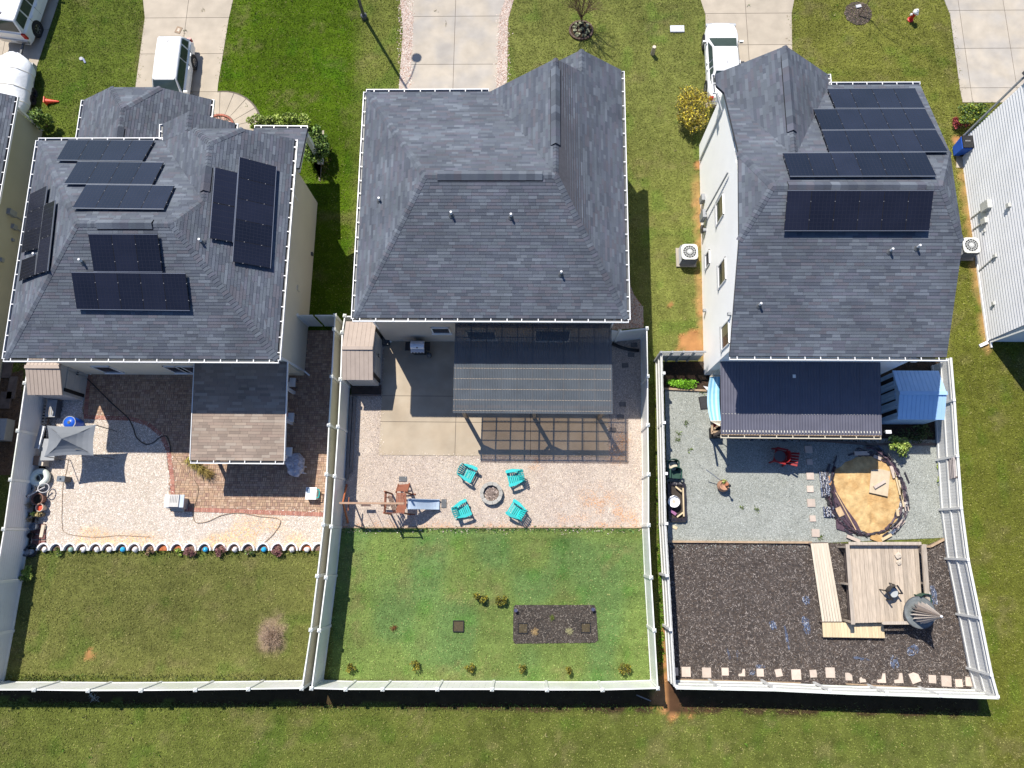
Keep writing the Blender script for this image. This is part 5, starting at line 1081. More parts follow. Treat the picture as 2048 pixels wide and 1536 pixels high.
# air conditioners
def ac(label, px, py, s=.86, h=.8):
    q = P(px,py,h); t = thing('air_conditioner', label, 'air conditioner', (q.x,q.y,0), group='air conditioners'); r = s/2
    MB().box((q.x-.03,q.y,.05),(s+.2,s+.2,.1)).build('base_pad', m_conc2, t); mb = MB(); mb.box((q.x,q.y,.1+h*.43),(s-.04,s-.04,h*.82)); mb.build('cabinet', M('ac_dark',(.055,.06,.065),.5,.1), t)
    g = MB()
    for k in range(9): g.box((q.x,q.y,.17+k*h*.08),(s,s,.012))
    g.build('side_grille', m_greyp, t); top = MB(); N_ = 24; m_act = M('ac_top',(.62,.62,.58),.45,.05)
    for k in range(N_):
        a0, a1 = 2*math.pi*k/N_, 2*math.pi*(k+1)/N_; ri = r*.80
        def sq(a): m = max(abs(math.cos(a)),abs(math.sin(a))); f = min(r/m, r*1.25); return (q.x+math.cos(a)*f, q.y+math.sin(a)*f)
        o0, o1 = sq(a0), sq(a1); i0, i1 = (q.x+ri*math.cos(a0),q.y+ri*math.sin(a0)), (q.x+ri*math.cos(a1),q.y+ri*math.sin(a1))
        top.raw([(*i0,h),(*i1,h),(*o1,h),(*o0,h),(*i0,h+.06),(*i1,h+.06),(*o1,h+.05),(*o0,h+.05)],[(4,7,6,5),(0,1,5,4),(3,7,4,0),(2,3,7,6),(0,3,2,1)])
    top.build('top_panel', m_act, t); fan = MB()
    for k in range(4): a = k*math.pi/2+.5; fan.hexa([(q.x+math.cos(a+e)*rad,q.y+math.sin(a+e)*rad,zz) for zz in (h-.12,h-.10) for rad, e in ((.06,-.3),(ri*.92,-.25),(ri*.92,.35),(.06,.5))])
    fan.build('fan', m_dgrey, t); bars = MB()
    for k in range(14): a = 2*math.pi*k/14; bars.bar((q.x+.08*math.cos(a),q.y+.08*math.sin(a),h+.065),(q.x+ri*math.cos(a),q.y+ri*math.sin(a),h+.055),.02,.02)
    for rr in (.12,ri*.7): bars.lathe((q.x,q.y,h+.06),[(rr,-.008),(rr+.02,-.008),(rr+.02,.008),(rr,.008)],20,closed=True)
    bars.lathe((q.x,q.y,h+.06),[(.12,0),(.10,.03),(0.001,.035)],12); bars.build('fan_guard', M('guard_grey',(.50,.51,.50),.4,.05), t)
    return t
ac('air conditioner on a pad beside the white house wall', 1379,504); ac('air conditioner between the solar roofed house and the pale grey wall', 1942,491)
q = P(1936,284,1.05); t = thing('wheelie_bin', 'blue wheelie bin with a black lid beside the pale grey house', 'bin', (q.x,q.y,0)); mb = MB(); mb.hexa([(q.x-.24,q.y-.26,.1),(q.x+.24,q.y-.26,.1),(q.x+.24,q.y+.26,.1),(q.x-.24,q.y+.26,.1),(q.x-.30,q.y-.36,1.0),(q.x+.30,q.y-.36,1.0),(q.x+.30,q.y+.36,1.0),(q.x-.30,q.y+.36,1.0)])
mb.build('bin_body', m_blue, t); MB().box((q.x+.04,q.y+.02,1.05),(.64,.70,.08)).build('lid', m_black, t); MB().tube([(q.x+.34,q.y-.3,1.0),(q.x+.42,q.y-.3,1.02),(q.x+.42,q.y+.3,1.02),(q.x+.34,q.y+.3,1.0)],.02,6).build('handle', m_black, t)
for s in (-1,1): MB().lathe((q.x+.2,q.y+s*.25,.12),[(.12,-.04),(.12,.04)],12,axis='y').build('wheel', m_tyre, t)
mb = MB()
for k, (a,b) in enumerate(((-.1,.06),(0,.08),(.1,.05))): mb.box((q.x-.02+a,q.y+.05,1.092),(.05,.07,.006))
mb.build('lid_mark', M('mark_grey',(.3,.3,.3),.6,.05), t)

# ------------------------------------------------------------------ plants
def leaves(n, c, rx, ry, z0, z1, size, pal, shape='dome', clump=0, seed=1):
    g = np.random.default_rng(seed)
    u = g.normal(size=(n,3)); u /= np.linalg.norm(u,axis=1)[:,None]; rad = g.random(n)**.38
    if clump:
        k = g.normal(size=(clump,3)); k[:,2] = np.abs(k[:,2])*.9-.15; k /= np.linalg.norm(k,axis=1)[:,None]; k *= g.uniform(.45,.85,(clump,1)); w = g.integers(0,clump,n); p = k[w]+u*rad[:,None]*g.uniform(.28,.5,(clump,1))[w]; tone = g.uniform(.7,1.35,clump)[w]
    else: p = u*rad[:,None]; tone = np.ones(n)
    zc, hz = (z0+z1)/2, (z1-z0)/2; p = p*np.array((rx,ry,hz))+np.array((c[0],c[1],zc)); p[:,2] = np.maximum(p[:,2], .02)
    a = g.uniform(0,2*np.pi,n); ti = g.uniform(-.9,.9,n); s = size*g.uniform(.6,1.4,n); d = np.stack([np.cos(a)*np.cos(ti),np.sin(a)*np.cos(ti),np.sin(ti)],1)*s[:,None]; b = g.normal(size=(n,3)); b = np.cross(d,b); b /= np.linalg.norm(b,axis=1)[:,None]+1e-9; b *= (s*.33)[:,None]
    q = np.stack([p-d*.5,p+b,p+d*.5,p-b],1); pl = np.array(pal); col = 1.45*pl[g.integers(0,len(pl),n)]*tone[:,None]*g.uniform(.75,1.3,(n,1)); return q, col
_sd = [10]
def bush(name, label, cat, px, py, rx, ry, h, n, size, pal, clump=14, stems=7, group=None, z=0., base=0.):
    c = P(px,py,h*.5); _sd[0] += 1; t = thing(name, label, cat, (c.x,c.y,0), group=group); q, col = leaves(n,(c.x,c.y),rx,ry,base,h,size,pal,clump=clump,seed=_sd[0])
    q = q-np.array((c.x,c.y,0)); npmesh('foliage', q, 4, col, m_leaf, t); mb = MB(); r = random.Random(_sd[0])
    for k in range(stems):
        a = 2*math.pi*k/stems+r.random(); f = r.uniform(.3,.8); mb.tube([(c.x+r.uniform(-.04,.04),c.y+r.uniform(-.04,.04),0),(c.x+rx*f*.5*math.cos(a),c.y+ry*f*.5*math.sin(a),h*.45),(c.x+rx*f*math.cos(a),c.y+ry*f*math.sin(a),h*.85)],.018,5,r1=.006)
    mb.build('stems', m_bark, t); return t
GRN = [(.055,.10,.015),(.085,.14,.02),(.035,.065,.012),(.14,.19,.04),(.045,.085,.02)]
YG = [(.16,.22,.03),(.11,.16,.02),(.22,.26,.06),(.08,.12,.02),(.26,.30,.09)]
bush('shrub', 'dark green leafy shrub at the front corner of the left house', 'shrub', 79,240, .72,.66,1.3,1500,.13,GRN+YG[:2])
bush('shrub', 'tall glossy dark shrub at the porch corner of the left house', 'shrub', 632,288, .72,1.15,1.75,3000,.14,GRN,clump=22)
bush('shrub', 'yellow flowering shrub beside the white house garage', 'shrub', 1387,218, .98,1.36,1.5,7000,.085,[(.32,.25,.02),(.40,.32,.03),(.24,.18,.03),(.15,.12,.035),(.44,.37,.05),(.10,.085,.035),(.11,.12,.03)],clump=40,stems=16)
bush('shrub', 'olive green shrub in front of the pale grey house', 'shrub', 1944,226, .85,.80,1.35,2400,.11,GRN+[(.20,.22,.02),(.15,.19,.02)],clump=20)
bush('shrub', 'bright leafed bush by the sand pit, sunlit beside the navy cover', 'shrub', 1796,893, .62,.55,1.0,1200,.12,YG+[(.14,.20,.04)],clump=14)
bush('shrub', 'low red leaved shrub beside the blue wheelie bin', 'shrub', 1920,252, .45,.55,.5,700,.09,[(.16,.02,.03),(.24,.04,.03),(.10,.015,.02)],clump=8)
for k, (px,py) in enumerate(((518,246),(547,243),(576,243),(604,246))):
    bush('hedge_bush', ['yellow green hedge bush nearest the curved front walk','second hedge bush from the curved front walk','third hedge bush from the curved front walk','hedge bush next to the tall glossy porch shrub'][k], 'hedge', px,py, .62,.48,1.0,1200,.11,YG,clump=10, group='low hedge along the porch')
for k, (px,py,r,h,n,lb) in enumerate(((961,1197,.32,.5,420,'round bushy young shrub on the green lawn, left of a pair'),(1000,1199,.31,.5,420,'round bushy young shrub on the green lawn, right of a pair'),(702,1336,.25,.45,260,'young shrub in the left corner of the green lawn'),(829,1334,.26,.5,240,'sparse young shrub by the rear fence below the dead plant'),(938,1335,.25,.5,260,'young shrub by the rear fence below the square planter'),(1043,1336,.24,.45,240,'young shrub by the rear fence under the mulch bed left end'),(1137,1341,.17,.55,220,'narrow upright young shrub by the rear fence'),(1251,1339,.33,.6,480,'largest young shrub, in the right corner of the green lawn'))):
    bush('young_shrub', lb, 'shrub', px,py, r,r*1.0,h,n,.085,[(.12,.11,.012),(.08,.085,.010),(.18,.15,.015),(.05,.055,.008)],clump=8,stems=5,group='young shrubs on the green lawn')
bush('weeds', 'bright green weeds in the shaded corner by the lattice gate', 'weeds', 1362,768, .85,.32,.3,1400,.09,[(.10,.24,.01),(.15,.32,.02),(.07,.16,.01)],clump=14,stems=4)
bush('weeds', 'yellow green weed clump at the left fence foot below the bricks', 'weeds', 52,1150, .42,.40,.4,600,.10,[(.14,.19,.03),(.10,.15,.02),(.2,.24,.05)],clump=8)
bush('weeds', 'small weeds at the foot of the picket fence near the pallet', 'weeds', 1880,955, .18,.75,.25,300,.08,[(.12,.18,.03),(.2,.22,.05)],clump=8,stems=3)
dead = [(.40,.30,.21),(.33,.23,.16),(.47,.37,.28),(.25,.17,.12)]
def twiggy(name, label, cat, px, py, r, h, n, pal_mat, seed, zt=0., thick=.010, fan=None):
    c = P(px,py); t = thing(name, label, cat, tuple(c)); rg_ = random.Random(seed); mb = MB()
    for k in range(n):
        a = rg_.uniform(0,6.283); f = rg_.random()**.6; b0 = Vector((c.x+rg_.uniform(-.1,.1)*r,c.y+rg_.uniform(-.1,.1)*r,zt)); e = Vector((c.x+r*f*math.cos(a),c.y+r*f*math.sin(a),zt+h*(1.05-f*.6)*rg_.uniform(.6,1.1))); m = b0.lerp(e,.5)+Vector((rg_.uniform(-.1,.1),rg_.uniform(-.1,.1),.1*h))*r
        mb.tube([b0,m,e],thick,4,r1=thick*.35)
        for j in range(3):
            s = b0.lerp(e,rg_.uniform(.4,.9)); mb.tube([s,s+Vector((rg_.uniform(-.3,.3)*r,rg_.uniform(-.3,.3)*r,rg_.uniform(.0,.3)*h))],thick*.6,3,r1=thick*.3,cap=False)
    mb.build('twigs', pal_mat, t); return t
m_dead = M('dead_twigs',(.40,.29,.21),.9,.2,8.)
twiggy('dead_shrub', 'bare brown dead shrub on the left rear lawn', 'shrub', 545,1272, .72,.8,150, m_dead, 4)
twiggy('dead_plant', 'small dead brown plant alone on the green lawn', 'plant', 788,1255, .22,.25,26, M('rust_twigs',(.20,.085,.03),.9,.2), 5)
twiggy('dry_branch', 'dry pale branch lying behind the left rear fence', 'branch', 188,1395, .5,.12,9, M('pale_twig',(.50,.46,.38),.9,.1), 9, thick=.012)
twiggy('dry_tuft', 'dry grass tuft left of centre in the mulch bed', 'plant', 1070,1263, .22,.2,60, M('dry_straw',(.50,.36,.18),.9,.2), 6, .03, .008)
twiggy('dry_tuft', 'pale dry grass tuft right of centre in the mulch bed', 'plant', 1138,1262, .22,.2,60, M('pale_straw',(.42,.40,.22),.9,.2), 7, .03, .008)
twiggy('green_tuft', 'small green plant near the top of the mulch bed', 'plant', 1104,1235, .16,.2,40, M('tuft_green',(.16,.20,.04),.9,.2), 8, .03, .010)
# reed clump beside the patio cover
c = P(395,932); t = thing('ornamental_grass', 'olive spiky plant sprawling beside the tan shingled patio cover', 'plant', tuple(c)); rg_ = random.Random(3); vs, cs = [], []
for k in range(420):
    f = rg_.random(); b0 = Vector((c.x-.55+f*1.25,c.y+.42-f*.85,.06)); a = rg_.gauss(-.75,.6); l = rg_.uniform(.25,.6); e = b0+Vector((math.cos(a)*l,math.sin(a)*l,rg_.uniform(.05,.45))); s = Vector((-math.sin(a),math.cos(a),0))*.022
    vs.append([tuple(b0-s-c),tuple(b0+s-c),tuple(e-c)]); g = (1-f); q = rg_.uniform(.6,1.4); cs.append((q*(.22+.06*g),q*(.15+.09*g),q*(.05+.01*g)))
npmesh('leaf_blades', np.array(vs), 3, np.array(cs), m_leaf, t); mb = MB(); mb.tube([(c.x-.6,c.y+.45,.05),(c.x+.6,c.y-.45,.05)],.04,7); mb.build('stem', m_bark, t)
# bare trees
def tree(name, label, px, py, h, seed, spread, n1, r0=.05, lean=(0,0)):
    c = P(px,py); t = thing(name, label, 'tree', tuple(c)); rg_ = random.Random(seed); mb = MB(); tr = MB(); top = Vector((c.x+lean[0],c.y+lean[1],h*(.35 if n1 < 6 else .12))); tr.tube([c,c.lerp(top,.5)+Vector((.03,0,0)),top],r0,8,r1=r0*.6); tr.build('trunk', m_bark, t)
    def grow(p, d, l, r, lv):
        q = p+d*l; mb.tube([p,p.lerp(q,.5)+Vector((rg_.uniform(-.04,.04),rg_.uniform(-.04,.04),0))*l,q],r,4 if lv else 6,r1=r*.55,cap=False)
        if lv == 0: return
        for k in range(3 if lv > 1 else 4):
            e = (d+Vector((rg_.gauss(0,.38),rg_.gauss(0,.38),rg_.uniform(-.05,.3)))).normalized(); grow(p.lerp(q,rg_.uniform(.45,1)), e, l*rg_.uniform(.5,.8), r*.55, lv-1)
    for k in range(n1):
        a = 2*math.pi*k/n1+rg_.random()*.7; d = Vector((math.cos(a)*spread,math.sin(a)*spread,1)).normalized(); grow(c.lerp(top,rg_.uniform(.55,1)), d, h*.34, r0*.45, 3)
    mb.build('branches', M('twig_brown',(.17,.115,.07),.9,.2), t); return t
tree('bare_tree', 'bare leafless tree in a round edged bed of grey plants', 1162,47, 3.9, 3, .38, 16, .06); tree('bare_tree', 'thin leafless sapling in a mulch circle on the right front lawn', 1716,33, 3.8, 8, .5, 4, .035, (.35,.5))
c = P(1162,62); t = thing('round_bed', 'brown ring edging round grey plants at the foot of the bare tree', 'edging', tuple(c))
for k in range(22):
    a = 2*math.pi*k/22; MB().box((c.x+.66*math.cos(a),c.y+.60*math.sin(a),.06),(.09,.165,.12),a).build('edging_block', M('edging_brown',(.10,.065,.05),.85,.2,rand=.2), t)
sheet('bed_soil', [(c.x+.64*math.cos(2*math.pi*k/20),c.y+.58*math.sin(2*math.pi*k/20)) for k in range(20)], .03, m_soil2)
for k, (dx,dy) in enumerate(((-.35,.25),(-.02,.38),(.34,.22),(-.42,-.1),(.40,-.12),(-.2,-.36),(.2,-.36),(0,-.02))):
    _sd[0] += 1; tt = thing('grey_plant', 'grey green rosette plant inside the round bed, ' + ['left rear','back middle','right rear','at the left edge','at the right edge','left front','right front','in the centre'][k] + ' of the ring', 'plant', (c.x+dx,c.y+dy,.03), group='grey plants in the round tree bed'); q, col = leaves(90,(0,0),.15,.15,.0,.2,.11,[(.26,.27,.17),(.36,.36,.26),(.16,.17,.10)],clump=4,seed=_sd[0]); npmesh('foliage', q, 4, col, m_leaf, tt)
mp = P(1716,27); mring = [(mp.x+.78*math.cos(2*math.pi*k/22)*(1+.06*math.sin(k*3)),mp.y+.78*math.sin(2*math.pi*k/22)) for k in range(22)]
sheet('tree_mulch', mring, .02, m_bedm); chips('tree_mulch_chips', mring, 300, .09, [(.12,.085,.065),(.08,.06,.05),(.22,.17,.13)], 'brown mulch circle under the leafless sapling', .022)
q = P(1716,14); t = thing('bed_sign', 'small pale plaque lying in the sapling mulch circle', 'plaque', tuple(q)); MB().box((q.x,q.y,.06),(.30,.18,.06),.2).build('plaque_stone', M('plaque_grey',(.5,.5,.52),.6,.1), t)

# ------------------------------------------------------------------ middle yard: chairs, fire pit, play set, grill
def adirondack(label):
    t = thing('garden_chair', label, 'chair', (0,0,0), group='turquoise chairs round the fire pit'); r = lambda n, mb: mb.build(n, m_teal, t, local=True)
    for k in range(6): y = .28-.095*k; MB().box((0,y,.37-.022*k),(.54,.070,.022)).build('seat_slat', m_teal, t, local=True)
    for k in range(6):
        x = -.225+.09*k; f = (k-2.5)/2.5; l = .68-.13*abs(f)**2; mb = MB(); mb.bar((x*.88,-.22,.26),(x*1.18,-.22-l*.42,.26+l*.86),.066,.02,up=(0,1,.5)); mb.build('back_slat', m_teal, t, local=True)
    for z, y in ((.45,-.335),(.72,-.465)): MB().bar((-.25,y-.02,z),(.25,y-.02,z),.03,.06).build('back_rail', m_teal, t, local=True)
    for s in (-1,1):
        mb = MB(); mb.prism([(s*.25,-.36),(s*.31,-.38),(s*.42,.0),(s*.43,.30),(s*.36,.36),(s*.27,.32),(s*.26,0)][::s], .54, .565); mb.build('arm_rest', m_teal, t, local=True)
        MB().box((s*.31,.27,.27),(.035,.09,.54)).build('leg', m_teal, t, local=True); MB().bar((s*.285,.30,.36),(s*.285,-.52,.04),.03,.10).build('leg', m_teal, t, local=True); MB().box((s*.31,-.30,.27),(.03,.07,.54)).build('leg', m_teal, t, local=True)
    return t
pit = P(983,987,0); first = None
for (px,py), lb in zip(((937,946),(1028,955),(926,1019),(1031,1020)),('turquoise slatted chair up and left of the round fire pit','turquoise slatted chair up and right of the round fire pit','turquoise slatted chair down and left of the round fire pit','turquoise slatted chair down and right of the round fire pit')):
    c = P(px,py,.35); d = pit-c; rz = math.atan2(d.y,d.x)-math.pi/2+{937:.25,1028:-.35,926:-.12,1031:.05}[px]
    if first is None: first = adirondack(lb); first.location = (c.x,c.y,.02); first.rotation_euler = (0,0,rz)
    else: dup(first,(c.x,c.y,.02),rz,lb)
t = thing('fire_pit', 'round fire pit of grey concrete blocks among the turquoise chairs', 'fire pit', tuple(pit)); 
for tier in range(2):
    for k in range(11):
        a0 = 2*math.pi*(k+.02+tier*.5)/11; a1 = 2*math.pi*(k+.98+tier*.5)/11; am = (a0+a1)/2; q = [(pit.x+r*math.cos(a),pit.y+r*math.sin(a)) for r, a in ((.40,a0),(.56,a0),(.575,am),(.56,a1),(.40,a1))]; MB().prism(q,.02+tier*.15,.165+tier*.15).build('block', m_block, t)
MB().lathe((pit.x,pit.y,.05),[(.40,0),(.40,.08),(.01,.12)],20).build('ash_bed', M('ash',(.17,.13,.11),.95,.3,20.,.6,30), t)
pebbles('fire_stones', [(pit.x+.38*math.cos(2*math.pi*k/14),pit.y+.38*math.sin(2*math.pi*k/14)) for k in range(14)], 300, .035, [(.40,.32,.28),(.22,.17,.14),(.55,.46,.40),(.10,.08,.07)], 'stones inside the fire pit', .15, parent=None)
# mats
for (px,py,w,h), lb in zip(((806,958,.40,.25),(888,1007,.25,.42)),('dark rectangular rubber mat above the play set ladder','dark rectangular rubber mat at the foot of the slide')):
    q = P(px,py); t = thing('step_mat', lb, 'mat', (q.x,q.y,.02), group='rubber mats at the play set'); MB().box((q.x,q.y,.045),(w,h,.04)).build('pad', m_dgrey, t)
    for s in (-1,1): MB().box((q.x+s*w*.36,q.y+s*h*.3,.067),(.03,.03,.006)).build('stud', m_alu, t)
# play set
tw = P(800,1008,1.3); t = thing('play_set', 'reddish timber play set with a swing beam, ladder and pale slide', 'play set', (tw.x,tw.y,0)); x0, x1 = P(774,1000,1.25)[0], P(813,1000,1.25)[0]; y1, y0 = P(800,985,1.25)[1], P(800,1027,1.25)[1]; H_ = 1.15
for x in (x0,x1):
    for y in (y0,y1): MB().bar((x,y,0),(x,y,1.95),.07,.07,up=(1,0,0)).build('post', m_redwood, t)
for k in range(7): x = x0+.42+(x1-x0-.45)*(k+.5)/7; MB().box((x,(y0+y1)/2+.18,H_),((x1-x0-.45)/7-.012,(y1-y0)*.62,.03)).build('deck_board', m_redwood, t)
for z in (1.45,1.65,1.85):
    MB().bar((x0,y0,z),(x0,y1,z),.025,.07).build('rail', m_redwood, t)
    if z > 1.7: MB().bar((x0,y0,z),(x1,y0,z),.025,.07).build('rail', m_redwood, t)
for k in range(5): y = y0+(y1-y0)*k/4; MB().bar((x0+.03,y,.95),(x0+.03,y,1.9),.06,.02,up=(0,1,0)).build('baluster', m_redwood, t)
for k in range(4): MB().bar((x0+.30+.06*k,y0+.05,1.0),(x0+.14+.06*k,y1-.2,1.75),.03,.05).build('rope_bar', m_redwood, t)
MB().box(((x0+x1)/2+.2,y0+.22,1.2),(.42,.34,.03)).build('seat_board', m_redwood, t)
lt0, lt1 = P(797,971,0), P(819,969,0)
for a, b in ((lt0,V(x0+.42,y1,1.2)),(lt1,V(x1,y1,1.2))): MB().bar(a+V(0,.05,0),b,.05,.08).build('ladder_side', m_redwood, t)
for k in range(5): f = (k+.6)/5.4; MB().bar(lt0.lerp(V(x0+.42,y1,1.2),f)+V(0,.04,.03),lt1.lerp(V(x1,y1,1.2),f)+V(0,.04,.03),.07,.03).build('rung', m_redwood, t)
for y in (y0,y1): MB().bar((x1+.03,y,0.05),(x1+.25,y,.05),.06,.06).build('foot', m_redwood, t)
bz = 2.05; b0, b1 = P(679,1006,bz), P(808,1007,bz); MB().bar(b0,b1,.09,.11).build('swing_beam', M('beam_wood',(.36,.23,.15),.8,.15,5.), t); bm = b0+(b1-b0)*.05
for px,py,s in ((694,969,1),(697,1046,-1)): g = P(px,py); MB().bar(bm-V(0,s*.02,.02),(g.x-.02,g.y,0),.07,.07).build('frame_leg', M('orange_wood',(.38,.115,.04),.7,.15,5.), t)
MB().bar(bm+V(.08,.32,-.8),bm+V(.08,-.32,-.8),.05,.06).build('cross_bar', m_redwood, t)
for f in (.30,.62):
    c = b0.lerp(b1,f); sw = MB()
    for s in (-1,1): sw.tube([c+V(s*.22,0,0),c+V(s*.22,0,-1.5)],.012,5)
    so = sw.build('swing_rope', m_rope, t); MB().box((c.x,c.y,c.z-1.52),(.46,.16,.035)).build('swing_seat', M('swing_seat_dark',(.10,.06,.05),.6,.1), so)
sl0, sl1 = P(815,1002,1.12), P(815,1014,1.12); sg0, sg1 = P(879,1003,.12), P(879,1015,.12); m_slide = M('slide_plastic',(.42,.50,.60),.3,.05); mb = MB(); path = []
for i in range(11):
    f = i/10; g = f*f*(3-2*f)*.75+f*.25; xx = sl0.x+(sg0.x-sl0.x)*f; yy = (sl0.y+sl1.y)/2+((sg0.y+sg1.y)/2-(sl0.y+sl1.y)/2)*f; zz = sl0.z+(sg0.z-sl0.z)*g; path.append((xx,yy,zz))
for i in range(10):
    a, b = Vector(path[i]), Vector(path[i+1]); mb.hexa([a+V(0,-.22,-.03),b+V(0,-.22,-.03),b+V(0,.22,-.03),a+V(0,.22,-.03),a+V(0,-.22,0),b+V(0,-.22,0),b+V(0,.22,0),a+V(0,.22,0)])
sl = mb.build('slide', m_slide, t); mb = MB()
for s in (-1,1):
    for i in range(10): a, b = Vector(path[i])+V(0,s*.235,.05), Vector(path[i+1])+V(0,s*.235,.05); mb.bar(a,b,.035,.14)
mb.build('slide_side', m_slide, sl); MB().box((sl0.x-.06,(sl0.y+sl1.y)/2,1.25),(.06,.5,.06)).build('slide_bar', m_redwood, sl)
# grill
q = P(835,691,.95); t = thing('barbecue_grill', 'stainless barbecue grill with black side shelves by the house wall', 'grill', (q.x,q.y,0)); MB().box((q.x,q.y,.45),(.66,.5,.8)).build('cabinet', m_black, t)
mb = MB(); n = 8
for i in range(n):
    a0, a1 = math.pi*i/n, math.pi*(i+1)/n; mb.face([(q.x-.35,q.y+.02+.24*math.cos(a0),.9+.24*math.sin(a0)),(q.x-.35,q.y+.02+.24*math.cos(a1),.9+.24*math.sin(a1)),(q.x+.35,q.y+.02+.24*math.cos(a1),.9+.24*math.sin(a1)),(q.x+.35,q.y+.02+.24*math.cos(a0),.9+.24*math.sin(a0))])
for s in (-1,1): mb.face([(q.x+s*.35,q.y+.02+.24*math.cos(math.pi*i/n),.9+.24*math.sin(math.pi*i/n)) for i in range(n+1)])
lid = mb.build('lid', m_chrome, t); MB().tube([(q.x-.28,q.y-.25,.98),(q.x+.28,q.y-.25,.98)],.018,8).build('handle', m_steel, lid); MB().lathe((q.x,q.y-.15,1.075),[(.04,0),(.04,.015)],10).build('thermometer', m_black, lid)
mb = MB(); mb.box((q.x,q.y-.29,.84),(.70,.12,.16)); pn = mb.build('control_panel', m_chrome, t)
for k in range(4): MB().lathe((q.x-.24+.16*k,q.y-.36,.87),[(.035,-.03),(.03,.03)],10,axis='y').build('knob', m_black, pn)
for s in (-1,1): MB().box((q.x+s*.50,q.y-.02,.88),(.28,.46,.04)).build('side_shelf', m_black, t); MB().box((q.x+s*.30,q.y,.06),(.07,.4,.12)).build('wheel', m_black, t)
MB().lathe((q.x+.52,q.y-.33,.3),[(.10,-.2),(.13,-.15),(.13,.1),(.05,.18)],12).build('gas_bottle', m_dgrey, t)
q = P(772,682,.2); t = thing('downspout_box', 'small black drain box at the foot of the downspout by the shed', 'drain box', (q.x,q.y,.045)); MB().box((q.x,q.y,.14),(.36,.42,.2)).build('box_body', m_black, t); MB().box((q.x,q.y,.25),(.38,.44,.025)).build('box_lid', m_dgrey, t)
# stepping stones and pipe in the dark side gravel
for k,(px,py) in enumerate(((1268,690),(1262,710),(1250,731),(1245,809),(1241,834),(1225,860))):
    q = P(px,py); MB().box((0,0,.03),(.38,.26,.04)).build; o = MB().box((q.x,q.y,.035),(.34,.24,.03),random.uniform(-.1,.1)).build('stepping_stone', M('dark_slab',(.17,.155,.145),.9,.25,8.)); tag(o, 'dark stepping stone on the side gravel, '+['topmost by the short fence','second from the short fence','third from the short fence','fourth, beside the pergola roof','fifth, beside the pergola corner','lowest, below the pergola corner'][k], 'stepping stone', 'dark stepping stones beside the pergola')
o = MB().tube([P(1224,687,.1),P(1240,694,.1),P(1258,699,.1),P(1278,701,.1)],.085,10).build('drain_hose', m_black, smooth=True); tag(o,'fat black flexible drain hose on the gravel below the short fence','hose')
# bed: lights, frames and planter
for (px,py), w in zip(((1032,1219),(1185,1217)),('left','right')):
    q = P(px,py); t = thing('garden_light', 'small dark spotlight at the top %s corner of the mulch bed' % w, 'garden light', (q.x,q.y,.03), group='spotlights in the mulch bed'); MB().tube([q+V(0,0,.0),q+V(0,0,.18)],.02,6).build('stake', m_black, t); MB().lathe(tuple(q+V(0,-.02,.18)),[(.05,0),(.085,.07),(.085,.1)],10).build('lamp_head', M('lamp_navy',(.06,.065,.12),.4,.1), t)
for (px,py,s), lb, mt in zip(((1046,1256,.46),(1171,1255,.44),(917,1252,.50)),('square of sunken edging at the left end of the mulch bed','square of sunken edging at the right end of the mulch bed','square black edged planter alone on the green lawn'),(0,0,1)):
    q = P(px,py); t = thing('square_planter', lb, 'planter', (q.x,q.y,0), group='square planters on the green lawn')
    for dx,dy,w,h in ((0,s/2,s,.03),(0,-s/2,s,.03),(s/2,0,.03,s),(-s/2,0,.03,s)): MB().box((q.x+dx,q.y+dy,.05),(w,h,.10)).build('edge_strip', m_black, t)
    MB().box((q.x,q.y,.035),(s-.04,s-.04,.05)).build('soil', M('planter_soil',(.15,.10,.085) if mt else (.07,.055,.03),.95,.35,18.,.6,30), t)
o = MB().bar(P(1273,1390,.03),P(1302,1402,.03),.05,.03).build('loose_stick', M('grey_stick',(.25,.22,.2),.9,.2)); tag(o,'thin loose stick lying in the strip behind the white rear fence','stick')

# ------------------------------------------------------------------ left yard
c = P(138,880,2.2); t = thing('canopy_tent', 'grey square pop up canopy with a peaked top by the left fence', 'canopy', (c.x,c.y,0)); A1 = P(94,851,1.95); B1 = P(192,849,1.95); C1 = P(187,911,1.95); D1 = P(88,914,1.95); top = P(123,877,2.6); mb = MB(); cs = [A1,B1,C1,D1]; n = 8
for i in range(4):
    a, b = cs[i], cs[(i+1)%4]; md = (a+b)/2; inn = (md-(A1+B1+C1+D1)/4)
    for j in range(n):
        f0, f1 = j/n, (j+1)/n; e = lambda f: a.lerp(b,f)-inn*.09*math.sin(math.pi*f)+V(0,0,-.06*math.sin(math.pi*f))
        for k in range(5):
            g0, g1 = k/5, (k+1)/5; s = lambda f, g: e(f).lerp(top,g)-V(0,0,.16*math.sin(math.pi*g))
            q = [s(f0,g0),s(f1,g0),s(f1,g1),s(f0,g1)]; q = q[::-1] if (q[1]-q[0]).cross(q[3]-q[0]).z < 0 else q; mb.face(q)
mb.build('cloth_top', m_canopy, t)
for q in cs:
    d = (q-V(c.x,c.y,q.z))*1.0; MB().tube([q-d*.03-V(0,0,.05),V(q.x-d.x*.06,q.y-d.y*.06,0)],.022,6).build('pole', m_dgrey, t); MB().tube([q-d*.03-V(0,0,.06),top-V(0,0,.25)],.015,5).build('strut', m_dgrey, t)
MB().tube([top-V(0,0,.7),top-V(0,0,.02)],.02,6).build('centre_pole', m_dgrey, t); MB().box((top.x+.55,top.y-.42,1.7),(.35,.1,.7)).build('hanging_flap', m_dgrey, t)
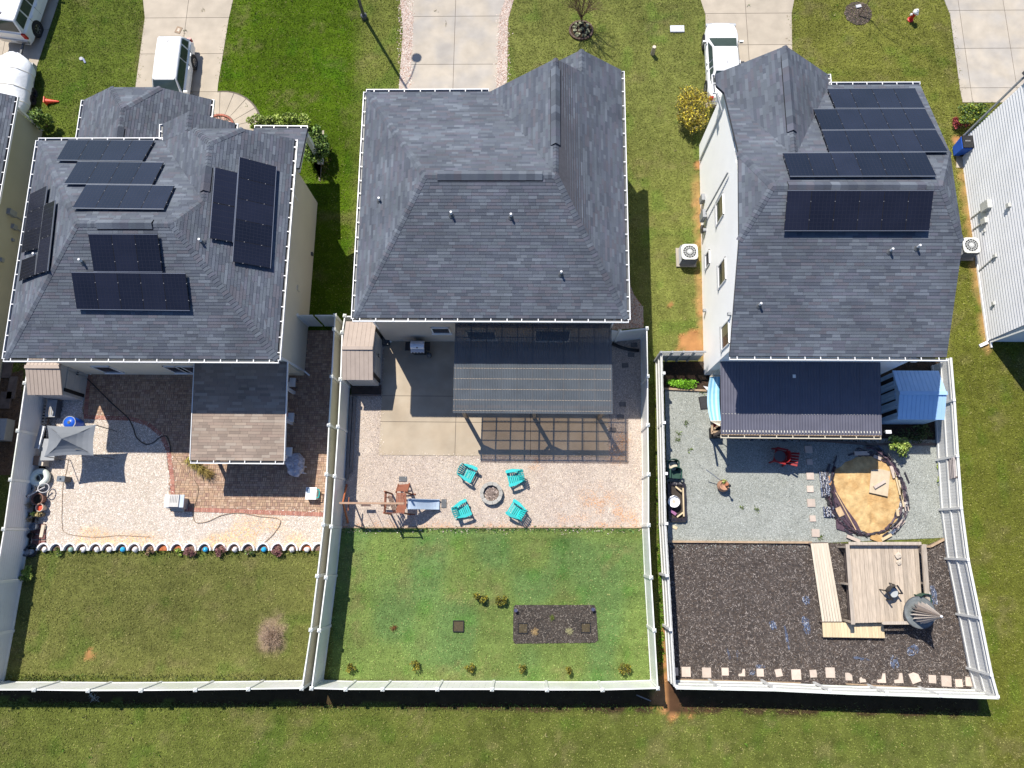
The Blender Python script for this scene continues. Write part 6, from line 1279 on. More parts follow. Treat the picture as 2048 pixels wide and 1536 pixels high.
q = P(139,845,.8); t = thing('water_barrel', 'bright blue plastic barrel behind the grey canopy', 'barrel', (q.x,q.y,0)); MB().lathe((q.x,q.y,0),[(.27,0),(.31,.1),(.31,.35),(.32,.4),(.31,.45),(.31,.75),(.28,.83),(.0001,.85)],18).build('barrel_body', m_blue, t,smooth=True); MB().lathe((q.x,q.y,.84),[(.08,0),(.08,.03)],10).build('bung', m_dgrey, t); MB().lathe((q.x,q.y,.8),[(.30,.0),(.33,.0),(.33,.03),(.30,.03)],18,closed=True).build('rim', m_steel, t)
# pallets and crates behind the shed
q = P(85,828,.3); t = thing('wooden_pallet', 'slatted wooden pallet by the left fence below the taupe shed', 'pallet', (q.x,q.y,0))
for k in range(7): MB().box((q.x,q.y+.5-.165*k,.30),(.62,.10,.03)).build('slat', m_wood, t)
for s in (-1,0,1): MB().box((q.x+s*.27,q.y,.22),(.06,1.1,.12)).build('stringer', m_wood_d, t)
q = P(108,818,.25); t = thing('storage_crate', 'dark grey crate leaning beside the slatted pallet', 'crate', (q.x,q.y,0)); MB().box((q.x,q.y,.25),(.5,.9,.42)).build('crate_box', m_dgrey, t); MB().box((q.x,q.y,.475),(.52,.92,.03)).build('crate_lid', m_greyp, t)
for k in range(4): MB().box((q.x-.18+.12*k,q.y-.15,.50),(.03,.4,.02)).build('crate_bar', m_wood, t)
q = P(79,874,.5); t = thing('leaning_board', 'long white edged board leaning on the left fence beside the canopy', 'board', (q.x,q.y,0)); MB().bar(P(86,852,.7),P(74,897,.7),.30,.05).build('board_face', m_greyp, t); MB().bar(P(88.5,853,.74),P(77,898,.74),.05,.05).build('board_edge', m_white, t)
q = P(90,905,.6); t = thing('work_bench', 'long grey bench half hidden under the canopy edge', 'bench', (q.x,q.y,0)); MB().box((q.x+.18,q.y+.15,.6),(.7,1.1,.06)).build('bench_top', m_greyp, t)
for sx in (-1,1):
    for sy in (-1,1): MB().box((q.x+.18+sx*.3,q.y+.15+sy*.48,.29),(.05,.05,.56)).build('leg', m_dgrey, t)
q = P(76,921,.5); t = thing('planter_box', 'brown and cream planter box by the fence below the canopy', 'planter', (q.x,q.y,0)); MB().box((q.x-.12,q.y,.25),(.34,.46,.5)).build('box_side', M('brown_board',(.24,.15,.10),.85,.15), t); MB().box((q.x+.17,q.y-.03,.25),(.24,.46,.52)).build('box_front', m_wood_w, t)
# round things
def torus(name, c, r, w, mat, parent, tilt=0.): 
    mb = MB(); mb.lathe((0,0,0),[(r+w*math.cos(a),w*math.sin(a)) for a in [2*math.pi*k/10 for k in range(10)]],24,closed=True); mt = Matrix.Translation(c) @ Matrix.Rotation(tilt,4,'Y') @ Matrix.Rotation(-tilt*.6,4,'X'); mb.v = [tuple(mt @ Vector(p)) for p in mb.v]; return mb.build(name, mat, parent, smooth=True)
q = P(79,955,.35); t = thing('ring_planter', 'large white painted tyre ring by the fence next to a smaller ring', 'tyre', (q.x,q.y,0)); m_mint = M('mint_white',(.60,.66,.60),.4,.12,3.); torus('tyre_ring', V(q.x,q.y,.32), .33, .155, m_mint, t, .25); torus('lower_ring', V(q.x-.28,q.y-.12,.16), .30, .13, m_mint, t, .1); MB().lathe((q.x,q.y,.15),[(.2,0),(.2,.1)],14).build('inner_dish', m_dgrey, t)
q = P(58,977,.5); t = thing('round_pot', 'dark grey round bucket pot against the left fence', 'pot', (q.x,q.y,0)); MB().lathe((q.x,q.y,0),[(.20,0),(.29,.5),(.29,.52),(.25,.52),(.22,.35),(.001,.34)],18).build('pot_body', m_greyp, t); MB().lathe((q.x,q.y,.33),[(.22,0),(.001,.02)],14).build('soil', m_dark, t)
def pot(label, px, py, r, h, mat, soil, plant=None, tilt=0):
    q = P(px,py,h); t = thing('plant_pot', label, 'pot', (q.x,q.y,0), group='pots along the left fence'); MB().lathe((q.x,q.y,0),[(r*.68,0),(r*.95,h),(r,h),(r,h+.03),(r*.84,h+.03),(r*.78,h-.08),(.001,h-.08)],16).build('pot_body', mat, t); MB().lathe((q.x,q.y,h-.07),[(r*.78,0),(.001,.02)],12).build('soil', soil, t)
    if plant: 
        _sd[0] += 1; lq, col = leaves(60,(0,0),r*.9,r*.9,h-.02,h+.22,.12,plant,seed=_sd[0]); npmesh('foliage', lq, 4, col, m_leaf, t)
    return t
pot('large brown pot lying open among the junk by the left fence', 75,998,.31,.42,M('rust_pot',(.20,.10,.075),.7,.15),m_soil2)
pot('cream rimmed pot filled with orange shards by the left fence', 79,1015,.21,.40,M('cream_pot',(.46,.40,.32),.8,.1),m_orange)
pot('grey pot with dark soil nearest the left fence', 57,1030,.17,.38,M('grey_pot',(.30,.28,.25),.8,.1),m_soil2)
pot('small pot with a lime green plant by the left fence', 69,1028,.13,.3,m_terra,m_soil2,[(.22,.28,.05),(.30,.34,.08)])
pot('small brown pot to the right of the lime green plant', 80,1029,.14,.3,M('olive_pot',(.20,.16,.10),.8,.1),m_soil2,[(.20,.17,.08),(.28,.22,.1)])
pot('blue grey flat topped pot above the stacked bricks', 66,1053,.19,.35,M('slate_pot',(.14,.16,.19),.7,.1),M('slate_soil',(.16,.18,.20),.8,.1))
pot('small black pot at the lower end of the left fence clutter', 60,1071,.14,.3,m_black,m_soil2)
pot('low grey pot with a stone beside the scalloped edging', 52,1105,.2,.25,m_dgrey,m_greyp)
q = P(72,977,.4); t = thing('hand_trolley', 'pale tubular hand trolley lying across the pots by the fence', 'trolley', (q.x,q.y,.3)); m_tr = M('trolley_paint',(.50,.48,.48),.4,.1); MB().tube([P(54,994,.6),P(74,982,.55),P(90,974,.45)],.035,8).build('shaft', m_tr, t); c = P(88,976,.5); torus('hoop', V(c.x-.02,c.y,.5), .24, .025, m_tr, t, .4); MB().tube([P(46,981,.75),P(50,990,.68),P(55,995,.6)],.022,6).build('handle', m_black, t)
t = thing('brick_pile', 'low pile of dark red bricks at the corner of the left fence', 'brick pile', tuple(P(75,1065))); k = 0
for r_ in range(4):
    for c_ in range(3):
        q = P(68+c_*9,1052+r_*11,.1); MB().box((q.x,q.y,.06),(.20,.20,.11),.05).build('brick', M('dark_brick',(.16,.07,.06),.9,.2,rand=.25), t)
o = MB().box(tuple(P(86,1062,.09)),(.16,.62,.16),-.06).build('cream_block', m_wood_w); tag(o,'cream coloured kerb block standing beside the dark brick pile','block')
twiggy('dry_plant', 'dry straw coloured plant among the pots by the left fence', 'plant', 65,1040, .25,.5,50, M('straw',(.42,.33,.17),.9,.2), 12, .1, .008); twiggy('dry_plant', 'dead grass stems leaning over the orange filled pot', 'plant', 69,1012, .28,.6,40, M('straw2',(.36,.28,.17),.9,.2), 13, .2, .008)
q = P(128,958,.45); t = thing('solar_light', 'stout grey solar lamp box standing on the white gravel', 'garden light', (q.x,q.y,0)); mb = MB(); mb.box((q.x-.06,q.y,.28),(.34,.26,.5)); mb.build('case', M('case_brown',(.14,.12,.10),.6,.15), t); MB().box((q.x-.09,q.y,.55),(.40,.28,.05)).build('top_panel', M('slate_panel',(.14,.16,.18),.3,.1), t); MB().lathe((q.x-.1,q.y-.01,.575),[(.05,0),(.05,.01)],10).build('lens', m_glass, t)
# grey grill cart
q = P(348,1004,.75); t = thing('grill_cart', 'pale grey slatted metal cart at the edge of the brick paving', 'cart', (q.x,q.y,0)); MB().box((q.x-.02,q.y-.05,.35),(.78,.52,.62)).build('cart_body', m_greyp, t); MB().box((q.x-.36,q.y+.05,.72),(.26,.62,.05)).build('side_shelf', m_white, t); MB().box((q.x+.36,q.y+.05,.72),(.24,.62,.05)).build('side_shelf', M('pale_steel',(.48,.54,.60),.3,.1), t); mb = MB(); mb.box((q.x,q.y+.06,.76),(.50,.6,.10)); tp = mb.build('slotted_top', M('top_grey',(.50,.48,.45),.5,.1), t)
for k in range(5): MB().box((q.x-.16+.08*k,q.y+.14,.813),(.018,.34,.006)).build('slot', m_dgrey, tp)
MB().box((q.x-.02,q.y-.36,.25),(.66,.16,.06)).build('lower_shelf', M('shelf_grey',(.46,.44,.38),.6,.1), t)
q = P(623,987,.35); t = thing('cool_box', 'white cool box with a turquoise handle on the brick paving', 'cool box', (q.x,q.y,0)); MB().box((q.x,q.y,.2),(.5,.56,.38)).build('box_body', m_white, t); MB().box((q.x,q.y,.41),(.54,.6,.05)).build('lid', m_white, t); MB().box((q.x-.14,q.y+.14,.438),(.18,.26,.008)).build('lid_patch', M('patch_blue',(.20,.27,.36),.5,.1), t); MB().tube([(q.x+.2,q.y-.22,.42),(q.x+.38,q.y-.2,.38),(q.x+.40,q.y,.36),(q.x+.38,q.y+.2,.38),(q.x+.2,q.y+.22,.42)],.03,8).build('handle', m_teal, t)
for (px,py,r,s), lb in zip(((590,925,.52,3),(592,938,.46,5)),('clear plastic sack slumped against the patio cover corner','blue grey clear plastic sack in front of another sack')):
    q = P(px,py,.25); t = thing('plastic_sack', lb, 'sack', (q.x,q.y,.04), group='clear plastic sacks by the patio cover'); mb = MB(); random.seed(s); mb.ball((q.x,q.y,.28),r*.9,16,10,sz=.6,jit=.13); mb.build('sack_body', m_bag, t); MB().tube([(q.x+r*.5,q.y-.1,.3),(q.x+r*.9,q.y-.2,.22),(q.x+r*1.1,q.y-.22,.1)],.09,6,r1=.02).build('sack_neck', m_bag, t)
def hose(label, pts, r, mat, z=.05, nm='garden_hose'):
    q = [P(a,b,z) for a, b in pts]; sm = []
    for i in range(len(q)-1):
        p0, p1, p2, p3 = q[max(i-1,0)], q[i], q[i+1], q[min(i+2,len(q)-1)]
        for k in range(5): s = k/5; sm.append(.5*((2*p1)+(p2-p0)*s+(2*p0-5*p1+4*p2-p3)*s*s+(3*p1-p0-3*p2+p3)*s**3))
    sm.append(q[-1]); o = MB().tube(sm,r,6).build(nm, mat, smooth=True); return tag(o,label,'hose')
hose('black garden hose looping from the left house wall over the brick paving', [(172,755),(195,778),(225,808),(255,835),(266,855),(273,875),(290,888),(305,886),(318,876),(332,872),(340,890),(341,905)],.028,m_hose,.06)
hose('thin tan cord curling over the brick paving towards the gravel', [(343,905),(365,935),(392,966),(396,985),(388,1015),(386,1030),(392,1045),(415,1043),(445,1030),(480,1026),(520,1033),(555,1037),(560,1048),(545,1070),(525,1088)],.016,m_cable,.06)
hose('thin grey cord lying straight over the white gravel near the pots', [(138,915),(132,945),(126,970),(124,1010),(124,1050),(130,1065),(160,1072),(200,1074),(240,1071),(300,1074)],.012,m_cable,.05)
# scalloped edging with its stones
xsq = [90,115,142,167,194,219,246,271,301,327,356,382,411,442,470,498,528,557,584,614,639]; t = thing('scalloped_edging', 'white scalloped edging between the white gravel and the left rear lawn', 'edging', tuple(P(360,1093)))
for k, px in enumerate(xsq):
    c = P(px,1101,0); r = .30; mb = MB(); nn = 10; m_sc = m_white
    for i in range(nn):
        a0, a1 = math.pi*i/nn, math.pi*(i+1)/nn; q = [(c.x+ra*math.cos(a),c.y+ra*1.15*math.sin(a)) for ra, a in ((r-.02,a0),(r+.035,a0),(r+.035,a1),(r-.02,a1))]; mb.prism(q,0,.20)
    mb.build('scallop', m_sc, t); MB().prism([(c.x+.25*math.cos(math.pi*i/8),c.y+.29*math.sin(math.pi*i/8)) for i in range(9)],0,.035).build('soil_pocket', M('clay_pocket',(.40,.12,.045),.95,.2) if k in (9,10,19) else M('brown_pocket',(.17,.10,.075),.95,.25,12.), t)
names = {0:('w','second'),2:('g',''),3:('w','third'),4:('w','fourth'),5:('w','fifth'),6:('b',''),7:('w',''),12:('b',''),14:('w',''),16:('b',''),18:('w',''),19:('w','')}
lbs = {0:'small white stone in the leftmost white scallop',2:'grey green glass ball in a scallop between white stones on the left',3:'tall white stone just right of the grey green ball',4:'white stone in a scallop, second right of the grey green ball',5:'white stone in the scallop just left of the leftmost blue ball',6:'leftmost of the three blue glass balls in the scallops',7:'white stone in the scallop just right of the leftmost blue ball',12:'middle one of the three blue glass balls in the scallops',14:'white stone in a scallop between two purple shrubs',16:'rightmost of the three blue glass balls in the scallops',18:'white stone in the scallop right of the last purple shrub',19:'pale stone in the orange clay scallop by the tan fence'}
for k, (ty,_) in names.items():
    q = P(xsq[k],1099,.12); mt = {'w':M('white_stone',(.72,.70,.68),.7,.1,9.,.4,20),'g':M('green_glass',(.22,.34,.27),.25,.2),'b':M('blue_glass_ball',(.03,.36,.62),.15,.25,7.)}[ty]; mb = MB(); random.seed(k+40); mb.ball((q.x,q.y,.13),.135 if ty == 'w' else .135,10,7,sz=.9,jit=.24 if ty == 'w' else .02); o = mb.build('garden_stone' if ty != 'b' else 'glass_ball', mt, smooth=True); tag(o,lbs[k],'stone' if ty == 'w' else 'ball','stones and balls in the white scallops')
PUR = [(.14,.055,.06),(.20,.09,.085),(.09,.035,.04),(.16,.10,.07)]
for k, lb in ((11,'purple leaved shrub in a scallop left of the middle blue ball'),(13,'bushiest purple leaved shrub, just right of the middle blue ball'),(17,'purple leaved shrub just right of the rightmost blue ball')): bush('purple_shrub', lb, 'shrub', xsq[k],1102, .34,.30,.4,420,.07,PUR,clump=9,stems=4,group='purple shrubs along the scalloped edging')
for k, lb, pal in ((1,'low green plant in the second white scallop',GRN),(8,'withered brown plant in a scallop left of the orange clay',[(.26,.17,.10),(.2,.13,.08)]),(10,'small yellow green plant in an orange clay scallop',YG),(15,'half dried green plant in a scallop left of the rightmost blue ball',GRN+[(.3,.2,.16)])): bush('scallop_plant', lb, 'plant', xsq[k],1103, .26,.24,.3,220,.07,pal,clump=6,stems=3)
t = thing('tyre_edging', 'dark half buried tyre edging in the lawn corner by the left fence', 'edging', tuple(P(62,1100))); torus('tyre', P(63,1101,.12), .26, .07, m_tyre, t, 0); MB().ball(tuple(P(62,1104,.12)),.16,9,6,jit=.12).build('inner_stone', m_greyp, t)
# strip outside the left fence
o = MB().box(tuple(P(8,860,.3)),(.6,1.1,.6)).build('meter_cabinet', m_greyp); tag(o,'grey cabinet beside the olive house outside the left fence','cabinet')
for k,(px,py,w,h) in enumerate(((14,735,.5,1.1),(24,775,.45,1.2),(10,800,.6,.9))):
    q = P(px,py,.1); o = MB().box((q.x,q.y,.05),(w,h,.09)).build('plank', m_wood_d); tag(o,'dark plank on the litter outside the left fence, '+['nearest the house corner','beside the first white post','lowest of three'][k],'plank','planks outside the left fence')

# ------------------------------------------------------------------ right yard
# hammock
h0, h1 = P(1437,738,1.3), P(1439,852,1.15); t = thing('hammock', 'pale blue striped hammock hanging beside the navy patio roof', 'hammock', tuple(P(1432,795))); a0, a1 = P(1420,753,1.0), P(1440,752,1.0); b0, b1 = P(1421,842,.95), P(1442,842,.95); m1 = .18; n = 8; 
for j in range(6):
    f0, f1 = j/6, (j+1)/6; mb = MB()
    for i in range(n):
        g0, g1 = i/n, (i+1)/n
        def s(f, g): p = a0.lerp(a1,f).lerp(b0.lerp(b1,f),g); w = math.sin(math.pi*g); return p+V(-.05*w*(1-f)*2,0,-.22*w-.06*math.sin(math.pi*f))
        mb.face([s(f0,g0),s(f0,g1),s(f1,g1),s(f1,g0)][::-1])
        mb.face([s(f0,g0)-V(0,0,.015),s(f0,g1)-V(0,0,.015),s(f1,g1)-V(0,0,.015),s(f1,g0)-V(0,0,.015)])
    mb.build('cloth_stripe', m_fabric_b if j%2 else M('pale_blue_cloth',(.42,.66,.78),.85,.05), t)
for e, (c0,c1) in ((h0,(a0,a1)),(h1,(b0,b1))):
    mb = MB()
    for k in range(9): mb.tube([e,c0.lerp(c1,k/8)],.010,4)
    mb.build('cord_fan', m_rope, t); MB().tube([c0,c1],.025,6).build('spreader_bar', m_wood_w, t)
for e, g in ((h0,P(1441,740)),(h1,P(1442,862))): MB().tube([e,V(e.x+.25,e.y,1.9)],.02,5).build('hanging_rope', m_rope, t)
q = P(1431,856,.6); t = thing('timber_rack', 'orange brown timber frame with a red cloth below the hammock end', 'rack', (q.x,q.y,0)); 
for a, b, w in ((P(1424,836,.7),P(1424,864,.7),.10),(P(1424,864,.7),P(1441,864,.7),.12),(P(1428,858,.75),P(1442,846,.75),.09)): MB().bar(a,b,w,.08).build('frame_bar', m_wood_t, t)
MB().box((q.x+.12,q.y+.02,.5),(.42,.55,.06)).build('red_cloth', m_redcl, t); MB().box((q.x+.05,q.y-.2,.3),(.5,.5,.5)).build('dark_box', m_dark, t); MB().bar(P(1424,866,.0),P(1424,866,2.2),.09,.09,up=(1,0,0)).build('post', m_wood_t, t)
q = P(1428,728,.7); o = MB().box((q.x,q.y,.4),(.5,.7,.75)).build('storage_box', M('maroon_plastic',(.14,.02,.06),.6,.1)); tag(o,'maroon box in the shade between gate and hammock','box')
q = P(1407,806); t = thing('door_mat', 'black rubber mat on the grey crushed stone', 'mat', (q.x,q.y,.02)); MB().box((q.x,q.y,.045),(.44,.66,.03),.13).build('mat_pad', m_black, t)
for k in range(6): MB().box((q.x-.14+.055*k,q.y,.063),(.012,.58,.008),.13).build('mat_rib', m_dgrey, t)
o = MB().slab([P(1407,772,.15),P(1415,781,.2),P(1417,774,.3)],.02).build('white_scrap', m_white); tag(o,'torn white plastic scrap by the timber edging near the hammock','scrap')
# chairs by the fence
def pchair(label, px, py, rz, mat, cush, group, cushion=True, scoop=1.):
    q = P(px,py,.45); t = thing('garden_chair', label, 'chair', (q.x,q.y,.02), rz, group); 
    MB().box((0,0,.42),(.50,.48,.04)).build('seat', mat, t, local=True); mb = MB()
    for k in range(7):
        a = -0.9+1.8*k/6; b = a+.3; mb.hexa([(math.sin(x)*.28,-.10-math.cos(x)*.2+oo,z) for z in (.42,.88) for x, oo in ((a-.15,0),(a+.15,0),(a+.15,.03),(a-.15,.03))])
    mb.build('backrest', mat, t, local=True)
    for s in (-1,1):
        MB().bar((s*.28,-.2,.66),(s*.27,.25,.64),.07,.03).build('arm_rest', mat, t, local=True)
        for y in (-.22,.22): MB().bar((s*.25,y,.64 if y > 0 else .5),(s*.29,y*1.2,0),.045,.045).build('leg', mat, t, local=True)
    if cushion: MB().prism([(.22*math.cos(x),.03+.22*math.sin(x)) for x in [2*math.pi*k/14 for k in range(14)]],.44,.50).build('cushion', cush, t, local=True)
    return t
pchair('dark chair with a pale cushion against the grey picket fence', 1345,931, math.pi, m_olive, m_wood_w, 'chairs in the right yard'); pchair('empty dark green chair just below the pale cushioned chair', 1350,947, math.pi*.98, m_olive, m_cloth, 'chairs in the right yard', False)
pchair('black chair with a round grey cushion on the wooden deck', 1772,1182, math.pi+.55, m_black, m_cloth, 'chairs in the right yard').location.z = .62
pchair('dark green chair with a beige cushion behind the round glass table', 1838,1198, math.pi+.1, m_olive, m_beige, 'chairs in the right yard').location.z = .3
t = pchair('red slatted reclining chair in the shade of the navy roof', 1560,913, math.pi/2-.25, M('red_paint',(.26,.010,.012),.5,.1), m_dgrey, 'chairs in the right yard'); t.scale = (1.25,1.25,1.1)
for k in range(5): MB().bar((-.2+.1*k,-.25,.45),(-.24+.12*k,-.62,.75),.08,.02).build('back_slat', MATS['red_paint'], t, local=True)
# raised bed
q = P(1356,1004,.15); t = thing('raised_bed', 'black lined raised bed with thin timber rails by the picket fence', 'planter', (q.x,q.y,.02)); x0, x1 = P(1339,1000,.2)[0], P(1369,1000,.2)[0]; y1, y0 = P(1355,968,.2)[1], P(1355,1040,.2)[1]
for a, b in (((x0,y0),(x1,y0)),((x1,y0),(x1,y1)),((x1,y1),(x0,y1)),((x0,y1),(x0,y0))): MB().tube([(a[0]+(b[0]-a[0])*f,a[1]+(b[1]-a[1])*f,.16+.04*math.sin(f*14)) for f in np.linspace(0,1,9)],.11,7).build('liner_roll', m_liner, t)
MB().box(((x0+x1)/2,(y0+y1)/2,.08),(x1-x0,y1-y0,.14)).build('soil', M('bed_soil_dark',(.05,.04,.033),.95,.3,20.,.6,30), t)
for a, b in ((P(1366,976,.33),P(1367.5,1033,.33)),(P(1351,973,.36),P(1363,983,.36)),(P(1354,1034,.3),P(1366,1025,.3))): MB().bar(a,b,.07,.05).build('rail_batten', m_wood_n, t)
q = P(1348,1003,.55); tt = thing('bucket', 'white bucket of pale sand standing in the black lined bed', 'bucket', (q.x,q.y,.15)); MB().lathe((q.x,q.y,.15),[(.24,0),(.285,.40),(.29,.42),(.265,.42),(.25,.36),(.001,.35)],20).build('bucket_body', m_white, tt,smooth=False); MB().lathe((q.x,q.y,.49),[(.25,0),(.001,.02)],16).build('sand_fill', M('pale_sand',(.50,.45,.36),.95,.1), tt); MB().tube([(q.x-.28,q.y,.55),(q.x-.2,q.y+.2,.62),(q.x,q.y+.29,.62),(q.x+.2,q.y+.2,.6),(q.x+.28,q.y,.55)],.012,5).build('bail', m_steel, tt)
o = MB().bar(P(1341,1021,.24),P(1352,1029,.24),.14,.06).build('toy_box', M('pink_blue_print',(.30,.12,.24),.5,.4,30.)); tag(o,'small pink and blue carton at the lower end of the black bed','carton')
o = MB().bar(P(1346,1053,.04),P(1354,1057,.04),.14,.05).build('wood_offcut', m_wood_n); tag(o,'small orange wood offcut below the black lined bed','wood piece')
# pot with stick
q = P(1449,971,.5); t = thing('terracotta_pot', 'round terracotta pot with a dead plant on the grey stone', 'pot', (q.x,q.y,.02)); MB().lathe((q.x,q.y,.02),[(.20,0),(.30,.2),(.29,.36),(.22,.44),(.25,.47),(.20,.47),(.17,.40),(.001,.38)],20).build('pot_body', M('mottled_clay',(.40,.22,.14),.8,.3,6.), t,smooth=True); MB().ball((q.x+.14,q.y+.02,.42),.11,10,7).build('clay_ball', m_terra, t); MB().tube([(q.x+.10,q.y-.05,.45),(q.x+.10,q.y-.05,1.05)],.035,7).build('stake', m_dark, t); MB().ball((q.x+.1,q.y-.05,1.05),.075,8,6).build('stake_knob', m_dark, t); _sd[0]+=1
lq, col = leaves(50,(q.x-q.x,.20),.16,.1,.3,.5,.12,YG,seed=_sd[0]); npmesh('foliage', lq, 4, col, m_leaf, t)
o = MB().tube([P(1412,939,.9),P(1444,963,.35)],.022,6).build('leaning_pole', m_alu); tag(o,'thin grey pole leaning on the terracotta pot','pole')
# stepping slabs
def slab(px, py, w, h, rz, label, group, z=.03, cut=None):
    q = P(px,py,z); mb = MB(); pts = [(-w/2,-h/2),(w/2,-h/2),(w/2,h/2),(-w/2,h/2)]
    if cut == 'a': pts = [(-w/2,-h/2),(w/2,-h/2),(w/2,h*.2),(w*.1,h/2),(-w/2,h/2)]
    if cut == 'b': pts = [(-w/2,-h/2),(w/2,-h/2),(w/2,h/2),(w*.2,h*.5),(w*.0,-h*.1),(-w/2,-h*.2)]
    if cut == 'c': pts = [(-w/2,-h/2),(w/2,-h*.4),(w*.4,h*.0),(-w*.1,h*.1),(-w*.2,h*.3),(-w/2,h*.1)]
    ca, sa = math.cos(rz), math.sin(rz); o = mb.prism([(q.x+a*ca-b*sa,q.y+a*sa+b*ca) for a, b in pts], .0, z+.04).build('paving_slab', m_paver); return tag(o,label,'paving slab',group)
ordn = ['topmost','second','third','fourth','fifth','sixth','lowest']
for k,(px,py,w) in enumerate(((1617,899,.36),(1619,924,.28),(1620,952,.36),(1620,978,.31),(1622,1006,.38),(1625,1037,.29),(1631,1066,.37))): slab(px,py,w,w*1.02,random.uniform(-.04,.04),ordn[k]+' pale slab in the column left of the sand pit','stepping slabs left of the sand pit',.035)
lst = [(1349,1343,.34,0,None),(1372,1343.5,.42,0,None),(1413,1345,.42,0,None),(1450,1343,.33,0,None),(1483,1345,.31,0,'b'),(1520,1345,.33,0,None),(1557,1345.5,.32,.2,None),(1592,1349,.44,.02,None),(1626,1347,.32,.05,None),(1660,1345,.43,0,None),(1697,1353,.32,0,'a'),(1725,1358,.30,0,'c'),(1762,1356,.40,.0,'b'),(1796,1356,.42,.05,'b'),(1829,1355,.44,.35,'a'),(1864,1358,.34,-.05,None),(1892,1362,.46,-.05,None),(1917,1366,.33,0,None),(1939,1363,.40,-.08,'a')]
wn = ['half shaded','first full','second full','third full','fourth, broken topped','fifth','sixth, tilted','seventh, large','eighth','ninth, large orange tinted','tenth, clipped corner','eleventh, a small fragment','twelfth, L shaped','thirteenth, broken','fourteenth, turned diagonal','fifteenth','sixteenth, large','seventeenth, small','last, nearest the right fence']
for k,(px,py,w,rz,cut) in enumerate(lst): slab(px,py,w,w*1.05,rz,wn[k]+' slab from the left in the row by the weathered back fence','row of paving slabs by the back fence',.03,cut)
# sand pit with torn liner and planks
pc = P(1733,985); rx, ry = (P(1806,985)[0]-P(1664,985)[0])/2, (P(1730,912)[1]-P(1730,1075)[1])/2; t = thing('sand_pit', 'dug out round sand pit with torn black liner and loose planks', 'sand pit', tuple(pc)); mb = MB(); m = 8; so = [P(*q_)[:2] for q_ in ((1661,958),(1672,938),(1690,924),(1712,914),(1738,910),(1762,914),(1780,924),(1790,944),(1796,970),(1802,1000),(1800,1024),(1792,1044),(1778,1062),(1758,1077),(1742,1079),(1738,1068),(1718,1058),(1700,1042),(1688,1020),(1676,992),(1667,974))][::-1]; n = len(so)*2; so2 = []
for i in range(len(so)): a_, b_ = so[i], so[(i+1)%len(so)]; so2 += [a_, ((a_[0]+b_[0])/2+random.uniform(-.04,.04),(a_[1]+b_[1])/2+random.uniform(-.04,.04))]
for j in range(m+1):
    f = 1-j/m
    for i in range(n): mb.v.append((pc.x+(so2[i][0]-pc.x)*f, pc.y+(so2[i][1]-pc.y)*f, .03+.07*(1-f**2)+.02*math.sin(2.1*i+j*1.3)*f*(j>0)))
for j in range(m):
    for i in range(n): a = j*n+i; b = j*n+(i+1)%n; mb.f.append((a,b,b+n,a+n)); mb.c.append((1,1,1))
mb.build('sand', m_sand, t, smooth=True); rg_ = random.Random(5)
for lay in range(5):
    for s0, s1 in ((-1.15,1.75),(2.5,5.25)) if lay < 3 else ((-1.0,1.5),(3.2,4.6)):
        mb = MB(); N_ = 34; ro = .985+.032*lay; prev = None; zs = .05+.03*lay
        for i in range(N_+1):
            a = s0+(s1-s0)*i/N_; k = ro*(1+.05*math.sin(3*a+lay)+.025*rg_.uniform(-1,1)); w = .028+.04*rg_.random()*math.sin(math.pi*i/N_); z = zs*.6+.07*rg_.random()
            p = (Vector((pc.x+rx*(k-w)*math.cos(a),pc.y+ry*(k-w)*math.sin(a),zs)), Vector((pc.x+rx*k*math.cos(a),pc.y+ry*k*math.sin(a),z+.05)), Vector((pc.x+rx*(k+w*.7)*math.cos(a),pc.y+ry*(k+w*.7)*math.sin(a),.03)))
            if prev: mb.face([prev[0],p[0],p[1],prev[1]][::-1]); mb.face([prev[1],p[1],p[2],prev[2]][::-1])
            prev = p
        mb.build('liner_fold', m_liner if lay%2 == 0 else M('purple_grey_liner',(.075,.045,.06),.6,.35,7.,.5,15), t)
# big liner flap at lower left
m_flap = MATS['purple_grey_liner']
for q in ([(1664,960),(1672,985),(1690,1015),(1712,1045),(1722,1066),(1700,1066),(1672,1058),(1668,1010)],): MB().prism([P(a,b)[:2] for a,b in q][::-1],.03,.10).build('liner_flap', m_flap, t)
for a, b, w in (((1675,1015),(1684,1032),.30),((1671,985),(1712,1060),.05)): MB().bar(P(*a,.14),P(*b,.14),w,.02).build('sandy_fold', M('sandy_liner',(.48,.34,.20),.9,.2), t)
for k in range(26):
    a = rg_.uniform(0,6.28); f = rg_.uniform(.98,1.22); c0 = Vector((pc.x+rx*f*math.cos(a),pc.y+ry*f*math.sin(a),.08)); d = Vector((-rx*math.sin(a),ry*math.cos(a),0)).normalized(); d = (d+Vector((rg_.uniform(-.3,.3),rg_.uniform(-.3,.3),0))).normalized(); l = rg_.uniform(.2,.7)
    MB().bar(c0-d*l/2,c0+d*l/2+V(0,0,rg_.uniform(0,.08)),rg_.uniform(.04,.12),.03).build('liner_scrap', rg_.choice([m_liner,m_film,m_liner,M('clay_strip',(.45,.25,.12),.9,.2)]), t)
planks = [((1709,907),(1738,906),.2),((1747,912),(1762,918),.16),((1782,932),(1789,956),.16),((1797,960),(1806,1000),.07),((1789,945),(1800,990),.06),((1811,1004),(1814,1022),.18),((1794,1056),(1808,1040),.18),((1763,1080),(1783,1069),.13),((1694,1072),(1720,1083),.16),((1794,1018),(1796,1032),.12),((1801,975),(1807,1014),.06)]
for a, b, w in planks: MB().bar(P(*a,.13),P(*b,.13),w,.05).build('plank', m_wood_n if w < .15 else m_paver, t)
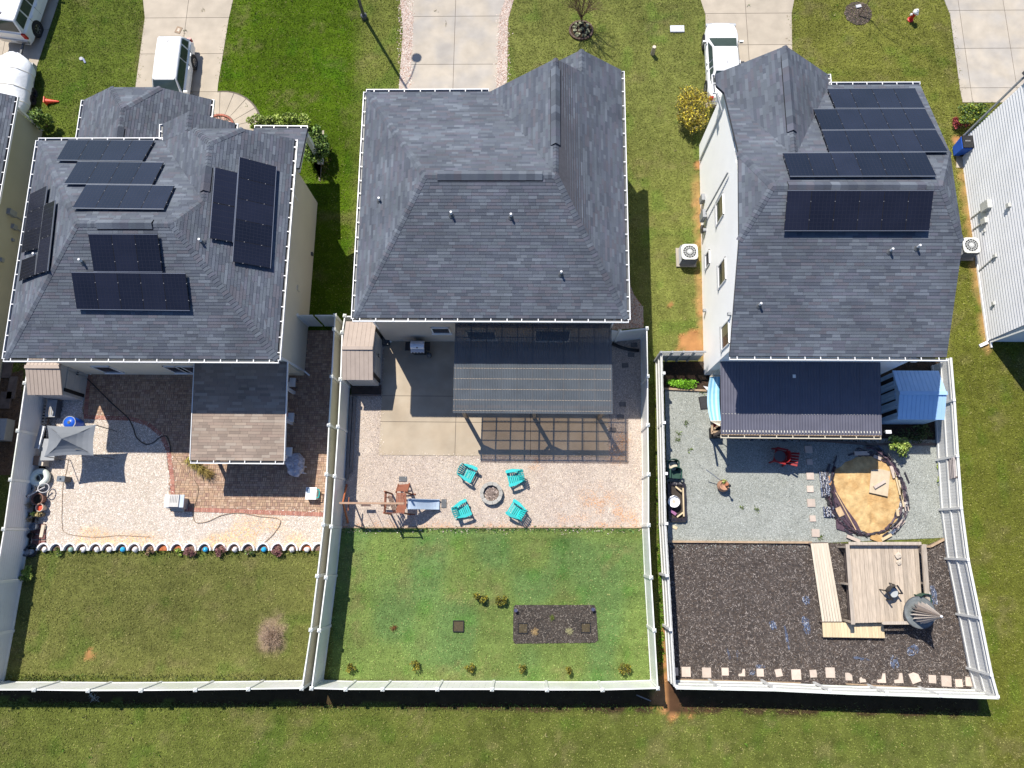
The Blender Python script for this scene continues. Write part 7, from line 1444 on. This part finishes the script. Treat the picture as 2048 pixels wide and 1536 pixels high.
MB().slab([P(1738,985,.19),P(1775,993,.19),P(1780,943,.19),P(1760,938,.19),P(1742,940,.19)],.03).build('plywood_sheet', M('plywood',(.52,.42,.29),.85,.12,4.), t); MB().bar(P(1748,975,.27),P(1770,962,.27),.14,.12).build('block', m_paver, t)
MB().bar(P(1742,1071,.09),P(1766,1080,.09),.35,.04).build('sandy_board', m_sand, t)
for (px,py,sx,sy), lb in zip(((1648,968,.42,1.25),(1656,1024,.5,.5)),('long crumpled black sheet left of the sand pit','short black plastic bundle at the left edge of the sand pit')):
    q = P(px,py); tt = thing('crumpled_sheet', lb, 'plastic sheet', (q.x,q.y,.02), group='black plastic by the sand pit')
    for k in range(7): MB().tube([(q.x-sx/2+sx*(k+.5)/7+rg_.uniform(-.03,.03),q.y+sy*(f-.5),.07+.05*rg_.random()) for f in np.linspace(0,1,7)],.05,5).build('sheet_fold', m_liner if k%2 else m_film, tt)
# films of plastic showing through the mulch
for k,(px,py,w,h,rz,lb) in enumerate(((1573,1275,.14,1.1,.12,'long shiny strip of plastic film left of the deck step'),(1612,1250,.4,.8,.1,'patch of shiny film beside the pale ramp'),(1545,1250,.3,.4,.3,'small patch of shiny film in the middle of the mulch'),(1457,1308,.10,.5,.2,'short strip of shiny film above the slab row'),(1474,1310,.10,.45,-.1,'second short strip of shiny film above the slab row'),(1520,1333,.45,.18,0,'flat patch of shiny film above the fifth slab'),(1612,1200,.35,.4,.4,'patch of shiny film halfway along the pale ramp'),(1720,1317,.9,.14,-.15,'tapering strip of shiny film below the deck step'),(1788,1323,.42,.6,.1,'broad patch of shiny film below the umbrella shadow'),(1825,1300,.6,.42,.5,'slanting patch of shiny film by the umbrella shadow'),(1866,1190,.28,.9,.05,'patch of shiny film between deck corner and right fence'),(1504,1345,.3,.25,.5,'small film patch between two slabs'))):
    q = P(px,py); mb = MB(); nx_, ny_ = 6, 6; rr_2 = random.Random(k); ca, sa = math.cos(rz), math.sin(rz); g = {}
    for i in range(nx_+1):
        for j in range(ny_+1):
            a = (i/nx_-.5)*w*(.5+.5*math.sin(math.pi*(j+.6)/(ny_+1.2))+rr_2.uniform(-.2,.2)); b = (j/ny_-.5)*h*(1+rr_2.uniform(-.06,.06)); g[i,j] = (q.x+a*ca-b*sa,q.y+a*sa+b*ca,.042+rr_2.uniform(-.018,.03))
    for i in range(nx_):
        for j in range(ny_):
            if rr_2.random() < .78: mb.face([g[i,j],g[i+1,j],g[i+1,j+1],g[i,j+1]])
    tag(mb.build('plastic_film', m_film), lb, 'plastic film', 'plastic film showing through the mulch')
# deck
zd = .6; tl, tr, bl, br = P(1692,1091,zd), P(1836,1091,zd), P(1703,1246,zd), P(1846,1243,zd); t = thing('garden_deck', 'weathered square wooden deck with low side rails on the mulch', 'deck', tuple(P(1765,1168))); nb = 17
for k in range(nb):
    f0, f1 = k/nb, (k+1)/nb; a, b = tl.lerp(tr,(f0+f1)/2), bl.lerp(br,(f0+f1)/2); MB().bar(a,b,(tr-tl).length/nb-.013,.035+.012*(k%3==1),up=(0,0,1)).build('deck_board', M('deck_plank',(.43,.355,.275),.8,.22,3.,.3,40,rand=.24,stretch=(6,.6,1)), t)
for a, b in ((tl,tr),(bl,br),(tl,bl),(tr,br)): MB().bar(a-V(0,0,.13),b-V(0,0,.13),.05,.2).build('fascia', m_wood_d, t)
for p in (tl,tr,bl,br,(tl+bl)/2,(tr+br)/2): MB().bar(V(p.x,p.y,0),V(p.x,p.y,zd-.04),.1,.1,up=(1,0,0)).build('leg', m_wood_d, t)
for e0, e1, off, zz in ((tl,bl,-.12,.42),(tr,br,.12,.35)):
    o = V(off,0,0)
    for z in (zz,): MB().bar(e0+o+V(0,.06,z),e1+o+V(0,-.02,z),.16,.05).build('hand_rail', m_wood, t); MB().bar(e0+o*.3+V(0,.05,z-.06),e1+o*.3+V(0,0,z-.06),.05,.12).build('rail_board', m_wood, t)
    for f in (.02,.5,.98): p = e0.lerp(e1,f)+o; MB().bar(V(p.x,p.y,0),V(p.x,p.y,zd+zz),.09,.09,up=(1,0,0)).build('rail_post', m_wood, t)
MB().bar(tl+V(0,.10,.3),tr+V(0,.10,.3),.14,.05).build('hand_rail', m_wood, t); MB().bar(P(1766,1246,zd+.3),br+V(-.0,-.02,.3),.14,.05).build('hand_rail', m_wood, t); MB().bar(P(1766,1246,0),P(1766,1246,zd+.3),.1,.1,up=(1,0,0)).build('rail_post', m_wood, t)
q0, q1, q2, q3 = P(1621,1087,.32), P(1656,1086,.32), P(1644,1243,.32), P(1684,1243,.32); tt = thing('deck_ramp', 'pale plank walkway along the left side of the deck', 'walkway', tuple(P(1650,1165)))
for k in range(7): a, b = q0.lerp(q1,(k+.5)/7), q2.lerp(q3,(k+.5)/7); MB().bar(a,b,(q1-q0).length/7-.006,.035,up=(0,0,1)).build('board', m_wood_w, tt)
for a, b in ((q0,q1),(q2,q3)): MB().bar(a-V(0,0,.1),b-V(0,0,.1),.08,.14).build('bearer', m_wood_d, tt)
for a in (q0,q1,q2,q3): MB().bar(V(a.x,a.y,0),V(a.x,a.y,.25),.08,.08,up=(1,0,0)).build('leg', m_wood_d, tt)
tt = thing('deck_step', 'orange tinted plank step at the front of the deck', 'step', tuple(P(1706,1260))); q0, q1, q2, q3 = P(1644,1244,.25), P(1766,1247,.25), P(1646,1274,.25), P(1770,1276,.25)
for k in range(20): a, b = q0.lerp(q1,(k+.5)/20), q2.lerp(q3,(k+.5)/20); MB().bar(a,b,(q1-q0).length/20-.006,.035,up=(0,0,1)).build('board', m_wood_n, tt)
MB().bar(q2-V(0,0,.1),q3-V(0,0,.1),.04,.2).build('riser', m_wood_d, tt)
q = P(1795,1112,zd+.05); tt = thing('crumpled_paper', 'crumpled tan paper bag on the wooden deck', 'paper bag', (q.x,q.y,zd)); mb = MB(); random.seed(12); mb.ball((q.x,q.y,zd+.09),.16,9,6,sz=.55,jit=.25); mb.ball((q.x+.05,q.y-.3,zd+.07),.13,8,5,sz=.5,jit=.25); mb.build('paper', m_beige, tt)
# table and closed parasol
q = P(1840,1225,1.0); t = thing('round_table', 'round glass topped table at the corner of the deck', 'table', (q.x,q.y,0)); MB().lathe((q.x,q.y,.98),[(.70,0),(.70,.015)],32).build('glass_top', M('table_glass',(.22,.24,.24),.12,.35,2.5,spec=.7,alpha=(.3,(.6,.65,.65))), t); MB().lathe((q.x,q.y,.98),[(.70,-.02),(.735,-.02),(.735,.022),(.70,.022)],32,closed=True).build('rim', m_dgrey, t)
for k in range(4): a = .6+k*math.pi/2; MB().bar((q.x+.25*math.cos(a),q.y+.25*math.sin(a),.97),(q.x+.55*math.cos(a),q.y+.55*math.sin(a),0.1),.04,.04).build('leg', m_dgrey, t)
tt = thing('parasol', 'closed pleated taupe parasol standing through the glass table', 'parasol', (q.x,q.y,0)); MB().tube([(q.x,q.y,.1),(q.x,q.y,2.75)],.022,8).build('pole', m_dgrey, tt); mb = MB(); npl = 16; ztop, zbot = 2.75, 1.08; rings = []
for j in range(7):
    f = j/6; zz = ztop+(zbot-ztop)*f; rr = .04+.47*f**.95; rings.append([(q.x+rr*(1 if i%2 else .42+.1*math.sin(i*2.1))*math.cos(2*math.pi*i/(npl*2)),q.y+rr*(1 if i%2 else .42+.1*math.sin(i*2.1))*math.sin(2*math.pi*i/(npl*2)),zz+.06*(f>.9)*math.sin(i*1.7)) for i in range(npl*2)])
vs = [p for r in rings for p in r]; k = npl*2; mb.raw(vs,[(j*k+i,(j+1)*k+i,(j+1)*k+(i+1)%k,j*k+(i+1)%k) for j in range(6) for i in range(k)]+[tuple(range(k))]); mb.build('canopy', M('taupe_cloth',(.52,.46,.41),.85,.1,3.), tt); MB().ball((q.x,q.y,2.76),.06,8,6).build('finial', m_white, tt)
o = MB().slab([P(1846,1194,.5),P(1862,1196,.45),P(1858,1180,.55),P(1852,1177,.55)],.03).build('cushion', m_white); tag(o,'white cushion propped behind the dark green chair','cushion')
# pallet on the fence
t = thing('wooden_pallet', 'grey slatted pallet leaning on the right picket fence', 'pallet', tuple(P(1885,940))); a0, a1, b0, b1 = P(1881,916,.05), P(1913,914,1.75)-V(.08,0,0), P(1886,963,.05), P(1915,955,1.75)-V(.08,0,0)
for k in range(9): f = (k+.5)/9; MB().bar(a0.lerp(a1,f),b0.lerp(b1,f),.10,.025,up=(-.7,0,.6)).build('slat', M('grey_pallet_wood',(.34,.30,.28),.85,.2,rand=.15), t)
for f in (.03,.97): MB().bar(a0.lerp(b0,f)+V(.06,0,-.03),a1.lerp(b1,f)+V(.06,0,-.03),.06,.09).build('stringer', m_wood_d, t)
q = P(1777,864,1.6); t = thing('wall_light', 'small white lamp on the corner of the navy patio roof', 'lamp', (q.x,q.y,1.5)); MB().box((q.x-.02,q.y,1.62),(.26,.16,.09)).build('lamp_case', m_white, t); MB().tube([(q.x-.3,q.y-.02,1.75),(q.x-.1,q.y,1.64)],.015,5).build('bracket', m_dgrey, t)
bush('weeds', 'sparse dark weeds in the shade behind the blue shed', 'weeds', 1835,868, 1.1,.5,.35,500,.10,[(.03,.05,.012),(.05,.07,.02)],clump=12,stems=4)

# stray stones and litter that break the clean borders
def stray(name, segs, n, wdt, r, pal, label, z):
    xs_, ys_ = [], []
    for _ in range(n):
        a, b = random.choice(segs); t = random.random(); o = random.gauss(0,wdt); d = Vector((b[0]-a[0],b[1]-a[1])).normalized(); xs_.append(a[0]+(b[0]-a[0])*t-d.y*o); ys_.append(a[1]+(b[1]-a[1])*t+d.x*o)
    x, y = np.array(xs_), np.array(ys_); k = len(x); rr = r*RNG.uniform(.5,1.5,k); a = RNG.uniform(0,6.28,k); ca, sa = np.cos(a)*rr, np.sin(a)*rr; zz = np.full(k,z)
    ring = [np.stack([x+ca,y+sa,zz],1),np.stack([x-sa,y+ca,zz],1),np.stack([x-ca,y-sa,zz],1),np.stack([x+sa,y-ca,zz],1)]; top = np.stack([x,y,zz+rr*.45],1)
    tri = np.concatenate([np.stack([ring[i],ring[(i+1)%4],top],1) for i in range(4)]); pal = np.array(pal); c = pal[RNG.integers(0,len(pal),k)]*RNG.uniform(.8,1.2,(k,1)); tag(npmesh(name,tri,3,np.tile(c,(4,1)),m_stone), label, kind='stuff')
def seg(*q, z=0): p = [P(a,b) for a, b in q]; return [(p[i],p[i+1]) for i in range(len(p)-1)]
stray('stray_gravel', seg((762,690),(760,910),(1215,914),(1222,690))+seg((694,1060),(1284,1060)), 900, .10, .024, PINK, 'stray gravel stones along the edges of the concrete patio', .046)
stray('stray_gravel', seg((165,832),(262,838),(318,868),(341,920),(343,1022),(648,1024)), 700, .09, .026, WHITE, 'stray gravel stones on the brick paving edge', .036)
stray('stray_gravel', seg((824,-5),(822,132),(817,180))+seg((800,-5),(802,140))+seg((998,30),(994,165))+seg((1015,40),(1014,160)), 700, .09, .03, [(.62,.50,.43),(.52,.40,.33),(.42,.27,.20),(.70,.62,.55)], 'stray stones on both sides of the driveway gravel strips', .02)
stray('stray_gravel', seg((1340,1092),(1620,1094))+seg((1336,1078),(1620,1080)), 500, .12, .024, GREY, 'stray crushed stone along the timber edging', .03)
stray('fallen_litter', seg((276,165),(286,40))+seg((440,165),(452,45))+seg((1411,200),(1411,30))+seg((1583,30),(1585,150))+seg((1905,40),(1922,180)), 520, .13, .022, [(.22,.17,.09),(.12,.10,.05),(.30,.25,.14),(.10,.14,.04)], 'dry clippings along the driveway edges', .022)
